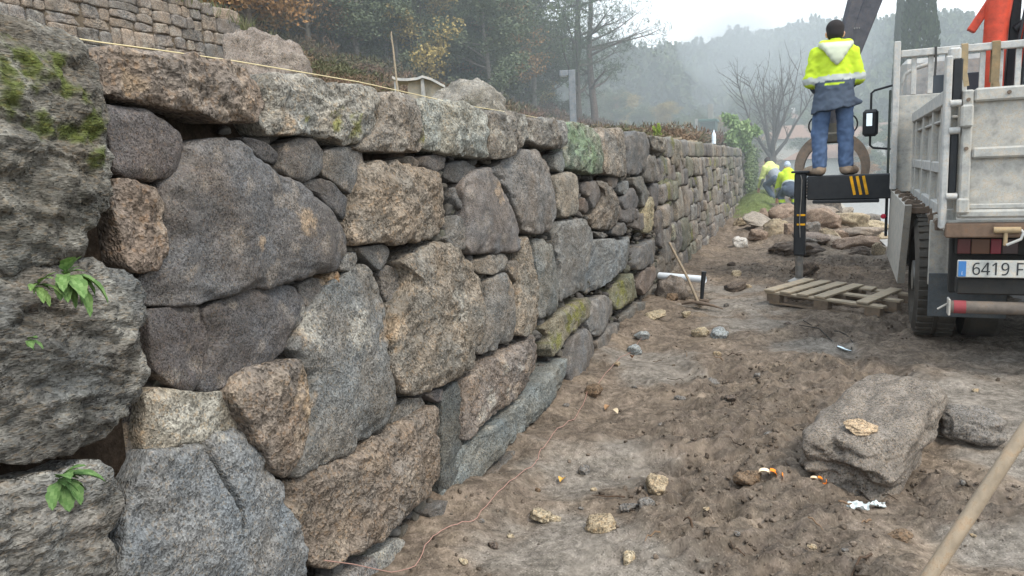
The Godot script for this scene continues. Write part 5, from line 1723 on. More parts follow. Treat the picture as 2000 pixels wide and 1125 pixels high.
	b.tube([Vector3(1.0, 2.75, -4.45), Vector3(1.2, 2.9, -4.4), Vector3(1.38, 3.1, -4.4), Vector3(1.45, 3.4, -4.45)], [0.05, 0.055, 0.055, 0.05], 10)
	put("crane_cylinder", b.mesh(), M.black, t)
	for k in 4:
		b = MB.new()
		var hx := 0.98 + 0.035 * k
		b.tube([Vector3(hx, 2.0, -4.33), Vector3(hx + 0.02, 2.5, -4.30), Vector3(hx + 0.08, 3.0, -4.32), Vector3(hx + 0.28, 3.5, -4.36)], [0.014], 7)
		put("hose", b.mesh(), M.black, t)
	for e in [[0.085, 1.18], [0.085, 1.5], [0.085, 1.8], [0.3, 1.83], [0.9, 1.83], [1.5, 1.83], [2.1, 1.83]]:
		b = MB.new()
		b.cyl(Vector3(e[0], e[1], 0.04), Vector3(e[0], e[1], 0.062), 0.012, 8)
		put("bolt", b.mesh(), M.rust_grey, gate)
	for f in [0.5, 1.2, 1.9, 2.6, 3.3]:
		b = MB.new()
		b.tube([Vector3(-0.012, 1.06, -f), Vector3(-0.05, 1.05, -f), Vector3(-0.055, 1.09, -f)], [0.009], 7)
		put("rope_hook", b.mesh(), M.rust_grey, t)
	# jib coming down to the grab behind the man
	b = MB.new()
	b.bar(Vector3(-0.22, 3.80, -4.72), Vector3(-0.81, 2.2, -4.62), 0.13, 0.20, 0.015)
	b.bar(Vector3(-0.47, 3.85, -4.72), Vector3(-0.80, 2.35, -4.60), 0.15, 0.16, 0.01)
	b.bar(Vector3(2.1, 4.4, -4.6), Vector3(-0.34, 3.80, -4.72), 0.16, 0.2, 0.015)
	b.cyl(Vector3(-0.81, 2.3, -4.63), Vector3(-0.815, 1.86, -4.65), 0.07, 14)
	put("crane_jib", b.mesh(), worn(lin(88, 90, 100), 0.6), t)
	for k in 3:
		b = MB.new()
		b.cyl(Vector3(-0.60 + k * 0.025, 2.95, -4.55), Vector3(-0.60 + k * 0.025, 2.95, -4.52), 0.008, 8)
		put("bolt", b.mesh(), M.steel, t)

func lettering(text: String, at: Vector3, height: float, m: Material, parent: Node, squeeze := 1.0) -> void:
	var tm := TextMesh.new()
	var font := SystemFont.new()
	font.font_names = PackedStringArray(["Droid Sans"])
	font.font_weight = 500
	tm.font = font
	tm.text = text
	tm.font_size = 64
	tm.pixel_size = height / (64.0 * 0.714)
	tm.depth = 0.002
	tm.curve_step = 2.0
	var o := MeshInstance3D.new()
	o.name = "lettering"
	o.mesh = tm
	o.material_override = m
	o.position = at
	o.scale.x = squeeze
	parent.add_child(o, true)

# ------------------------------------------------------------------ things on the site
# rubble: [x, z, width, height, lift, colour, label]; loose stones: [x, z, width, colour, label]
const RUBBLE := [
	[-0.165, -17.066, 0.644, 0.301, 0.120, Color(0.240, 0.180, 0.140), "large rounded pinkish boulder on top of the rubble heap"],
	[-0.236, -14.677, 0.408, 0.260, 0.120, Color(0.293, 0.240, 0.168), "wedge-shaped buff block leaning in the rubble heap"],
	[0.047, -12.300, 0.744, 0.201, 0.030, Color(0.115, 0.093, 0.078), "long flat dark slab lying in front of the rubble heap"],
	[0.551, -15.282, 0.587, 0.303, 0.120, Color(0.240, 0.180, 0.140), "pinkish brown boulder right of the outrigger leg in the heap"],
	[0.734, -17.410, 0.494, 0.365, 0.120, Color(0.162, 0.151, 0.140), "dark grey squared block at the back of the heap"],
	[1.008, -15.640, 0.690, 0.230, 0.120, Color(0.362, 0.301, 0.212), "pale broad boulder at the top right of the heap"],
	[1.404, -14.657, 0.373, 0.160, 0.120, Color(0.362, 0.301, 0.212), "small whitish flat stone at the right end of the heap"],
	[0.628, -13.796, 0.376, 0.205, 0.030, Color(0.293, 0.240, 0.168), "pointed flat slab tilted on the heap"],
	[0.999, -13.306, 0.652, 0.212, 0.030, Color(0.240, 0.180, 0.140), "broad reddish boulder low in the rubble heap"],
	[1.006, -12.535, 0.292, 0.107, 0.030, Color(0.115, 0.093, 0.078), "small dark stone under the reddish boulder"],
	[1.262, -12.592, 0.184, 0.153, 0.030, Color(0.293, 0.240, 0.168), "upright buff stone beside the dropped side board"],
	[-0.598, -18.769, 0.380, 0.285, 0.120, Color(0.240, 0.180, 0.140), "reddish stone at the left back of the heap"],
	[-0.306, -21.835, 0.466, 0.165, 0.120, Color(0.362, 0.301, 0.212), "thin pale slab on the left back of the heap"],
	[0.356, -14.506, 0.253, 0.235, 0.120, Color(0.162, 0.151, 0.140), "grey stone just right of the outrigger leg"],
	[1.522, -16.114, 0.449, 0.176, 0.120, Color(0.362, 0.301, 0.212), "pale stone behind the whitish flat stone"],
	[-0.520, -14.232, 0.326, 0.163, 0.120, Color(0.240, 0.180, 0.140), "low reddish stone at the left edge of the heap"],
	[0.170, -10.327, 0.312, 0.156, 0.030, Color(0.115, 0.093, 0.078), "dark rounded stone behind the steel ram"],
	[-0.794, -13.570, 0.227, 0.140, 0.030, Color(0.514, 0.492, 0.460), "small whitish stone on the track left of the heap"],
	[-0.977, -17.796, 0.455, 0.159, 0.120, Color(0.293, 0.240, 0.168), "flat buff stone near the wall left of the heap"],
	[0.786, -13.996, 0.293, 0.138, 0.120, Color(0.240, 0.180, 0.140), "small reddish stone between slabs of the heap"],
	[0.195, -20.265, 0.379, 0.202, 0.120, Color(0.293, 0.240, 0.168), "buff stone peeping over the pinkish boulder"],
	[0.018, -14.352, 0.271, 0.162, 0.030, Color(0.240, 0.180, 0.140), "brown stone below the wedge-shaped block"],
	[1.179, -17.584, 0.323, 0.151, 0.120, Color(0.293, 0.240, 0.168), "small buff stone behind the pale broad boulder"],
	[1.242, -14.243, 0.226, 0.122, 0.030, Color(0.162, 0.151, 0.140), "grey stone near the right end of the heap"],
]
const LOOSE := [
	[-0.564, -3.397, 0.133, Color(0.318, 0.254, 0.174), "flat tan stone lying by the dark churned earth"],
	[-0.727, -2.920, 0.132, Color(0.318, 0.254, 0.174), "broad tan stone at the foot of the picture"],
	[-1.009, -2.995, 0.107, Color(0.362, 0.301, 0.212), "knobbly cream stone near the long cord"],
	[-0.946, -3.001, 0.053, Color(0.362, 0.301, 0.212), "small round cream pebble touching the knobbly stone"],
	[-0.640, -3.111, 0.084, Color(0.162, 0.151, 0.140), "squat grey stone with a pale flank"],
	[-0.566, -3.109, 0.071, Color(0.162, 0.151, 0.140), "low grey lump beside the squat stone"],
	[-0.176, -3.604, 0.140, Color(0.162, 0.115, 0.078), "rusty brown crumbly rock beside the orange peel"],
	[-0.960, -3.556, 0.072, Color(0.162, 0.151, 0.140), "grey wedge stone near the yellow leaf"],
	[-0.572, -2.725, 0.067, Color(0.362, 0.301, 0.212), "pale broken stone close to the camera"],
	[-1.089, -2.636, 0.053, Color(0.115, 0.093, 0.078), "dark flat stone close to the cord"],
	[-1.080, -2.808, 0.034, Color(0.362, 0.301, 0.212), ""],
	[-1.146, -2.465, 0.039, Color(0.362, 0.301, 0.212), ""],
	[-0.640, -4.782, 0.078, Color(0.162, 0.151, 0.140), ""],
	[-0.487, -5.245, 0.098, Color(0.162, 0.151, 0.140), "grey stone half sunk in the track"],
	[-0.327, -4.656, 0.075, Color(0.115, 0.093, 0.078), "dark egg-shaped stone on the churned track"],
	[-0.525, -6.004, 0.072, Color(0.318, 0.254, 0.174), ""],
	[-0.722, -6.681, 0.151, Color(0.362, 0.301, 0.212), "pale angular stone right of the pickaxe"],
	[-0.557, -6.664, 0.185, Color(0.277, 0.293, 0.293), "bluish white broken stone on the track"],
	[-1.187, -4.702, 0.153, Color(0.162, 0.115, 0.078), "brown wedge stone with the cord running over it"],
	[-1.165, -5.999, 0.165, Color(0.277, 0.293, 0.293), "bluish grey stone against the wall foot"],
	[-1.190, -6.406, 0.132, Color(0.277, 0.293, 0.293), "small bluish stone above the other by the wall"],
	[-0.629, -10.113, 0.170, Color(0.362, 0.301, 0.212), "pale stone on the track beyond the pickaxe"],
	[-0.765, -10.988, 0.128, Color(0.115, 0.093, 0.078), ""],
	[-0.595, -9.209, 0.239, Color(0.115, 0.093, 0.078), "dark clod with roots on the track"],
	[-1.176, -8.137, 0.185, Color(0.162, 0.115, 0.078), "brown block leaning on the wall foot by the tools"],
	[-1.197, -7.200, 0.195, Color(0.362, 0.301, 0.212), "pale stone at the foot of the wall"],
	[-0.939, -7.435, 0.129, Color(0.362, 0.301, 0.212), ""],
	[0.422, -3.186, 0.105, Color(0.162, 0.115, 0.078), "brown lump of earth near the white scrap"],
	[-0.462, -9.294, 0.108, Color(0.318, 0.254, 0.174), ""],
	[-0.256, -10.130, 0.104, Color(0.318, 0.254, 0.174), ""],
	[-1.294, -4.408, 0.044, Color(0.162, 0.151, 0.140), ""],
	[-1.188, -5.416, 0.060, Color(0.318, 0.254, 0.174), ""],
	[-0.198, -5.393, 0.064, Color(0.162, 0.151, 0.140), ""],
	[-0.466, -3.965, 0.038, Color(0.115, 0.093, 0.078), ""],
	[-0.852, -3.325, 0.034, Color(0.318, 0.254, 0.174), ""],
	[-0.523, -3.696, 0.036, Color(0.362, 0.301, 0.212), ""],
	[-0.861, -3.123, 0.027, Color(0.162, 0.151, 0.140), ""],
	[-1.109, -3.261, 0.034, Color(0.162, 0.115, 0.078), ""],
	[-1.229, -2.847, 0.031, Color(0.162, 0.151, 0.140), ""],
	[0.250, -5.978, 0.061, Color(0.115, 0.093, 0.078), ""],
	[-0.003, -7.040, 0.090, Color(0.115, 0.093, 0.078), ""],
	[1.103, -5.340, 0.045, Color(0.318, 0.254, 0.174), ""],
	[0.492, -8.520, 0.074, Color(0.318, 0.254, 0.174), ""],
	[-0.595, -7.963, 0.073, Color(0.162, 0.151, 0.140), ""],
	[-0.098, -4.129, 0.044, Color(0.162, 0.151, 0.140), ""],
	[-0.320, -3.158, 0.035, Color(0.318, 0.254, 0.174), ""],
	[-0.181, -2.938, 0.028, Color(0.162, 0.151, 0.140), ""],
	[0.091, -2.928, 0.035, Color(0.318, 0.254, 0.174), ""],
	[0.207, -2.919, 0.027, Color(0.162, 0.151, 0.140), ""],
	[0.738, -3.722, 0.037, Color(0.162, 0.151, 0.140), ""],
	[0.689, -3.256, 0.028, Color(0.318, 0.254, 0.174), ""],
	[-0.686, -4.250, 0.041, Color(0.162, 0.151, 0.140), ""],
	[-0.962, -4.925, 0.041, Color(0.162, 0.151, 0.140), ""],
]

func build_grab() -> void:
	var g := thing("stone_grab", "rusty round clamshell grab hanging behind the man's legs", "grab", Vector3(0.476, 1.354, -10.34))
	g.rotation.y = deg_to_rad(-4.0)
	for s in [-1.0, 1.0]:
		var b := MB.new()
		var n := 18
		for d in [-0.17, 0.17]:
			pass
		var prev := []
		for i in n + 1:
			var t := float(i) / n
			var a := lerpf(0.25, 2.72, t)
			var thick := lerpf(0.125, 0.035, t * t)
			var ro := 0.425
			var dir := Vector3(sin(a) * s, cos(a), 0)
			var w := lerpf(0.15, 0.19, t)
			var ring := [dir * (ro - thick) + Vector3(0, 0, -w), dir * ro + Vector3(0, 0, -w), dir * ro + Vector3(0, 0, w), dir * (ro - thick) + Vector3(0, 0, w)]
			if i > 0:
				var mid: Vector3 = (ring[0] + ring[2] + prev[0] + prev[2]) / 4.0
				for k in 4:
					b.out_quad(prev[k], prev[(k + 1) % 4], ring[(k + 1) % 4], ring[k], mid)
			else:
				b.out_quad(ring[0], ring[1], ring[2], ring[3], dir * 0.5)
			prev = ring
		# tines at the lip
		for z in [-0.14, -0.05, 0.05, 0.14]:
			var a := 2.72
			var p := Vector3(sin(a) * s * 0.41, cos(a) * 0.41, z)
			b.bar(p, p + Vector3(-0.09 * s, -0.02, 0), 0.03, 0.035, 0.006)
		put("jaw", b.mesh(), worn(lin(150, 136, 124), 0.6), g)
	var h := MB.new()
	h.span(Vector3(-0.17, 0.28, -0.13), Vector3(0.17, 0.41, 0.13), 0.02)
	h.cyl(Vector3(0, 0.40, 0), Vector3(0, 0.52, 0), 0.085, 16)
	for s in [-1.0, 1.0]:
		h.cyl(Vector3(0.13 * s, 0.33, -0.19), Vector3(0.13 * s, 0.33, 0.19), 0.035, 12)
	put("hub", h.mesh(), worn(lin(96, 96, 92), 0.7), g)
	for s in [-1.0, 1.0]:
		var b := MB.new()
		var pts := []
		for i in 15:
			var a := lerpf(-1.2, 3.6, i / 14.0)
			pts.append(Vector3(s * (0.17 + 0.105 * cos(a - 0.4)), 0.50 + 0.115 * sin(a - 0.4), 0.02 * i / 14.0))
		b.tube(pts, [0.010], 7)
		put("hose", b.mesh(), M.black, g)

func build_pallet() -> void:
	var t := thing("wooden_pallet", "weathered wooden pallet missing boards, lying on the mud by the lorry wheel", "pallet", Vector3(-0.24, 0.02, -8.2))
	t.rotation = Vector3(deg_to_rad(1.0), deg_to_rad(-30.0), deg_to_rad(-1.6))
	# x along the stringers, -z away from us
	for z in [-0.05, -0.4, -0.75]:
		var b := MB.new()
		b.span(Vector3(0.0, 0.10, z - 0.045), Vector3(1.2, 0.122, z + 0.045), 0.003)
		put("stringer", b.mesh(), M.wood, t)
		b = MB.new()
		b.span(Vector3(0.05, 0.0, z - 0.045), Vector3(1.18, 0.018, z + 0.045), 0.003)
		put("bottom_board", b.mesh(), M.wood_dark, t)
		for x in [0.02, 0.53, 1.03]:
			b = MB.new()
			b.span(Vector3(x, 0.0185, z - 0.045), Vector3(x + 0.145, 0.0995, z + 0.045), 0.004)
			put("block", b.mesh(), M.wood_dark, t)
	var k := 0
	for x in [-0.01, 0.17, 0.35, 0.53, 0.93]:
		var b := MB.new()
		var skew := 0.06 if k == 4 else rng.randf_range(-0.012, 0.012)
		b.box(Vector3(x + 0.06, 0.1335 + 0.001 * k, -0.40), Vector3(0.115, 0.021, 0.82), 0.003, Basis(Vector3.UP, skew))
		put("top_board", b.mesh(), M.wood, t)
		k += 1
	var b2 := MB.new()
	b2.box(Vector3(0.74, 0.134, -0.70), Vector3(0.12, 0.02, 0.16), 0.003, Basis(Vector3.UP, 0.1))
	put("broken_board", b2.mesh(), M.wood, t)

func build_tools() -> void:
	var p := thing("pickaxe", "long-handled pick leaning against the stone wall beside the white pipe", "pickaxe", Vector3(-0.88, 0.03, -7.85))
	var b := MB.new()
	b.tube([Vector3(0.03, 0.0, 0.0), Vector3(-0.12, 0.25, -0.25), Vector3(-0.40, 0.56, -0.88)], [0.016, 0.014, 0.013], 10)
	put("handle", b.mesh(), M.handle, p)
	b = MB.new()
	b.tube([Vector3(-0.16, 0.02, -0.05), Vector3(-0.05, 0.045, -0.02), Vector3(0.04, 0.04, 0.01), Vector3(0.16, 0.02, 0.03), Vector3(0.26, -0.01, 0.04)], [0.012, 0.017, 0.02, 0.014, 0.006], 8)
	put("head", b.mesh(), M.rust_grey, p)
	var h := thing("sledgehammer", "short dark-handled hammer standing on its head in front of the white pipe", "hammer", Vector3(-0.85, 0.03, -8.0))
	b = MB.new()
	b.box(Vector3(0, 0.03, 0), Vector3(0.15, 0.055, 0.055), 0.012, Basis(Vector3.UP, -0.3))
	put("head", b.mesh(), M.rust_grey, h)
	b = MB.new()
	b.tube([Vector3(0, 0.05, 0), Vector3(0.01, 0.2, 0.0), Vector3(0.025, 0.34, 0.0)], [0.018, 0.022, 0.026], 10)
	put("handle", b.mesh(), M.black, h)
	b = MB.new()
	var outer := 0.04
	b.lathe(Vector3(-1.42, 0.20, -8.85), Vector3(0.93, -0.02, 0.36).normalized(), [[outer, 0.0], [outer, 0.58], [outer - 0.004, 0.582], [outer - 0.005, 0.3], [outer - 0.005, 0.0]], 24)
	tag(put("drain_pipe", b.mesh(), M.pvc), "white plastic drain pipe sticking out of the wall foot", "pipe")
	var s := thing("shovel", "wooden tool handle slanting across the bottom right corner", "shovel", Vector3(0.156, 0.0, -2.09))
	b = MB.new()
	var d := Vector3(0.279, 0.357, -0.27).normalized()
	b.tube([d * 0.05, d * 0.45, d * 0.8, d * 1.35], [0.021, 0.0215, 0.0205, 0.019], 14)
	put("handle", b.mesh(), M.handle, s)
	b = MB.new()
	var side := d.cross(Vector3.UP).normalized()
	b.bar(d * 0.14, d * -0.16, 0.2, 0.006, 0.002, side.cross(d))
	b.cyl(d * 0.02, d * 0.2, 0.024, 12)
	put("blade", b.mesh(), M.steel, s)

func build_rubble() -> void:
	var n := 0
	for R in RUBBLE:
		var size := Vector3(R[2] * 1.1, R[3] * 1.5, R[2] * rng.randf_range(0.6, 0.9))
		var m := rock_mesh(size, 40.0 + n, 14, R[5], 1.2, 5.0, Color(0.34, 0.27, 0.21, 0.4), 12)
		var o := put("rubble_stone", m, M.rock, null, Vector3(R[0], land(R[0], R[1]) * 0.8 + R[3] * 0.42, R[1] - size.z * 0.3))
		o.rotation = Vector3(rng.randf_range(-0.12, 0.12), rng.randf_range(-0.5, 0.5), rng.randf_range(-0.16, 0.16))
		tag(o, R[6], "stone", "stones of the rubble heap")
		n += 1
	for i in 18:
		var a := rng.randf() * TAU
		var q := sqrt(rng.randf())
		var x := 0.45 + cos(a) * q * 1.25
		var z := -16.2 + sin(a) * q * 3.6
		var w := rng.randf_range(0.3, 0.75)
		var m := rock_mesh(Vector3(w, w * rng.randf_range(0.26, 0.42), w * rng.randf_range(0.6, 0.9)), 240.0 + i, 10, [Color(0.27, 0.225, 0.185), Color(0.235, 0.19, 0.16), Color(0.2, 0.18, 0.16), Color(0.29, 0.255, 0.215)][i % 4], 1.2, 4.5)
		var o := put("rubble_stone", m, M.rock, null, Vector3(x, land(x, z) + w * 0.14, z))
		o.rotation = Vector3(rng.randf_range(-0.3, 0.3), rng.randf_range(0.0, TAU), rng.randf_range(-0.3, 0.3))
		tag(o, "broken stone lying among the others in the rubble heap", "stone", "stones of the rubble heap")
	var foot := put("granite_block", rock_mesh(Vector3(0.34, 0.34, 0.30), 99.0, 16, Color(0.17, 0.145, 0.125), 0.8, 4.0), M.rock, null, Vector3(-1.24, 0.12, -8.42))
	foot.rotation = Vector3(0.1, 0.4, 0.25)
	tag(foot, "brown block at the wall foot half hiding the white pipe", "stone")
	# the two big blocks on the track
	var a := put("granite_block", rock_mesh(Vector3(0.43, 0.29, 1.0), 104.0, 48, Color(0.165, 0.143, 0.122), 0.5, 7.0, Color(0.24, 0.205, 0.17, 0.5), 2), M.rock, null, Vector3(0.42, 0.13, -4.06))
	a.rotation = Vector3(deg_to_rad(5.0), deg_to_rad(-22.0), deg_to_rad(-5.0))
	tag(a, "long grey granite block with a tan broken corner lying on the track", "stone")
	var c := put("granite_block", rock_mesh(Vector3(0.36, 0.20, 0.28), 95.0, 28, Color(0.165, 0.15, 0.135), 0.6, 2.6, Color(0.24, 0.21, 0.18, 0.4), 2), M.rock, null, Vector3(0.87, 0.06, -4.42))
	c.rotation = Vector3(0.03, -0.25, 0.05)
	tag(c, "smaller grey stone tucked against the long granite block", "stone")
	var flake := put("rock_flake", rock_mesh(Vector3(0.16, 0.03, 0.11), 97.0, 12, Color(0.36, 0.27, 0.18), 1.4, 3.0), M.rock, null, Vector3(0.32, 0.255, -3.72))
	flake.rotation = Vector3(0.32, 0.5, 0.0)
	tag(flake, "flat tan flake of rock on the near corner of the long block", "stone")
	n = 0
	var variants := []
	for L in LOOSE:
		var w: float = L[2]
		var m := rock_mesh(Vector3(w, w * rng.randf_range(0.45, 0.7), w * rng.randf_range(0.6, 0.95)), 130.0 + n, 10 if w > 0.05 else 6, L[3], 1.5, 3.0)
		var o := put("loose_stone", m, M.rock, null, Vector3(L[0], land(L[0], L[1]) + w * 0.14, L[1]))
		o.rotation = Vector3(rng.randf_range(-0.2, 0.2), rng.randf_range(0.0, TAU), rng.randf_range(-0.2, 0.2))
		tag(o, L[4] if L[4] else "small loose stone lying on the muddy track", "stone", "loose stones on the track")
		n += 1
	# grit and crumbs of earth, more than anyone could count
	for e in [["gravel", M.rock, 1700, Color(0.26, 0.225, 0.185), 0.005, 0.017], ["earth_crumbs", M.ground, 3000, Color(0.205, 0.165, 0.133), 0.006, 0.036]]:
		var mm := MultiMesh.new()
		mm.transform_format = MultiMesh.TRANSFORM_3D
		mm.use_colors = true
		mm.mesh = rock_mesh(Vector3(1.0, 0.6, 0.8), 170.0 + e[2], 4, Color(0.62, 0.62, 0.62), 2.5, 3.5)
		mm.instance_count = e[2]
		for i in e[2]:
			var x: float
			var z: float
			while true:
				z = -2.2 - 9.5 * pow(rng.randf(), 1.5)
				x = rng.randf_range(-1.4, 1.7)
				var keep := 0.15 + 0.85 * smoothstep(-0.15, 0.3, ns.get_noise_2d(x * 1.7, z * 1.7 + 60.0))
				if e[0] == "earth_crumbs":
					keep = 0.12 + spot(CHURNED, x, z)
				if rng.randf() < keep * (1.0 - 0.85 * spot(SMOOTH, x, z)):
					break
			var s: float = e[4] + (e[5] - e[4]) * pow(rng.randf(), 2.5)
			var bs := Basis.from_euler(Vector3(rng.randf() * 6.0, rng.randf() * 6.0, rng.randf() * 6.0)).scaled(Vector3.ONE * s)
			mm.set_instance_transform(i, Transform3D(bs, Vector3(x, land(x, z) + s * 0.06, z)))
			var k: Color = e[3] * rng.randf_range(0.65, 1.35)
			mm.set_instance_color(i, Color(k.r, k.g, k.b))
		var o := MultiMeshInstance3D.new()
		o.multimesh = mm
		o.material_override = e[1]
		o.name = e[0]
		add_child(o)
		tag(o, "fine stone grit scattered over the track" if e[0] == "gravel" else "crumbs of dark churned earth on the track", "gravel" if e[0] == "gravel" else "earth", "", "stuff")

func build_small_things() -> void:
	var b := MB.new()
	var pts := []
	var raw := [Vector3(-1.319, 0.354, -1.833), Vector3(-1.314, 0.260, -1.987), Vector3(-1.307, 0.123, -2.193), Vector3(-1.301, 0.026, -2.409), Vector3(-1.298, -0.027, -2.627), Vector3(-1.251, 0.030, -2.789), Vector3(-1.225, 0.030, -3.091), Vector3(-1.199, 0.030, -3.503), Vector3(-1.203, 0.030, -3.662), Vector3(-1.193, 0.030, -4.218), Vector3(-1.240, 0.030, -4.777), Vector3(-1.202, 0.030, -5.396), Vector3(-1.161, 0.030, -6.650)]
	for i in raw.size() - 1:
		for k in 6:
			var p: Vector3 = (raw[i] as Vector3).lerp(raw[i + 1], k / 6.0)
			p.y = maxf(p.y if i < 4 else -1.0, land(p.x, p.z) + 0.012)
			p += Vector3(ns.get_noise_2d((i * 6 + k) * 0.15, 3.0) * 0.02, 0.0, 0)
			pts.append(p)
	b.tube(pts, [0.0018], 6)
	tag(put("cord", b.mesh(), std(lin(164, 128, 116), 0.8)), "thin pinkish cord running along the foot of the stone wall", "cord")
	b = MB.new()
	b.tube([Vector3(-1.480, 1.823, -1.294), Vector3(-1.480, 1.823, -1.386), Vector3(-1.481, 1.828, -1.569), Vector3(-1.481, 1.833, -1.833), Vector3(-1.481, 1.834, -2.201), Vector3(-1.481, 1.834, -2.519), Vector3(-1.480, 1.823, -2.966), Vector3(-1.480, 1.810, -3.445), Vector3(-1.480, 1.809, -4.167), Vector3(-1.479, 1.798, -4.964)], [0.0018], 6)
	tag(put("string_line", b.mesh(), std(lin(206, 190, 150), 0.7)), "taut yellowish mason's string along the top of the stone wall", "string")
	b = MB.new()
	var wp := []
	for q in [[0.08, -6.89], [0.24, -6.85], [0.32, -6.6], [0.376, -6.40], [0.457, -6.38], [0.483, -6.55], [0.45, -6.8], [0.40, -6.95], [0.25, -7.12], [0.12, -7.26]]:
		wp.append(Vector3(q[0], land(q[0], q[1]) + 0.01, q[1]))
	b.tube(wp, [0.004], 5)
	tag(put("wire_loop", b.mesh(), M.dark), "loop of dark wire lying on the mud near the pallet", "wire")
	b = MB.new()
	b.tube([Vector3(0.36, land(0.36, -6.39) + 0.012, -6.39), Vector3(0.41, land(0.41, -6.37) + 0.022, -6.375), Vector3(0.46, land(0.46, -6.38) + 0.014, -6.38)], [0.010, 0.014, 0.008], 7)
	tag(put("foil_scrap", b.mesh(), M.mirror), "bright crumpled foil twist at the end of the wire loop", "scrap")
	for e in [[-0.072, -3.604, "curl of orange peel beside the rusty rock", 1.0], [0.135, -3.596, "smaller bit of orange peel near the block's corner", 0.65]]:
		b = MB.new()
		b.coloured = true
		var y := land(e[0], e[1]) + 0.016
		for k in 3:
			var c := Vector3((k - 1) * 0.028 * e[3], 0.004 * (k % 2), 0.006 * k)
			for i in 6:
				for j in 5:
					var P := []
					for q in [[i, j], [i + 1, j], [i + 1, j + 1], [i, j + 1]]:
						var aa: float = q[0] / 6.0 * 2.2 - 1.1 + k
						var bb: float = q[1] / 5.0 * 2.0 - 1.0
						P.append(c + Vector3(sin(aa) * 0.028, 0.02 * cos(aa) - 0.008 + 0.006 * bb * bb, bb * 0.018) * e[3])
					b.color = Color(0.85, 0.25, 0.03) if k != 0 else Color(0.9, 0.72, 0.5)
					b.quad(P[0], P[1], P[2], P[3])
					for q in 4:
						P[q] -= Vector3(0, 0.004, 0)
					b.color = Color(0.9, 0.72, 0.5)
					b.quad(P[3], P[2], P[1], P[0])
		tag(put("orange_peel", b.mesh(), M.plain, null, Vector3(e[0], y, e[1])), e[2], "orange peel", "orange peel on the track")
	for e in [[0.285, -3.36, 0.058, "white crumpled plastic scrap in front of the long granite block"], [0.37, -3.45, 0.035, "small clear plastic shred next to the white scrap"]]:
		b = MB.new()
		var n := 9
		var grid := []
		for i in n + 1:
			for j in n + 1:
				var x: float = (float(i) / n - 0.5) * e[2] * 1.5
				var z: float = (float(j) / n - 0.5) * e[2]
				grid.append(Vector3(x + 0.01 * fbm(Vector3(x * 30.0, z * 30.0, e[2] * 90.0)), 0.012 + absf(fbm(Vector3(x * 26.0, z * 26.0, 4.0))) * 0.035, z))
		for i in n:
			for j in n:
				var a := i * (n + 1) + j
				b.quad(grid[a], grid[a + n + 1], grid[a + n + 2], grid[a + 1])
				var dn := Vector3(0, -0.003, 0)
				b.quad(grid[a + 1] + dn, grid[a + n + 2] + dn, grid[a + n + 1] + dn, grid[a] + dn)
		tag(put("plastic_scrap", b.mesh(), std(lin(196, 202, 200), 0.35, 0.5), null, Vector3(e[0], land(e[0], e[1]), e[1])), e[3], "scrap", "plastic scraps on the track")
	# roots and twigs in the churned earth
	for i in 26:
		var x := rng.randf_range(-0.75, 0.35)
		var z := rng.randf_range(-4.0, -2.7)
		if i > 17:
			x = rng.randf_range(-1.0, 0.6)
			z = rng.randf_range(-7.0, -4.2)
		b = MB.new()
		var tw := []
		var d := Vector3(rng.randf_range(-1, 1), 0, rng.randf_range(-1, 1)).normalized()
		var p := Vector3(x, 0, z)
		var L := rng.randf_range(0.05, 0.17)
		for k in 5:
			tw.append(Vector3(p.x, land(p.x, p.z) + 0.006 + 0.014 * absf(sin(k * 1.3 + i)), p.z))
			d = (d + Vector3(rng.randf_range(-0.5, 0.5), 0, rng.randf_range(-0.5, 0.5))).normalized()
			p += d * L / 4.0
		var r := rng.randf_range(0.0022, 0.0055)
		b.tube(tw, [r, r, r * 0.9, r * 0.7, r * 0.4], 5)
		tag(put("root_piece", b.mesh(), worn([lin(92, 76, 64), lin(134, 112, 92), lin(70, 60, 52)][i % 3], 0.9)), "thin broken root lying on the churned earth", "root", "roots in the churned earth")
	# dead leaves
	for e in [[-1.03, -3.43, lin(206, 160, 84), "yellow fallen leaf on the pale mud near the cord"], [-1.08, -4.55, lin(150, 118, 88), "dry brown leaf beside the cord"], [-0.97, -4.42, lin(196, 178, 150), "pale sliver of wood on the track"], [-1.14, -5.75, lin(150, 116, 92), "curled brown leaf by the wall foot"]]:
		b = MB.new()
		var d := Vector3(rng.randf_range(-1, 1), 0.1, rng.randf_range(-1, 1)).normalized()
		var side := d.cross(Vector3.UP).normalized()
		for s in [-1.0, 1.0]:
			for k in 5:
				var t0 := k / 5.0
				var t1 := (k + 1) / 5.0
				var w0 := 0.018 * sin(PI * pow(t0, 0.8))
				var w1 := 0.018 * sin(PI * pow(t1, 0.8))
				var up0 := Vector3.UP * 0.012 * sin(t0 * 3.0)
				var up1 := Vector3.UP * 0.012 * sin(t1 * 3.0)
				for dn in [0.0, -0.0012]:
					var q := [d * t0 * 0.06 + up0, d * t1 * 0.06 + up1, d * t1 * 0.06 + up1 + side * s * w1 + Vector3.UP * w1 * 0.5, d * t0 * 0.06 + up0 + side * s * w0 + Vector3.UP * w0 * 0.5]
					for m in 4: q[m] += Vector3.UP * dn
					b.quad(q[0], q[1], q[2], q[3])
		tag(put("fallen_leaf", b.mesh(), std(e[2], 0.8), null, Vector3(e[0], land(e[0], e[1]) + 0.01, e[1])), e[3], "leaf", "fallen leaves on the track")
	# bottle on the wall
	b = MB.new()
	b.lathe(Vector3.ZERO, Vector3.UP, [[0.0, 0.0], [0.042, 0.004], [0.045, 0.02], [0.043, 0.06], [0.045, 0.09], [0.043, 0.12], [0.045, 0.16], [0.040, 0.20], [0.018, 0.255], [0.014, 0.262], [0.014, 0.275]], 24)
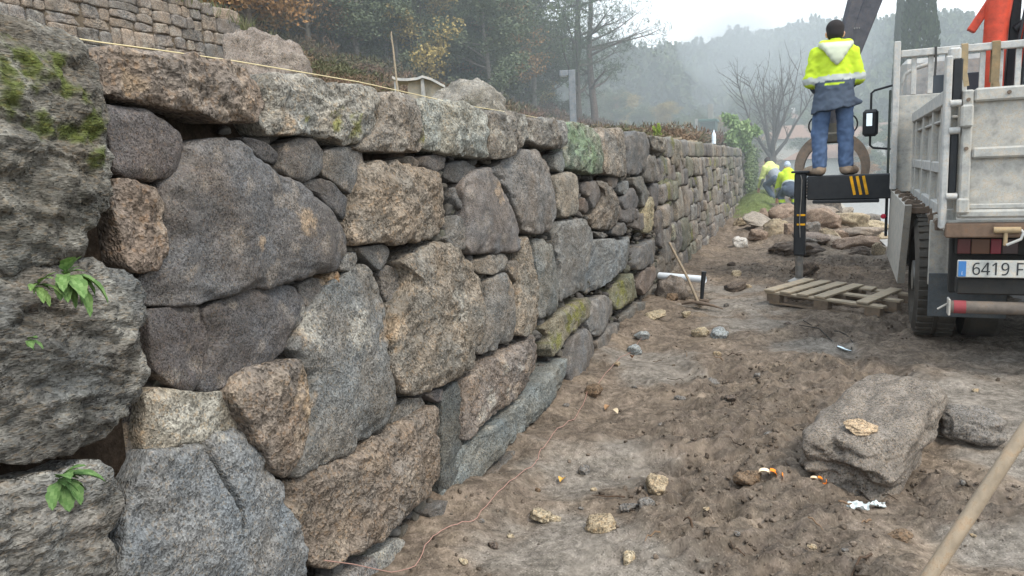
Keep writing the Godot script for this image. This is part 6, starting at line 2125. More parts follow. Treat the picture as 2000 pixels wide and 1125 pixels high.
	var bottle := thing("water_bottle", "pale plastic water bottle standing on the far top of the stone wall", "bottle", Vector3(-1.53, 1.82, -16.9))
	put("bottle_body", b.mesh(), std(lin(214, 224, 232), 0.25, 0.5), bottle)
	b = MB.new()
	b.lathe(Vector3.ZERO, Vector3.UP, [[0.017, 0.27], [0.017, 0.292], [0.0, 0.294]], 16)
	put("cap", b.mesh(), M.pvc, bottle)
	# straps over the headboard rail, in the lorry's axes
	var T := Transform3D(Basis(Vector3.UP, deg_to_rad(-4.15)), Vector3(0.956, 0.0, -5.65))
	for e in [[0.455, 0.062, 0.36, 0.28, lin(168, 152, 124), "tan lifting strap hooked over the headboard rail, nearer the corner post"], [0.735, 0.075, 0.46, 0.40, lin(146, 130, 104), "wider brown lifting strap hanging from the headboard rail"], [0.19, 0.022, 0.30, 0.10, lin(72, 74, 76), "thin dark rope looped over the headboard rail"]]:
		b = MB.new()
		var prof := [Vector3(0, 2.57 - e[2], 0.055 - 3.81), Vector3(0.004, 2.40, 0.052 - 3.81), Vector3(0, 2.565, 0.047 - 3.81), Vector3(0, 2.575, 0.03 - 3.81), Vector3(0, 2.575, -0.02 - 3.81), Vector3(0, 2.565, -0.036 - 3.81), Vector3(0, 2.57 - e[3], -0.042 - 3.81)]
		for i in prof.size() - 1:
			b.bar(prof[i], prof[i + 1], e[1], 0.006, 0.001, Vector3(0, 0, 1) if i in [0, 1, 5] else Vector3.UP)
		if e[1] > 0.03:
			b.bar(prof[0] + Vector3(0.01, 0.05, 0.006), prof[0] + Vector3(0.03, -0.07, 0.012), e[1] * 0.8, 0.008, 0.002, Vector3(0, 0, 1))
		var o := put("lifting_strap", b.mesh(), worn(e[4], 0.95))
		o.transform = T * Transform3D(Basis.IDENTITY, Vector3(e[0], 0, 0))
		tag(o, e[5], "strap", "straps on the headboard")

# ------------------------------------------------------------------ plants at hand
func broad_plant(label: String, at: Vector3, leaves: Array, c1: Color, c2: Color) -> void:
	var t := thing("leafy_weed", label, "plant", at, "weeds growing in the old wall")
	# smaller leaves crowd round the big ones
	var all := leaves.duplicate()
	for i in leaves.size() * 2:
		var src: Array = leaves[i % leaves.size()]
		all.append([(src[0] as Vector3) + Vector3(rng.randf_range(0.0, 0.5), rng.randf_range(-0.5, 0.5), rng.randf_range(-0.7, 0.7)), src[1] * rng.randf_range(0.35, 0.75), src[2] * rng.randf_range(0.35, 0.7), src[3] * rng.randf_range(0.6, 1.4)])
	for L in all:
		# [direction, length, width, droop]
		var b := MB.new()
		b.coloured = true
		var d: Vector3 = (L[0] as Vector3).normalized()
		var side := d.cross(Vector3.UP).normalized()
		var p := Vector3.ZERO
		var n := 10
		var last := []
		for i in n + 1:
			var t0 := float(i) / n
			var stalk := smoothstep(0.12, 0.3, t0)
			var w: float = L[2] * 0.85 * (0.04 + stalk * pow(sin(PI * clampf((t0 - 0.08) / 0.92, 0.0, 1.0)), 0.75)) * (1.0 + 0.12 * sin(t0 * 22.0))
			d = (d + Vector3(0, -L[3] / n * 2.0, 0)).normalized()
			if i > 0: p += d * L[1] * 0.95 / n
			var up := side.cross(d).normalized()
			var row := [p - side * w + up * w * 0.3, p - side * w * 0.5 + up * w * 0.1, p, p + side * w * 0.5 + up * w * 0.1, p + side * w + up * w * 0.3]
			if i > 0:
				for k in 4:
					b.color = c1.lerp(c2, 0.5 + 0.5 * sin(i * 1.7 + k * 2.1)) * (1.15 if k in [1, 2] else 0.95)
					b.quad(last[k], row[k], row[k + 1], last[k + 1])
			last = row
		put("leaf", b.mesh(), M.leaf, t)

func build_near_plants() -> void:
	var ox := 0.18
	broad_plant("broad-leaved green weed drooping from the joint between the upper boulders", Vector3(wall_x(1.33) + ox, 1.335, -1.07), [
		[Vector3(0.6, 0.5, -0.55), 0.105, 0.022, 1.2], [Vector3(0.8, 0.1, -0.2), 0.10, 0.018, 1.5], [Vector3(0.55, 0.3, 0.15), 0.085, 0.018, 0.9], [Vector3(0.4, 0.9, 0.1), 0.06, 0.016, 0.5], [Vector3(0.5, 0.6, 0.5), 0.075, 0.014, 0.9], [Vector3(0.3, 0.9, -0.3), 0.05, 0.013, 0.4], [Vector3(0.7, 0.2, 0.6), 0.07, 0.012, 1.0], [Vector3(0.5, 0.1, 0.9), 0.06, 0.012, 1.0]], Color(0.085, 0.155, 0.045), Color(0.15, 0.235, 0.085))
	broad_plant("feathery small weed left of the broad-leaved one on the boulder ledge", Vector3(wall_x(1.33) + ox, 1.325, -1.01), [
		[Vector3(0.6, 0.4, -0.3), 0.05, 0.008, 0.8], [Vector3(0.6, 0.2, 0.3), 0.05, 0.008, 0.9], [Vector3(0.5, 0.7, 0.0), 0.05, 0.009, 0.6], [Vector3(0.8, 0.0, 0.0), 0.05, 0.008, 1.1], [Vector3(0.4, 0.6, 0.5), 0.05, 0.008, 0.7], [Vector3(0.4, 0.8, -0.4), 0.045, 0.009, 0.4]], Color(0.085, 0.14, 0.04), Color(0.14, 0.21, 0.07))
	broad_plant("leafy green rosette in the joint above the bottom left slab", Vector3(wall_x(0.97) + ox, 0.965, -0.985), [
		[Vector3(0.5, 0.7, 0.2), 0.075, 0.016, 0.6], [Vector3(0.7, 0.2, -0.2), 0.07, 0.018, 1.3], [Vector3(0.8, 0.1, 0.3), 0.07, 0.017, 1.4], [Vector3(0.6, 0.6, -0.6), 0.085, 0.016, 0.7], [Vector3(0.5, 0.3, 0.8), 0.07, 0.014, 0.9], [Vector3(0.5, 0.4, -1.0), 0.095, 0.014, 0.6], [Vector3(0.6, 0.9, -0.3), 0.06, 0.012, 0.5], [Vector3(0.7, 0.0, -0.7), 0.06, 0.013, 1.0]], Color(0.075, 0.145, 0.045), Color(0.125, 0.205, 0.075))
	broad_plant("tiny green seedling on the face of the middle boulder", Vector3(wall_x(1.22) + 0.13, 1.222, -1.01), [
		[Vector3(0.7, 0.3, 0.3), 0.03, 0.008, 0.7], [Vector3(0.7, 0.2, -0.4), 0.035, 0.008, 0.8], [Vector3(0.6, 0.6, 0.0), 0.03, 0.007, 0.5]], Color(0.085, 0.155, 0.05), Color(0.14, 0.22, 0.08))

func blades(called: String, label: String, area: Callable, count: int, height: float, c1: Color, c2: Color) -> void:
	var b := MB.new()
	b.coloured = true
	for i in count:
		var p: Vector3 = area.call()
		var h := height * rng.randf_range(0.5, 1.3)
		var d := (Vector3.UP + rand_dir() * 0.55).normalized()
		var s := d.cross(rand_dir()).normalized() * h * 0.035
		var nn := d.cross(s).normalized()
		b.color = c1.lerp(c2, rng.randf())
		var bend := rand_dir() * h * 0.2
		b.tri_n(p - s, p + s, p + d * h + bend, nn, nn, nn)
	tag(put(called, b.mesh(), M.leaf), label, "grass", "", "stuff")

func zone(az: float) -> String:      # what the spot is seen above
	for e in [[-43.5, "above the coursed wall"], [-40.0, "above the end of the coursed wall"], [-37.0, "above the upright terrace boulder"], [-33.5, "right of the terrace boulder"], [-30.5, "midway between boulder and pole"], [-28.0, "just left of the thin pole"], [-25.5, "above the white canopy"], [-23.0, "above the domed boulder"], [-20.0, "right of the domed boulder"]]:
		if az < e[0]:
			return e[1]
	return "left of the lamp post"

func build_plants() -> void:
	build_near_plants()
	var bark := Color(0.12, 0.10, 0.085)
	var pale_bark := Color(0.24, 0.22, 0.2)
	var P := {}
	P.green1 = make_tree("broad", 11, Color(0.09, 0.125, 0.07), Color(0.15, 0.19, 0.10), bark, 0.85)
	P.green2 = make_tree("broad", 12, Color(0.10, 0.13, 0.085), Color(0.16, 0.18, 0.105), pale_bark, 1.0)
	P.rust = make_tree("broad", 13, Color(0.30, 0.16, 0.07), Color(0.42, 0.25, 0.11), bark, 1.2, 0.14)
	P.gold = make_tree("broad", 14, Color(0.27, 0.20, 0.07), Color(0.38, 0.29, 0.11), bark, 1.0, 0.14)
	P.brown = make_tree("sparse", 15, Color(0.24, 0.145, 0.075), Color(0.34, 0.21, 0.10), pale_bark, 1.3, 0.13)
	P.thin = make_tree("sparse", 16, Color(0.085, 0.11, 0.06), Color(0.14, 0.16, 0.085), pale_bark, 1.0, 0.14)
	P.pine1 = make_tree("pine", 17, Color(0.065, 0.10, 0.055), Color(0.11, 0.145, 0.075), bark, 1.0)
	P.pine2 = make_tree("pine", 18, Color(0.07, 0.10, 0.06), Color(0.12, 0.145, 0.08), Color(0.16, 0.12, 0.1), 1.0)
	P.bare = make_tree("bare", 19, Color.BLACK, Color.BLACK, Color(0.115, 0.10, 0.09))
	P.cypress = make_tree("cypress", 20, Color(0.025, 0.045, 0.022), Color(0.055, 0.075, 0.035), bark, 1.0, 0.22)
	P.shrub = make_tree("shrub", 21, Color(0.20, 0.30, 0.11), Color(0.40, 0.50, 0.26), bark, 0.9, 0.75)
	P.lime = make_tree("shrub", 22, Color(0.22, 0.30, 0.06), Color(0.34, 0.40, 0.10), bark, 0.6, 0.7)
	rng.seed = 5
	var wood_group := "trees of the wood above the terrace"
	# [prototype, azimuth, distance, height, label]
	for e in [
		["rust", -37.6, 21.0, 8.0, "rust-orange oak at the left end of the wood beside the coursed wall"],
		["green1", -40.6, 29.0, 8.0, "bluish green low tree between the coursed wall and the rust-orange oak"],
		["brown", -33.6, 24.0, 6.0, "bare-limbed brown tree behind the terrace boulder"],
		["rust", -31.2, 27.0, 6.6, "smaller orange-brown tree in the wood left of the bent pole"],
		["gold", -25.9, 25.0, 6.6, "golden-leaved oak above the white canopy"],
		["brown", -20.3, 27.0, 5.9, "pale orange half-bare tree with slanting branch at the wood's edge"],
		["thin", -18.0, 29.0, 8.0, "slender grey-green tree at the right edge of the dense wood"],
		["green2", -16.6, 33.0, 5.0, "small rounded evergreen left of the tall twin pines"],
		["pine1", -14.75, 31.0, 10.5, "taller of the twin pines standing against the sky"],
		["pine2", -13.6, 32.5, 9.8, "thinner twin pine leaning right against the sky"],
	]:
		var at := polar(e[1], e[2])
		plant_at(P[e[0]], "pine_tree" if (e[0] as String).begins_with("pine") else "tree", at, e[3], rng.randf() * TAU, e[4], wood_group)
	for i in 52:
		var az := -47.0 + 29.0 * (i + rng.randf() * 0.8) / 52.0
		var dist := rng.randf_range(29.0, 36.0) if i % 3 == 0 else rng.randf_range(36.0, 54.0)
		var kind: String = ["green1", "pine1", "green2", "thin", "pine2", "green1"][rng.randi() % 6]
		if i % 9 == 4: kind = "brown"
		var at := polar(az, dist)
		var h := rng.randf_range(7.5, 10.5) * (1.0 if az < -20.0 else 0.8)
		if az > -22.0: kind = "pine1" if i % 2 == 0 else "thin"
		if az > -19.5: h *= 0.7
		var look: String = {"green1": "dark green leafy tree", "green2": "grey-green leafy tree", "pine1": "tall dark pine", "pine2": "reddish-trunked pine", "thin": "slim pale-trunked tree", "brown": "brown autumn tree"}[kind]
		plant_at(P[kind], "pine_tree" if kind.begins_with("pine") else "tree", at, h, rng.randf() * TAU, "%s %s, %s" % [look, "deep in the wood" if dist > 44.0 else "amid the wood" if dist > 36.0 else "at the wood's front", zone(az)], wood_group, "tree", 1.15)
	# understorey at the edge of the wood
	for i in 54:
		var az := -46.0 + 28.0 * (i + rng.randf() * 0.8) / 54.0
		var dist := rng.randf_range(24.0, 33.0)
		var kind: String = ["green2", "brown", "thin", "green1", "gold", "green2", "green1", "green2", "green1", "thin"][rng.randi() % 10]
		var at := polar(az, dist)
		plant_at(P[kind], "tree", at, rng.randf_range(3.2, 5.6), rng.randf() * TAU, "low %s tree at the wood's edge, %s" % [{"green1": "dark green", "green2": "grey-green", "thin": "slim green", "brown": "half-bare brown", "gold": "yellowing", "rust": "rust-coloured"}[kind], zone(az)], wood_group, "tree", 1.25)
	# hazy trees beyond, in the dip between wood and hill
	for i in 22:
		var az := -14.5 + 12.5 * (i + rng.randf()) / 22.0
		var dist := rng.randf_range(46.0, 72.0)
		var kind: String = ["green1", "green2", "thin", "brown", "green2", "gold"][i % 6]
		var at := polar(az, dist)
		var topy := 1.5 + dist * (0.112 - 0.0034 * (az + 14.5) - rng.randf_range(0.0, 0.025))
		plant_at(P[kind], "tree", at, maxf((topy - at.y) * 0.95, 2.5), rng.randf() * TAU, "hazy %s tree in the dip beyond the terrace" % {"green1": "dark green", "green2": "green", "thin": "thin", "brown": "brown", "gold": "golden"}[kind], "hazy trees in the dip", "tree", 1.3)
	for i in 12:
		var az := 1.6 + 12.0 * i / 12.0 + rng.randf() * 0.6
		var dist := rng.randf_range(60.0, 95.0)
		var at := polar(az, dist)
		var kind: String = ["green2", "thin", "gold", "green1"][i % 4]
		plant_at(P[kind], "tree", at, rng.randf_range(5.0, 9.0), rng.randf() * TAU, "hazy %s tree on the valley side beyond the lorry" % {"green1": "dark green", "green2": "green", "thin": "thin", "gold": "yellowish"}[kind], "hazy trees beyond the lorry", "tree", 1.3)
	var bt := polar(-1.35, 34.0)
	plant_at(P.bare, "bare_tree", bt - Vector3(0, 0.1, 0), 6.1, 1.2, "leafless pollarded tree with upright shoots beyond the end of the wall", "")
	plant_at(P.cypress, "cypress_tree", polar(7.64, 30.0), 8.6, 0.4, "broad dark cypress above the lorry's headboard", "cypresses behind the lorry", "tree", 0.62)
	plant_at(P.cypress, "cypress_tree", polar(6.5, 33.0), 8.8, 2.0, "very slim cypress left of the broad one", "cypresses behind the lorry", "tree", 0.2)
	plant_at(P.cypress, "cypress_tree", polar(10.6, 34.0), 5.2, 2.0, "low dark cypress behind the red crane column", "cypresses behind the lorry", "tree", 1.1)
	plant_at(P.rust, "tree", polar(12.4, 48.0), 7.5, 0.0, "orange autumn tree at the right edge behind the crane", "")
	plant_at(P.rust, "tree", polar(4.5, 40.0), 1.9, 0.0, "small orange bush low down left of the lorry's headboard", "", "bush", 1.6)
	plant_at(P.shrub, "laurel_bush", Vector3(-1.62, 1.6, -25.5), 1.95, 0.0, "pale green glossy laurel bush at the far end of the wall", "", "bush", 0.9)
	plant_at(P.lime, "sapling", Vector3(-2.55, 1.78, -15.8), 0.62, 0.0, "little yellow-green sapling behind the wall top", "", "bush", 0.55)
	plant_at(P.green2, "tree", polar(-41.0, 22.5), 5.2, 1.0, "low bluish green bush-like tree just past the coursed wall", wood_group)
	# heather and dry bracken under the wood
	var tuft := MB.new()
	tuft.coloured = true
	for i in 260:
		tuft.color = Color(1, 1, 1) * rng.randf_range(0.6, 1.2)
		var d := (Vector3.UP * 0.8 + rand_dir()).normalized()
		var p := rand_dir() * Vector3(0.5, 0.25, 0.5) + Vector3(0, 0.3, 0)
		leaf_quad(tuft, p, d, d.cross(rand_dir()).normalized(), 0.15, 0.011)
	var mm := MultiMesh.new()
	mm.transform_format = MultiMesh.TRANSFORM_3D
	mm.use_colors = true
	mm.mesh = tuft.mesh()
	mm.instance_count = 1500
	for i in 1500:
		var az := rng.randf_range(-48.0, -4.0)
		var dist := rng.randf_range(13.0, 36.0)
		var x := sin(deg_to_rad(az)) * dist
		var z := -cos(deg_to_rad(az)) * dist
		var s := rng.randf_range(0.5, 1.15) * smoothstep(10.0, 20.0, dist)
		if x > -2.4 or (x < -6.8 and x > -9.0 and z > -11.0): s = 0.01
		mm.set_instance_transform(i, Transform3D(Basis(Vector3.UP, rng.randf() * TAU).scaled(Vector3(s * 1.3, s, s * 1.3)), Vector3(x, land(x, z) - 0.03, z)))
		var k: Color = [Color(0.19, 0.12, 0.095), Color(0.16, 0.125, 0.08), Color(0.22, 0.15, 0.10), Color(0.12, 0.12, 0.065)][rng.randi() % 4]
		mm.set_instance_color(i, k)
	var hs := MultiMeshInstance3D.new()
	hs.multimesh = mm
	hs.material_override = M.needle
	hs.name = "heather_scrub"
	add_child(hs)
	tag(hs, "reddish brown heather and dry bracken on the slope under the wood", "scrub", "", "stuff")
	# woods on the far hill
	var far := MB.new()
	far.coloured = true
	for i in 90:
		far.color = Color(1, 1, 1) * rng.randf_range(0.55, 1.25)
		var t := pow(rng.randf(), 0.7)
		var a := rng.randf() * TAU
		var w := 0.36 * (1.05 - t) * (0.6 + 0.6 * rng.randf()) + 0.04
		var p := Vector3(cos(a) * w, 0.25 + 0.75 * t, sin(a) * w)
		var d := (Vector3(cos(a), 0.3, sin(a)) + rand_dir() * 0.7).normalized()
		leaf_quad(far, p, d, d.cross(rand_dir()).normalized(), 0.2, 0.075)
	far.color = Color(0.8, 0.7, 0.6)
	far.tube([Vector3(0, -0.1, 0), Vector3(0, 0.8, 0)], [0.025, 0.012], 5, false)
	mm = MultiMesh.new()
	mm.transform_format = MultiMesh.TRANSFORM_3D
	mm.use_colors = true
	mm.mesh = far.mesh()
	var list := []
	for i in 9000:
		var az := rng.randf_range(-34.0, 24.0)
		var dist := 110.0 + 245.0 * pow(rng.randf(), 0.8)
		var x := sin(deg_to_rad(az)) * dist
		var z := -cos(deg_to_rad(az)) * dist
		if ns.get_noise_2d(x * 0.03, z * 0.03) < -0.32: continue
		list.append(Vector3(x, land(x, z) - 0.5, z))
	mm.instance_count = list.size()
	for i in list.size():
		var s := rng.randf_range(5.0, 9.0) + 3.5 * pow(rng.randf(), 4.0)
		var fat := rng.randf_range(4.5, 8.5)
		mm.set_instance_transform(i, Transform3D(Basis(Vector3.UP, rng.randf() * TAU).scaled(Vector3(fat, s, fat)), list[i]))
		mm.set_instance_color(i, Color(0.045, 0.068, 0.035).lerp(Color(0.11, 0.13, 0.06), rng.randf()) * rng.randf_range(0.6, 1.3))
	var fw := MultiMeshInstance3D.new()
	fw.multimesh = mm
	fw.material_override = M.needle
	fw.name = "distant_woodland"
	add_child(fw)
	tag(fw, "hazy woodland covering the far hill", "woodland", "", "stuff")
	# grass
	blades("bank_grass", "bright green grass on the bank at the end of the wall", func() -> Vector3:
		var a := rng.randf() * TAU
		var r := sqrt(rng.randf())
		var x := -0.85 + cos(a) * r * 0.85
		var z := -24.0 + sin(a) * r * 4.6
		return Vector3(x, land(x, z), z), 9000, 0.055, Color(0.19, 0.235, 0.09), Color(0.28, 0.32, 0.14))
	blades("terrace_grass", "tufts of grass on the earth behind the old boulders", func() -> Vector3:
		var x := rng.randf_range(-3.6, -1.75)
		var z := rng.randf_range(-2.6, -0.9)
		return Vector3(x, land(x, z), z), 3500, 0.11, Color(0.12, 0.16, 0.04), Color(0.24, 0.25, 0.10))
	blades("wall_top_grass", "dry grass and brambles along the top of the coursed wall", func() -> Vector3:
		var z := rng.randf_range(-10.6, -5.0)
		return Vector3(rng.randf_range(-8.6, -7.98), 4.0 + 0.115 * (z + 8.4) + rng.randf() * 0.12, z), 5000, 0.2, Color(0.17, 0.15, 0.09), Color(0.14, 0.17, 0.08))
	# ivy over the end of the wall
	var ivy := thing("ivy", "green ivy and bramble hanging over the far end of the stone wall", "ivy", Vector3(-1.5, 0.0, -27.5))
	var b := MB.new()
	b.coloured = true
	for i in 5200:
		var z := rng.randf_range(-5.5, 2.0)
		var y := 1.95 * pow(rng.randf(), 0.8) + 0.15 * ns.get_noise_2d(z * 2.0, 4.0)
		if ns.get_noise_2d(z * 1.4, y * 2.2) < -0.22 - 0.1 * z: continue
		var x := 0.10 + 0.30 * absf(ns.get_noise_2d(z * 1.3, y * 1.9)) - (0.12 if y > 1.8 else 0.0) + rng.randf() * 0.08
		b.color = Color(0.09, 0.13, 0.05).lerp(Color(0.20, 0.25, 0.12), rng.randf())
		var d := (Vector3(0.6, -0.5, 0) + rand_dir()).normalized()
		leaf_quad(b, Vector3(x, y, z), d, d.cross(rand_dir()).normalized(), 0.10, 0.035)
	put("foliage", b.mesh(), M.leaf, ivy)
	b = MB.new()
	b.span(Vector3(-0.5, -0.2, -5.6), Vector3(0.08, 1.7, -0.02), 0.05)
	put("bank_face", b.mesh(), M.fill, ivy)

func build_terrace() -> void:
	var o := put("boulder", rock_mesh(Vector3(0.50, 0.66, 0.62), 61.0, 30, Color(0.20, 0.17, 0.148), 0.9, 3.6, Color(0.27, 0.235, 0.2, 0.4)), M.rock, null, Vector3(-3.10, 2.07, -4.15))
	o.rotation.y = 0.3
	tag(o, "big upright brown boulder on the terrace beside the coursed wall", "boulder", "boulders on the terrace")
	o = put("boulder", rock_mesh(Vector3(0.66, 0.62, 0.60), 66.0, 30, Color(0.22, 0.205, 0.18), 0.9, 2.3, Color(0.29, 0.265, 0.225, 0.4)), M.rock, null, Vector3(-2.70, 1.97, -6.45))
	tag(o, "domed pale boulder on the terrace right of the white canopy", "boulder", "boulders on the terrace")
	# white sheet-roofed shelter
	var D := 11.0
	var pt := func(az: float, tn: float) -> Vector3:
		return Vector3(sin(deg_to_rad(az)) * D, 1.5 + tn * D, -cos(deg_to_rad(az)) * D)
	var s := thing("canopy", "small off-white sheet canopy on posts behind the wall top", "canopy", Vector3(pt.call(-26.3, 0.0).x, 1.9, pt.call(-26.3, 0.0).z))
	var rim := [pt.call(-28.05, 0.1206), pt.call(-27.8, 0.1180), pt.call(-27.0, 0.1172), pt.call(-26.3, 0.1180), pt.call(-25.9, 0.1203), pt.call(-25.3, 0.1170), pt.call(-24.7, 0.1110), pt.call(-24.3, 0.1070)]
	var back := Vector3(-0.42, 0.05, -0.85)
	var b := MB.new()
	for i in rim.size() - 1:
		var a: Vector3 = rim[i] - s.position
		var c: Vector3 = rim[i + 1] - s.position
		var th := Vector3(0, -0.035, 0)
		var mid := (a + c) / 2.0 + back / 2.0 + th / 2.0
		b.out_quad(a, c, c + back, a + back, mid)
		b.out_quad(a + th, c + th, c + back + th, a + back + th, mid)
		b.out_quad(a, c, c + th, a + th, mid)
		b.out_quad(a + back, c + back, c + back + th, a + back + th, mid)
	put("sheet", b.mesh(), M.paint_pale, s)
	b = MB.new()
	for i in [2, 3, 4, 5, 6]:
		var a: Vector3 = rim[i] - s.position + back * 0.15 + Vector3(0, -0.037, 0)
		var c: Vector3 = rim[i + 1] - s.position + back * 0.15 + Vector3(0, -0.037, 0)
		b.quad(a, Vector3(a.x, -0.1, a.z), Vector3(c.x, -0.1, c.z), c)
		b.quad(c + back * 0.03, Vector3(c.x, -0.1, c.z) + back * 0.03, Vector3(a.x, -0.1, a.z) + back * 0.03, a + back * 0.03)
	put("side_sheet", b.mesh(), worn(lin(206, 198, 184), 0.8), s)
	for i in [1, 4]:
		b = MB.new()
		var a: Vector3 = rim[i] - s.position + back * 0.06
		b.bar(Vector3(a.x, -0.1, a.z), Vector3(a.x, a.y - 0.037, a.z), 0.045, 0.045)
		put("post", b.mesh(), M.paint_pale, s)
	b = MB.new()
	var q0: Vector3 = polar(-27.75, 10.4)
	b.tube([q0 - Vector3(0, 0.1, 0), q0 + Vector3(0.0, 0.75, 0), q0 + Vector3(-0.02, 1.2, 0), q0 + Vector3(-0.035, 1.36, 0.0), q0 + Vector3(-0.03, 1.42, 0)], [0.014, 0.013, 0.012, 0.01, 0.008], 8)
	tag(put("pole", b.mesh(), M.wood), "thin pale pole standing up left of the white canopy", "pole")
	# lamp post
	var lp := Vector3(-3.34, land(-3.34, -12.36), -12.36)
	var lt := thing("street_lamp", "grey square lamp post with a short arm to the left behind the wall", "lamp", lp)
	lt.rotation.y = deg_to_rad(15.0)
	b = MB.new()
	b.span(Vector3(-0.055, -0.05, -0.05), Vector3(0.055, 3.02 - lp.y, 0.05), 0.008)
	put("post", b.mesh(), worn(lin(138, 146, 156), 0.5), lt)
	b = MB.new()
	b.span(Vector3(-0.20, 2.93 - lp.y, -0.05), Vector3(-0.056, 3.018 - lp.y, 0.05), 0.006)
	put("lamp_head", b.mesh(), worn(lin(138, 146, 156), 0.5), lt)
	b = MB.new()
	b.span(Vector3(-0.19, 2.922 - lp.y, -0.04), Vector3(-0.07, 2.929 - lp.y, 0.04), 0.002)
	put("lens", b.mesh(), M.pvc, lt)
	# green hut with a chimney that smokes
	var hp := polar(-5.5, 40.0)
	var hut := thing("green_hut", "small dark green hut with a pale chimney beyond the wall top", "hut", Vector3(hp.x, 1.6, hp.z))
	b = MB.new()
	b.span(Vector3(-0.36, 0.0, -0.6), Vector3(0.36, 1.72, 0.6), 0.02)
	put("wall", b.mesh(), worn(lin(44, 78, 74), 0.7), hut)
	b = MB.new()
	b.span(Vector3(-0.44, 1.721, -0.7), Vector3(0.44, 1.86, 0.7), 0.03)
	put("roof", b.mesh(), worn(lin(70, 116, 112), 0.7), hut)
	b = MB.new()
	b.span(Vector3(-0.05, 1.861, -0.1), Vector3(0.20, 2.6, 0.15), 0.02)
	put("chimney", b.mesh(), worn(lin(176, 172, 164), 0.9), hut)
	b = MB.new()
	b.span(Vector3(-0.62, 0.0, 0.5), Vector3(-0.48, 1.9, 0.64), 0.02)
	put("corner_post", b.mesh(), M.paint_pale, hut)
	# bits of wood and rubble on the wall top
	for e in [[-1.62, -11.2, 0.5, 0.2], [-1.66, -13.4, 0.7, 0.0], [-1.6, -13.0, 0.45, -0.5]]:
		b = MB.new()
		b.bar(Vector3(-e[2] / 2, 0.0, -e[3] * 0.4), Vector3(e[2] / 2, 0.02, e[3] * 0.4), 0.05, 0.03)
		var w := put("lath", b.mesh(), M.wood, null, Vector3(e[0], 1.80, e[1]))
		w.rotation.y = 1.2 + e[3]
		tag(w, "pale broken lath lying on the top of the wall", "lath", "laths on the wall top")
	b = MB.new()
	var nn := 10
	var grid := []
	for i in nn + 1:
		for j in nn + 1:
			var x := (float(i) / nn - 0.5) * 0.16
			var z := (float(j) / nn - 0.5) * 0.34
			grid.append(Vector3(x, 0.05 + fbm(Vector3(x * 9.0, z * 9.0, 8.0)) * 0.10, z))
	for i in nn:
		for j in nn:
			var a := i * (nn + 1) + j
			b.quad(grid[a], grid[a + nn + 1], grid[a + nn + 2], grid[a + 1])
			var dn := Vector3(0, -0.004, 0)
			b.quad(grid[a + 1] + dn, grid[a + nn + 2] + dn, grid[a + nn + 1] + dn, grid[a] + dn)
	var rag := put("plastic_bag", b.mesh(), std(lin(176, 196, 216), 0.4, 0.5), null, Vector3(-3.35, 2.06, -3.05))
	rag.rotation.z = -0.5
	tag(rag, "crumpled pale blue plastic bag on the earth above the old boulders", "bag")
	var mound := rock_mesh(Vector3(1.3, 0.72, 1.9), 77.0, 24, Color(0.15, 0.12, 0.09), 1.0, 2.2, Color(0.13, 0.16, 0.05, 0.7))
	tag(put("earth_mound", mound, M.rock, null, Vector3(-3.6, 1.82, -3.0)), "", "", "", "structure")

func house(at: Vector3, size: Vector3, turn: float, wallc: Color, label: String) -> void:
	var h := thing("house", label, "house", at, "white village houses in the valley")
	h.rotation.y = turn
	var b := MB.new()
	b.span(Vector3(-size.x / 2, -1.0, -size.z / 2), Vector3(size.x / 2, size.y, size.z / 2), 0.03)
	put("wall", b.mesh(), worn(wallc, 0.9), h)
	b = MB.new()
	var e := 0.4
	var y := size.y + 0.003
	var top := size.y + size.z * 0.22
	var A := Vector3(-size.x / 2 - e, y, size.z / 2 + e)
	var B := Vector3(size.x / 2 + e, y, size.z / 2 + e)
	var C := Vector3(size.x / 2 + e, y, -size.z / 2 - e)
	var D := Vector3(-size.x / 2 - e, y, -size.z / 2 - e)
	var R1 := Vector3(-size.x / 2 + size.z * 0.35, top, 0)
	var R2 := Vector3(size.x / 2 - size.z * 0.35, top, 0)
	var mid := Vector3(0, size.y, 0)
	b.out_quad(A, B, R2, R1, mid)
	b.out_quad(C, D, R1, R2, mid)
	b.out_tri(A, D, R1, mid)
	b.out_tri(B, C, R2, mid)
	b.out_quad(A, B, C, D, mid + Vector3(0, 1, 0))
	var roof := put("roof", b.mesh(), worn(lin(150, 122, 108), 0.9), h)
	b = MB.new()
	b.span(Vector3(size.x * 0.2, top - 0.6, -0.25), Vector3(size.x * 0.2 + 0.5, top + 0.6, 0.25), 0.03)
	put("chimney", b.mesh(), worn(wallc, 0.9), roof)
	var n := int(size.x / 2.6)
	for i in n:
		var x := (i + 0.5) / n * size.x - size.x / 2
		for yy in ([1.0, 3.6] if size.y > 4.5 else [1.0]):
			b = MB.new()
			b.span(Vector3(x - 0.5, yy, size.z / 2 + 0.002), Vector3(x + 0.5, yy + 1.25, size.z / 2 + 0.05), 0.02)
			var w := put("window", b.mesh(), worn(lin(150, 140, 130), 0.8), h)
			b = MB.new()
			b.span(Vector3(x - 0.42, yy + 0.08, size.z / 2 + 0.051), Vector3(x + 0.42, yy + 1.17, size.z / 2 + 0.06), 0.005)
			put("pane", b.mesh(), M.glass_dark, w)

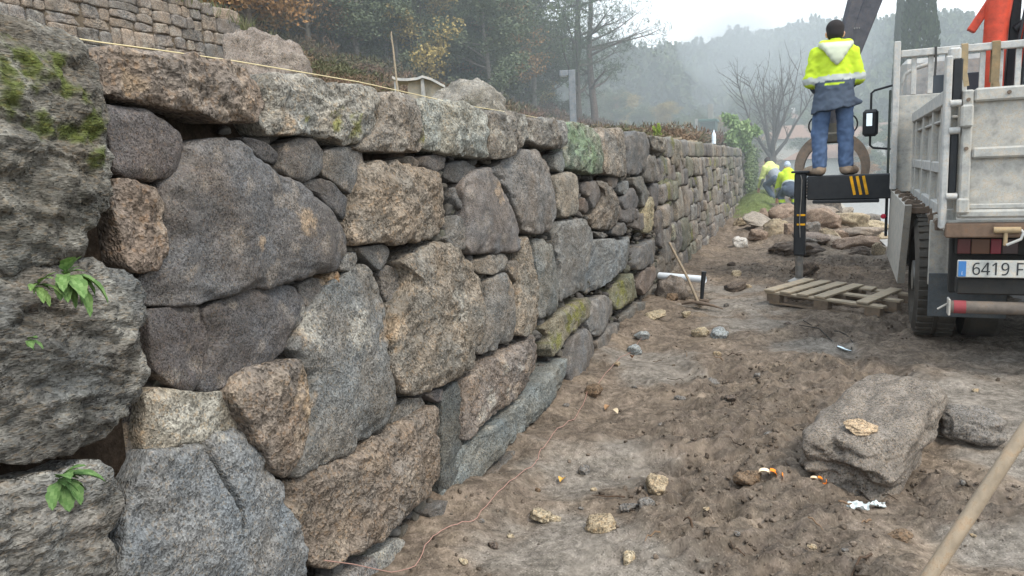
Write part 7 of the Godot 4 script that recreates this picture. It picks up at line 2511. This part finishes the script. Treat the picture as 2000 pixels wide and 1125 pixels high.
func build_houses() -> void:
	var at := func(az: float, d: float, y: float) -> Vector3:
		var p := polar(az, d)
		return Vector3(p.x, y, p.z)
	house(at.call(0.55, 80.0, -1.0), Vector3(7.5, 4.1, 6.0), 0.1, lin(232, 232, 230), "white house with a brown roof just right of the bare tree")
	house(at.call(3.3, 92.0, -1.2), Vector3(11.0, 4.3, 7.0), -0.15, lin(226, 226, 224), "long white house behind the grab and the man's legs")
	house(at.call(-0.6, 125.0, 1.5), Vector3(6.5, 5.2, 6.0), 0.2, lin(236, 236, 236), "farther white house higher up beside the bare tree")
	house(at.call(2.2, 70.0, -2.2), Vector3(6.0, 3.4, 5.0), 0.0, lin(220, 222, 222), "low pale house glimpsed through the grab's jaws")
	house(at.call(5.2, 110.0, -0.5), Vector3(8.0, 4.4, 6.0), 0.1, lin(216, 216, 214), "greyish house beyond the wing mirror")

# ------------------------------------------------------------------ the scene
func _ready() -> void:
	rng.seed = 7
	ns.seed = 21
	ns.noise_type = FastNoiseLite.TYPE_SIMPLEX_SMOOTH
	ns.frequency = 1.0
	ns.fractal_type = FastNoiseLite.FRACTAL_FBM
	ns.fractal_octaves = 2
	nr.seed = 4
	nr.noise_type = FastNoiseLite.TYPE_SIMPLEX_SMOOTH
	nr.frequency = 1.0
	nr.fractal_type = FastNoiseLite.FRACTAL_RIDGED
	nr.fractal_octaves = 2
	var cam := Camera3D.new()
	cam.name = "camera"
	cam.position = Vector3(0, 1.5, 0)
	cam.rotation_degrees = Vector3(-8.8474, 20.1060, -2.5)
	cam.fov = 41.112
	cam.near = 0.05
	cam.far = 1500.0
	cam.current = true
	add_child(cam)
	var we := WorldEnvironment.new()
	we.name = "world_environment"
	var env := Environment.new()
	env.background_mode = Environment.BG_SKY
	var sm := ProceduralSkyMaterial.new()
	sm.sky_top_color = Color(0.90, 0.95, 1.0)
	sm.sky_horizon_color = Color(0.96, 0.98, 0.99)
	sm.sky_curve = 0.2
	sm.ground_bottom_color = Color(0.35, 0.32, 0.30)
	sm.ground_horizon_color = Color(0.6, 0.62, 0.62)
	sm.sky_energy_multiplier = 1.0
	var sky := Sky.new()
	sky.sky_material = sm
	env.sky = sky
	env.tonemap_mode = Environment.TONE_MAPPER_LINEAR
	env.tonemap_exposure = 2.35
	env.sdfgi_enabled = true
	env.ssao_enabled = true
	env.ssil_enabled = true
	env.fog_enabled = true
	env.fog_density = 0.0008
	env.fog_light_color = Color(0.90, 0.93, 0.94)
	we.environment = env
	add_child(we)
	var sun := DirectionalLight3D.new()
	sun.name = "sun"
	sun.light_energy = 0.45
	sun.light_color = Color(1.0, 0.97, 0.92)
	sun.light_angular_distance = 18.0
	sun.shadow_enabled = true
	sun.rotation_degrees = Vector3(-52.0, 58.0, 0.0)
	add_child(sun)
	make_materials()
	build_ground()
	build_road()
	build_walls()
	build_houses()
	build_terrace()
	build_plants()
	build_truck()
	build_grab()
	build_operator(Vector3(0.45, 1.262, -9.72))
	build_bent_worker(Vector3(-0.42, 0.28, -23.2), 0.6, "workman in pale vest bending over by the end of the wall", true)
	build_bent_worker(Vector3(-0.05, 0.05, -21.5), 0.2, "workman in yellow and navy jacket and cap stooping on the grass bank", false)
	build_pallet()
	build_tools()
	build_rubble()
	build_small_things()
	build_smoke(env)

func build_smoke(env: Environment) -> void:
	env.volumetric_fog_enabled = true
	env.volumetric_fog_density = 0.0
	for e in [[-5.2, 40.0, 5.0, Vector3(2.2, 3.0, 2.2), 0.2], [-4.4, 42.0, 7.2, Vector3(5.0, 4.0, 4.0), 0.14], [-2.6, 45.0, 7.6, Vector3(8.0, 5.5, 6.0), 0.08], [0.2, 50.0, 8.0, Vector3(10.0, 7.0, 8.0), 0.04], [-2.0, 90.0, 2.0, Vector3(110.0, 26.0, 110.0), 0.0016], [-31.0, 34.0, 5.0, Vector3(54.0, 26.0, 30.0), 0.019]]:
		var f := FogVolume.new()
		f.shape = RenderingServer.FOG_VOLUME_SHAPE_ELLIPSOID
		f.size = e[3]
		var m := FogMaterial.new()
		m.density = e[4]
		m.albedo = Color(0.93, 0.96, 0.97)
		f.material = m
		f.name = numbered("smoke")
		var p := polar(e[0], e[1])
		f.position = Vector3(p.x, e[2], p.z)
		add_child(f)
		tag(f, "thin smoke haze lying over the village in the valley" if e[1] > 60.0 else "thin smoke haze hanging in the wood above the terrace" if e[0] < -20.0 else "bluish wood smoke drifting from the hut's chimney", "smoke", "smoke drifting across the valley", "stuff")
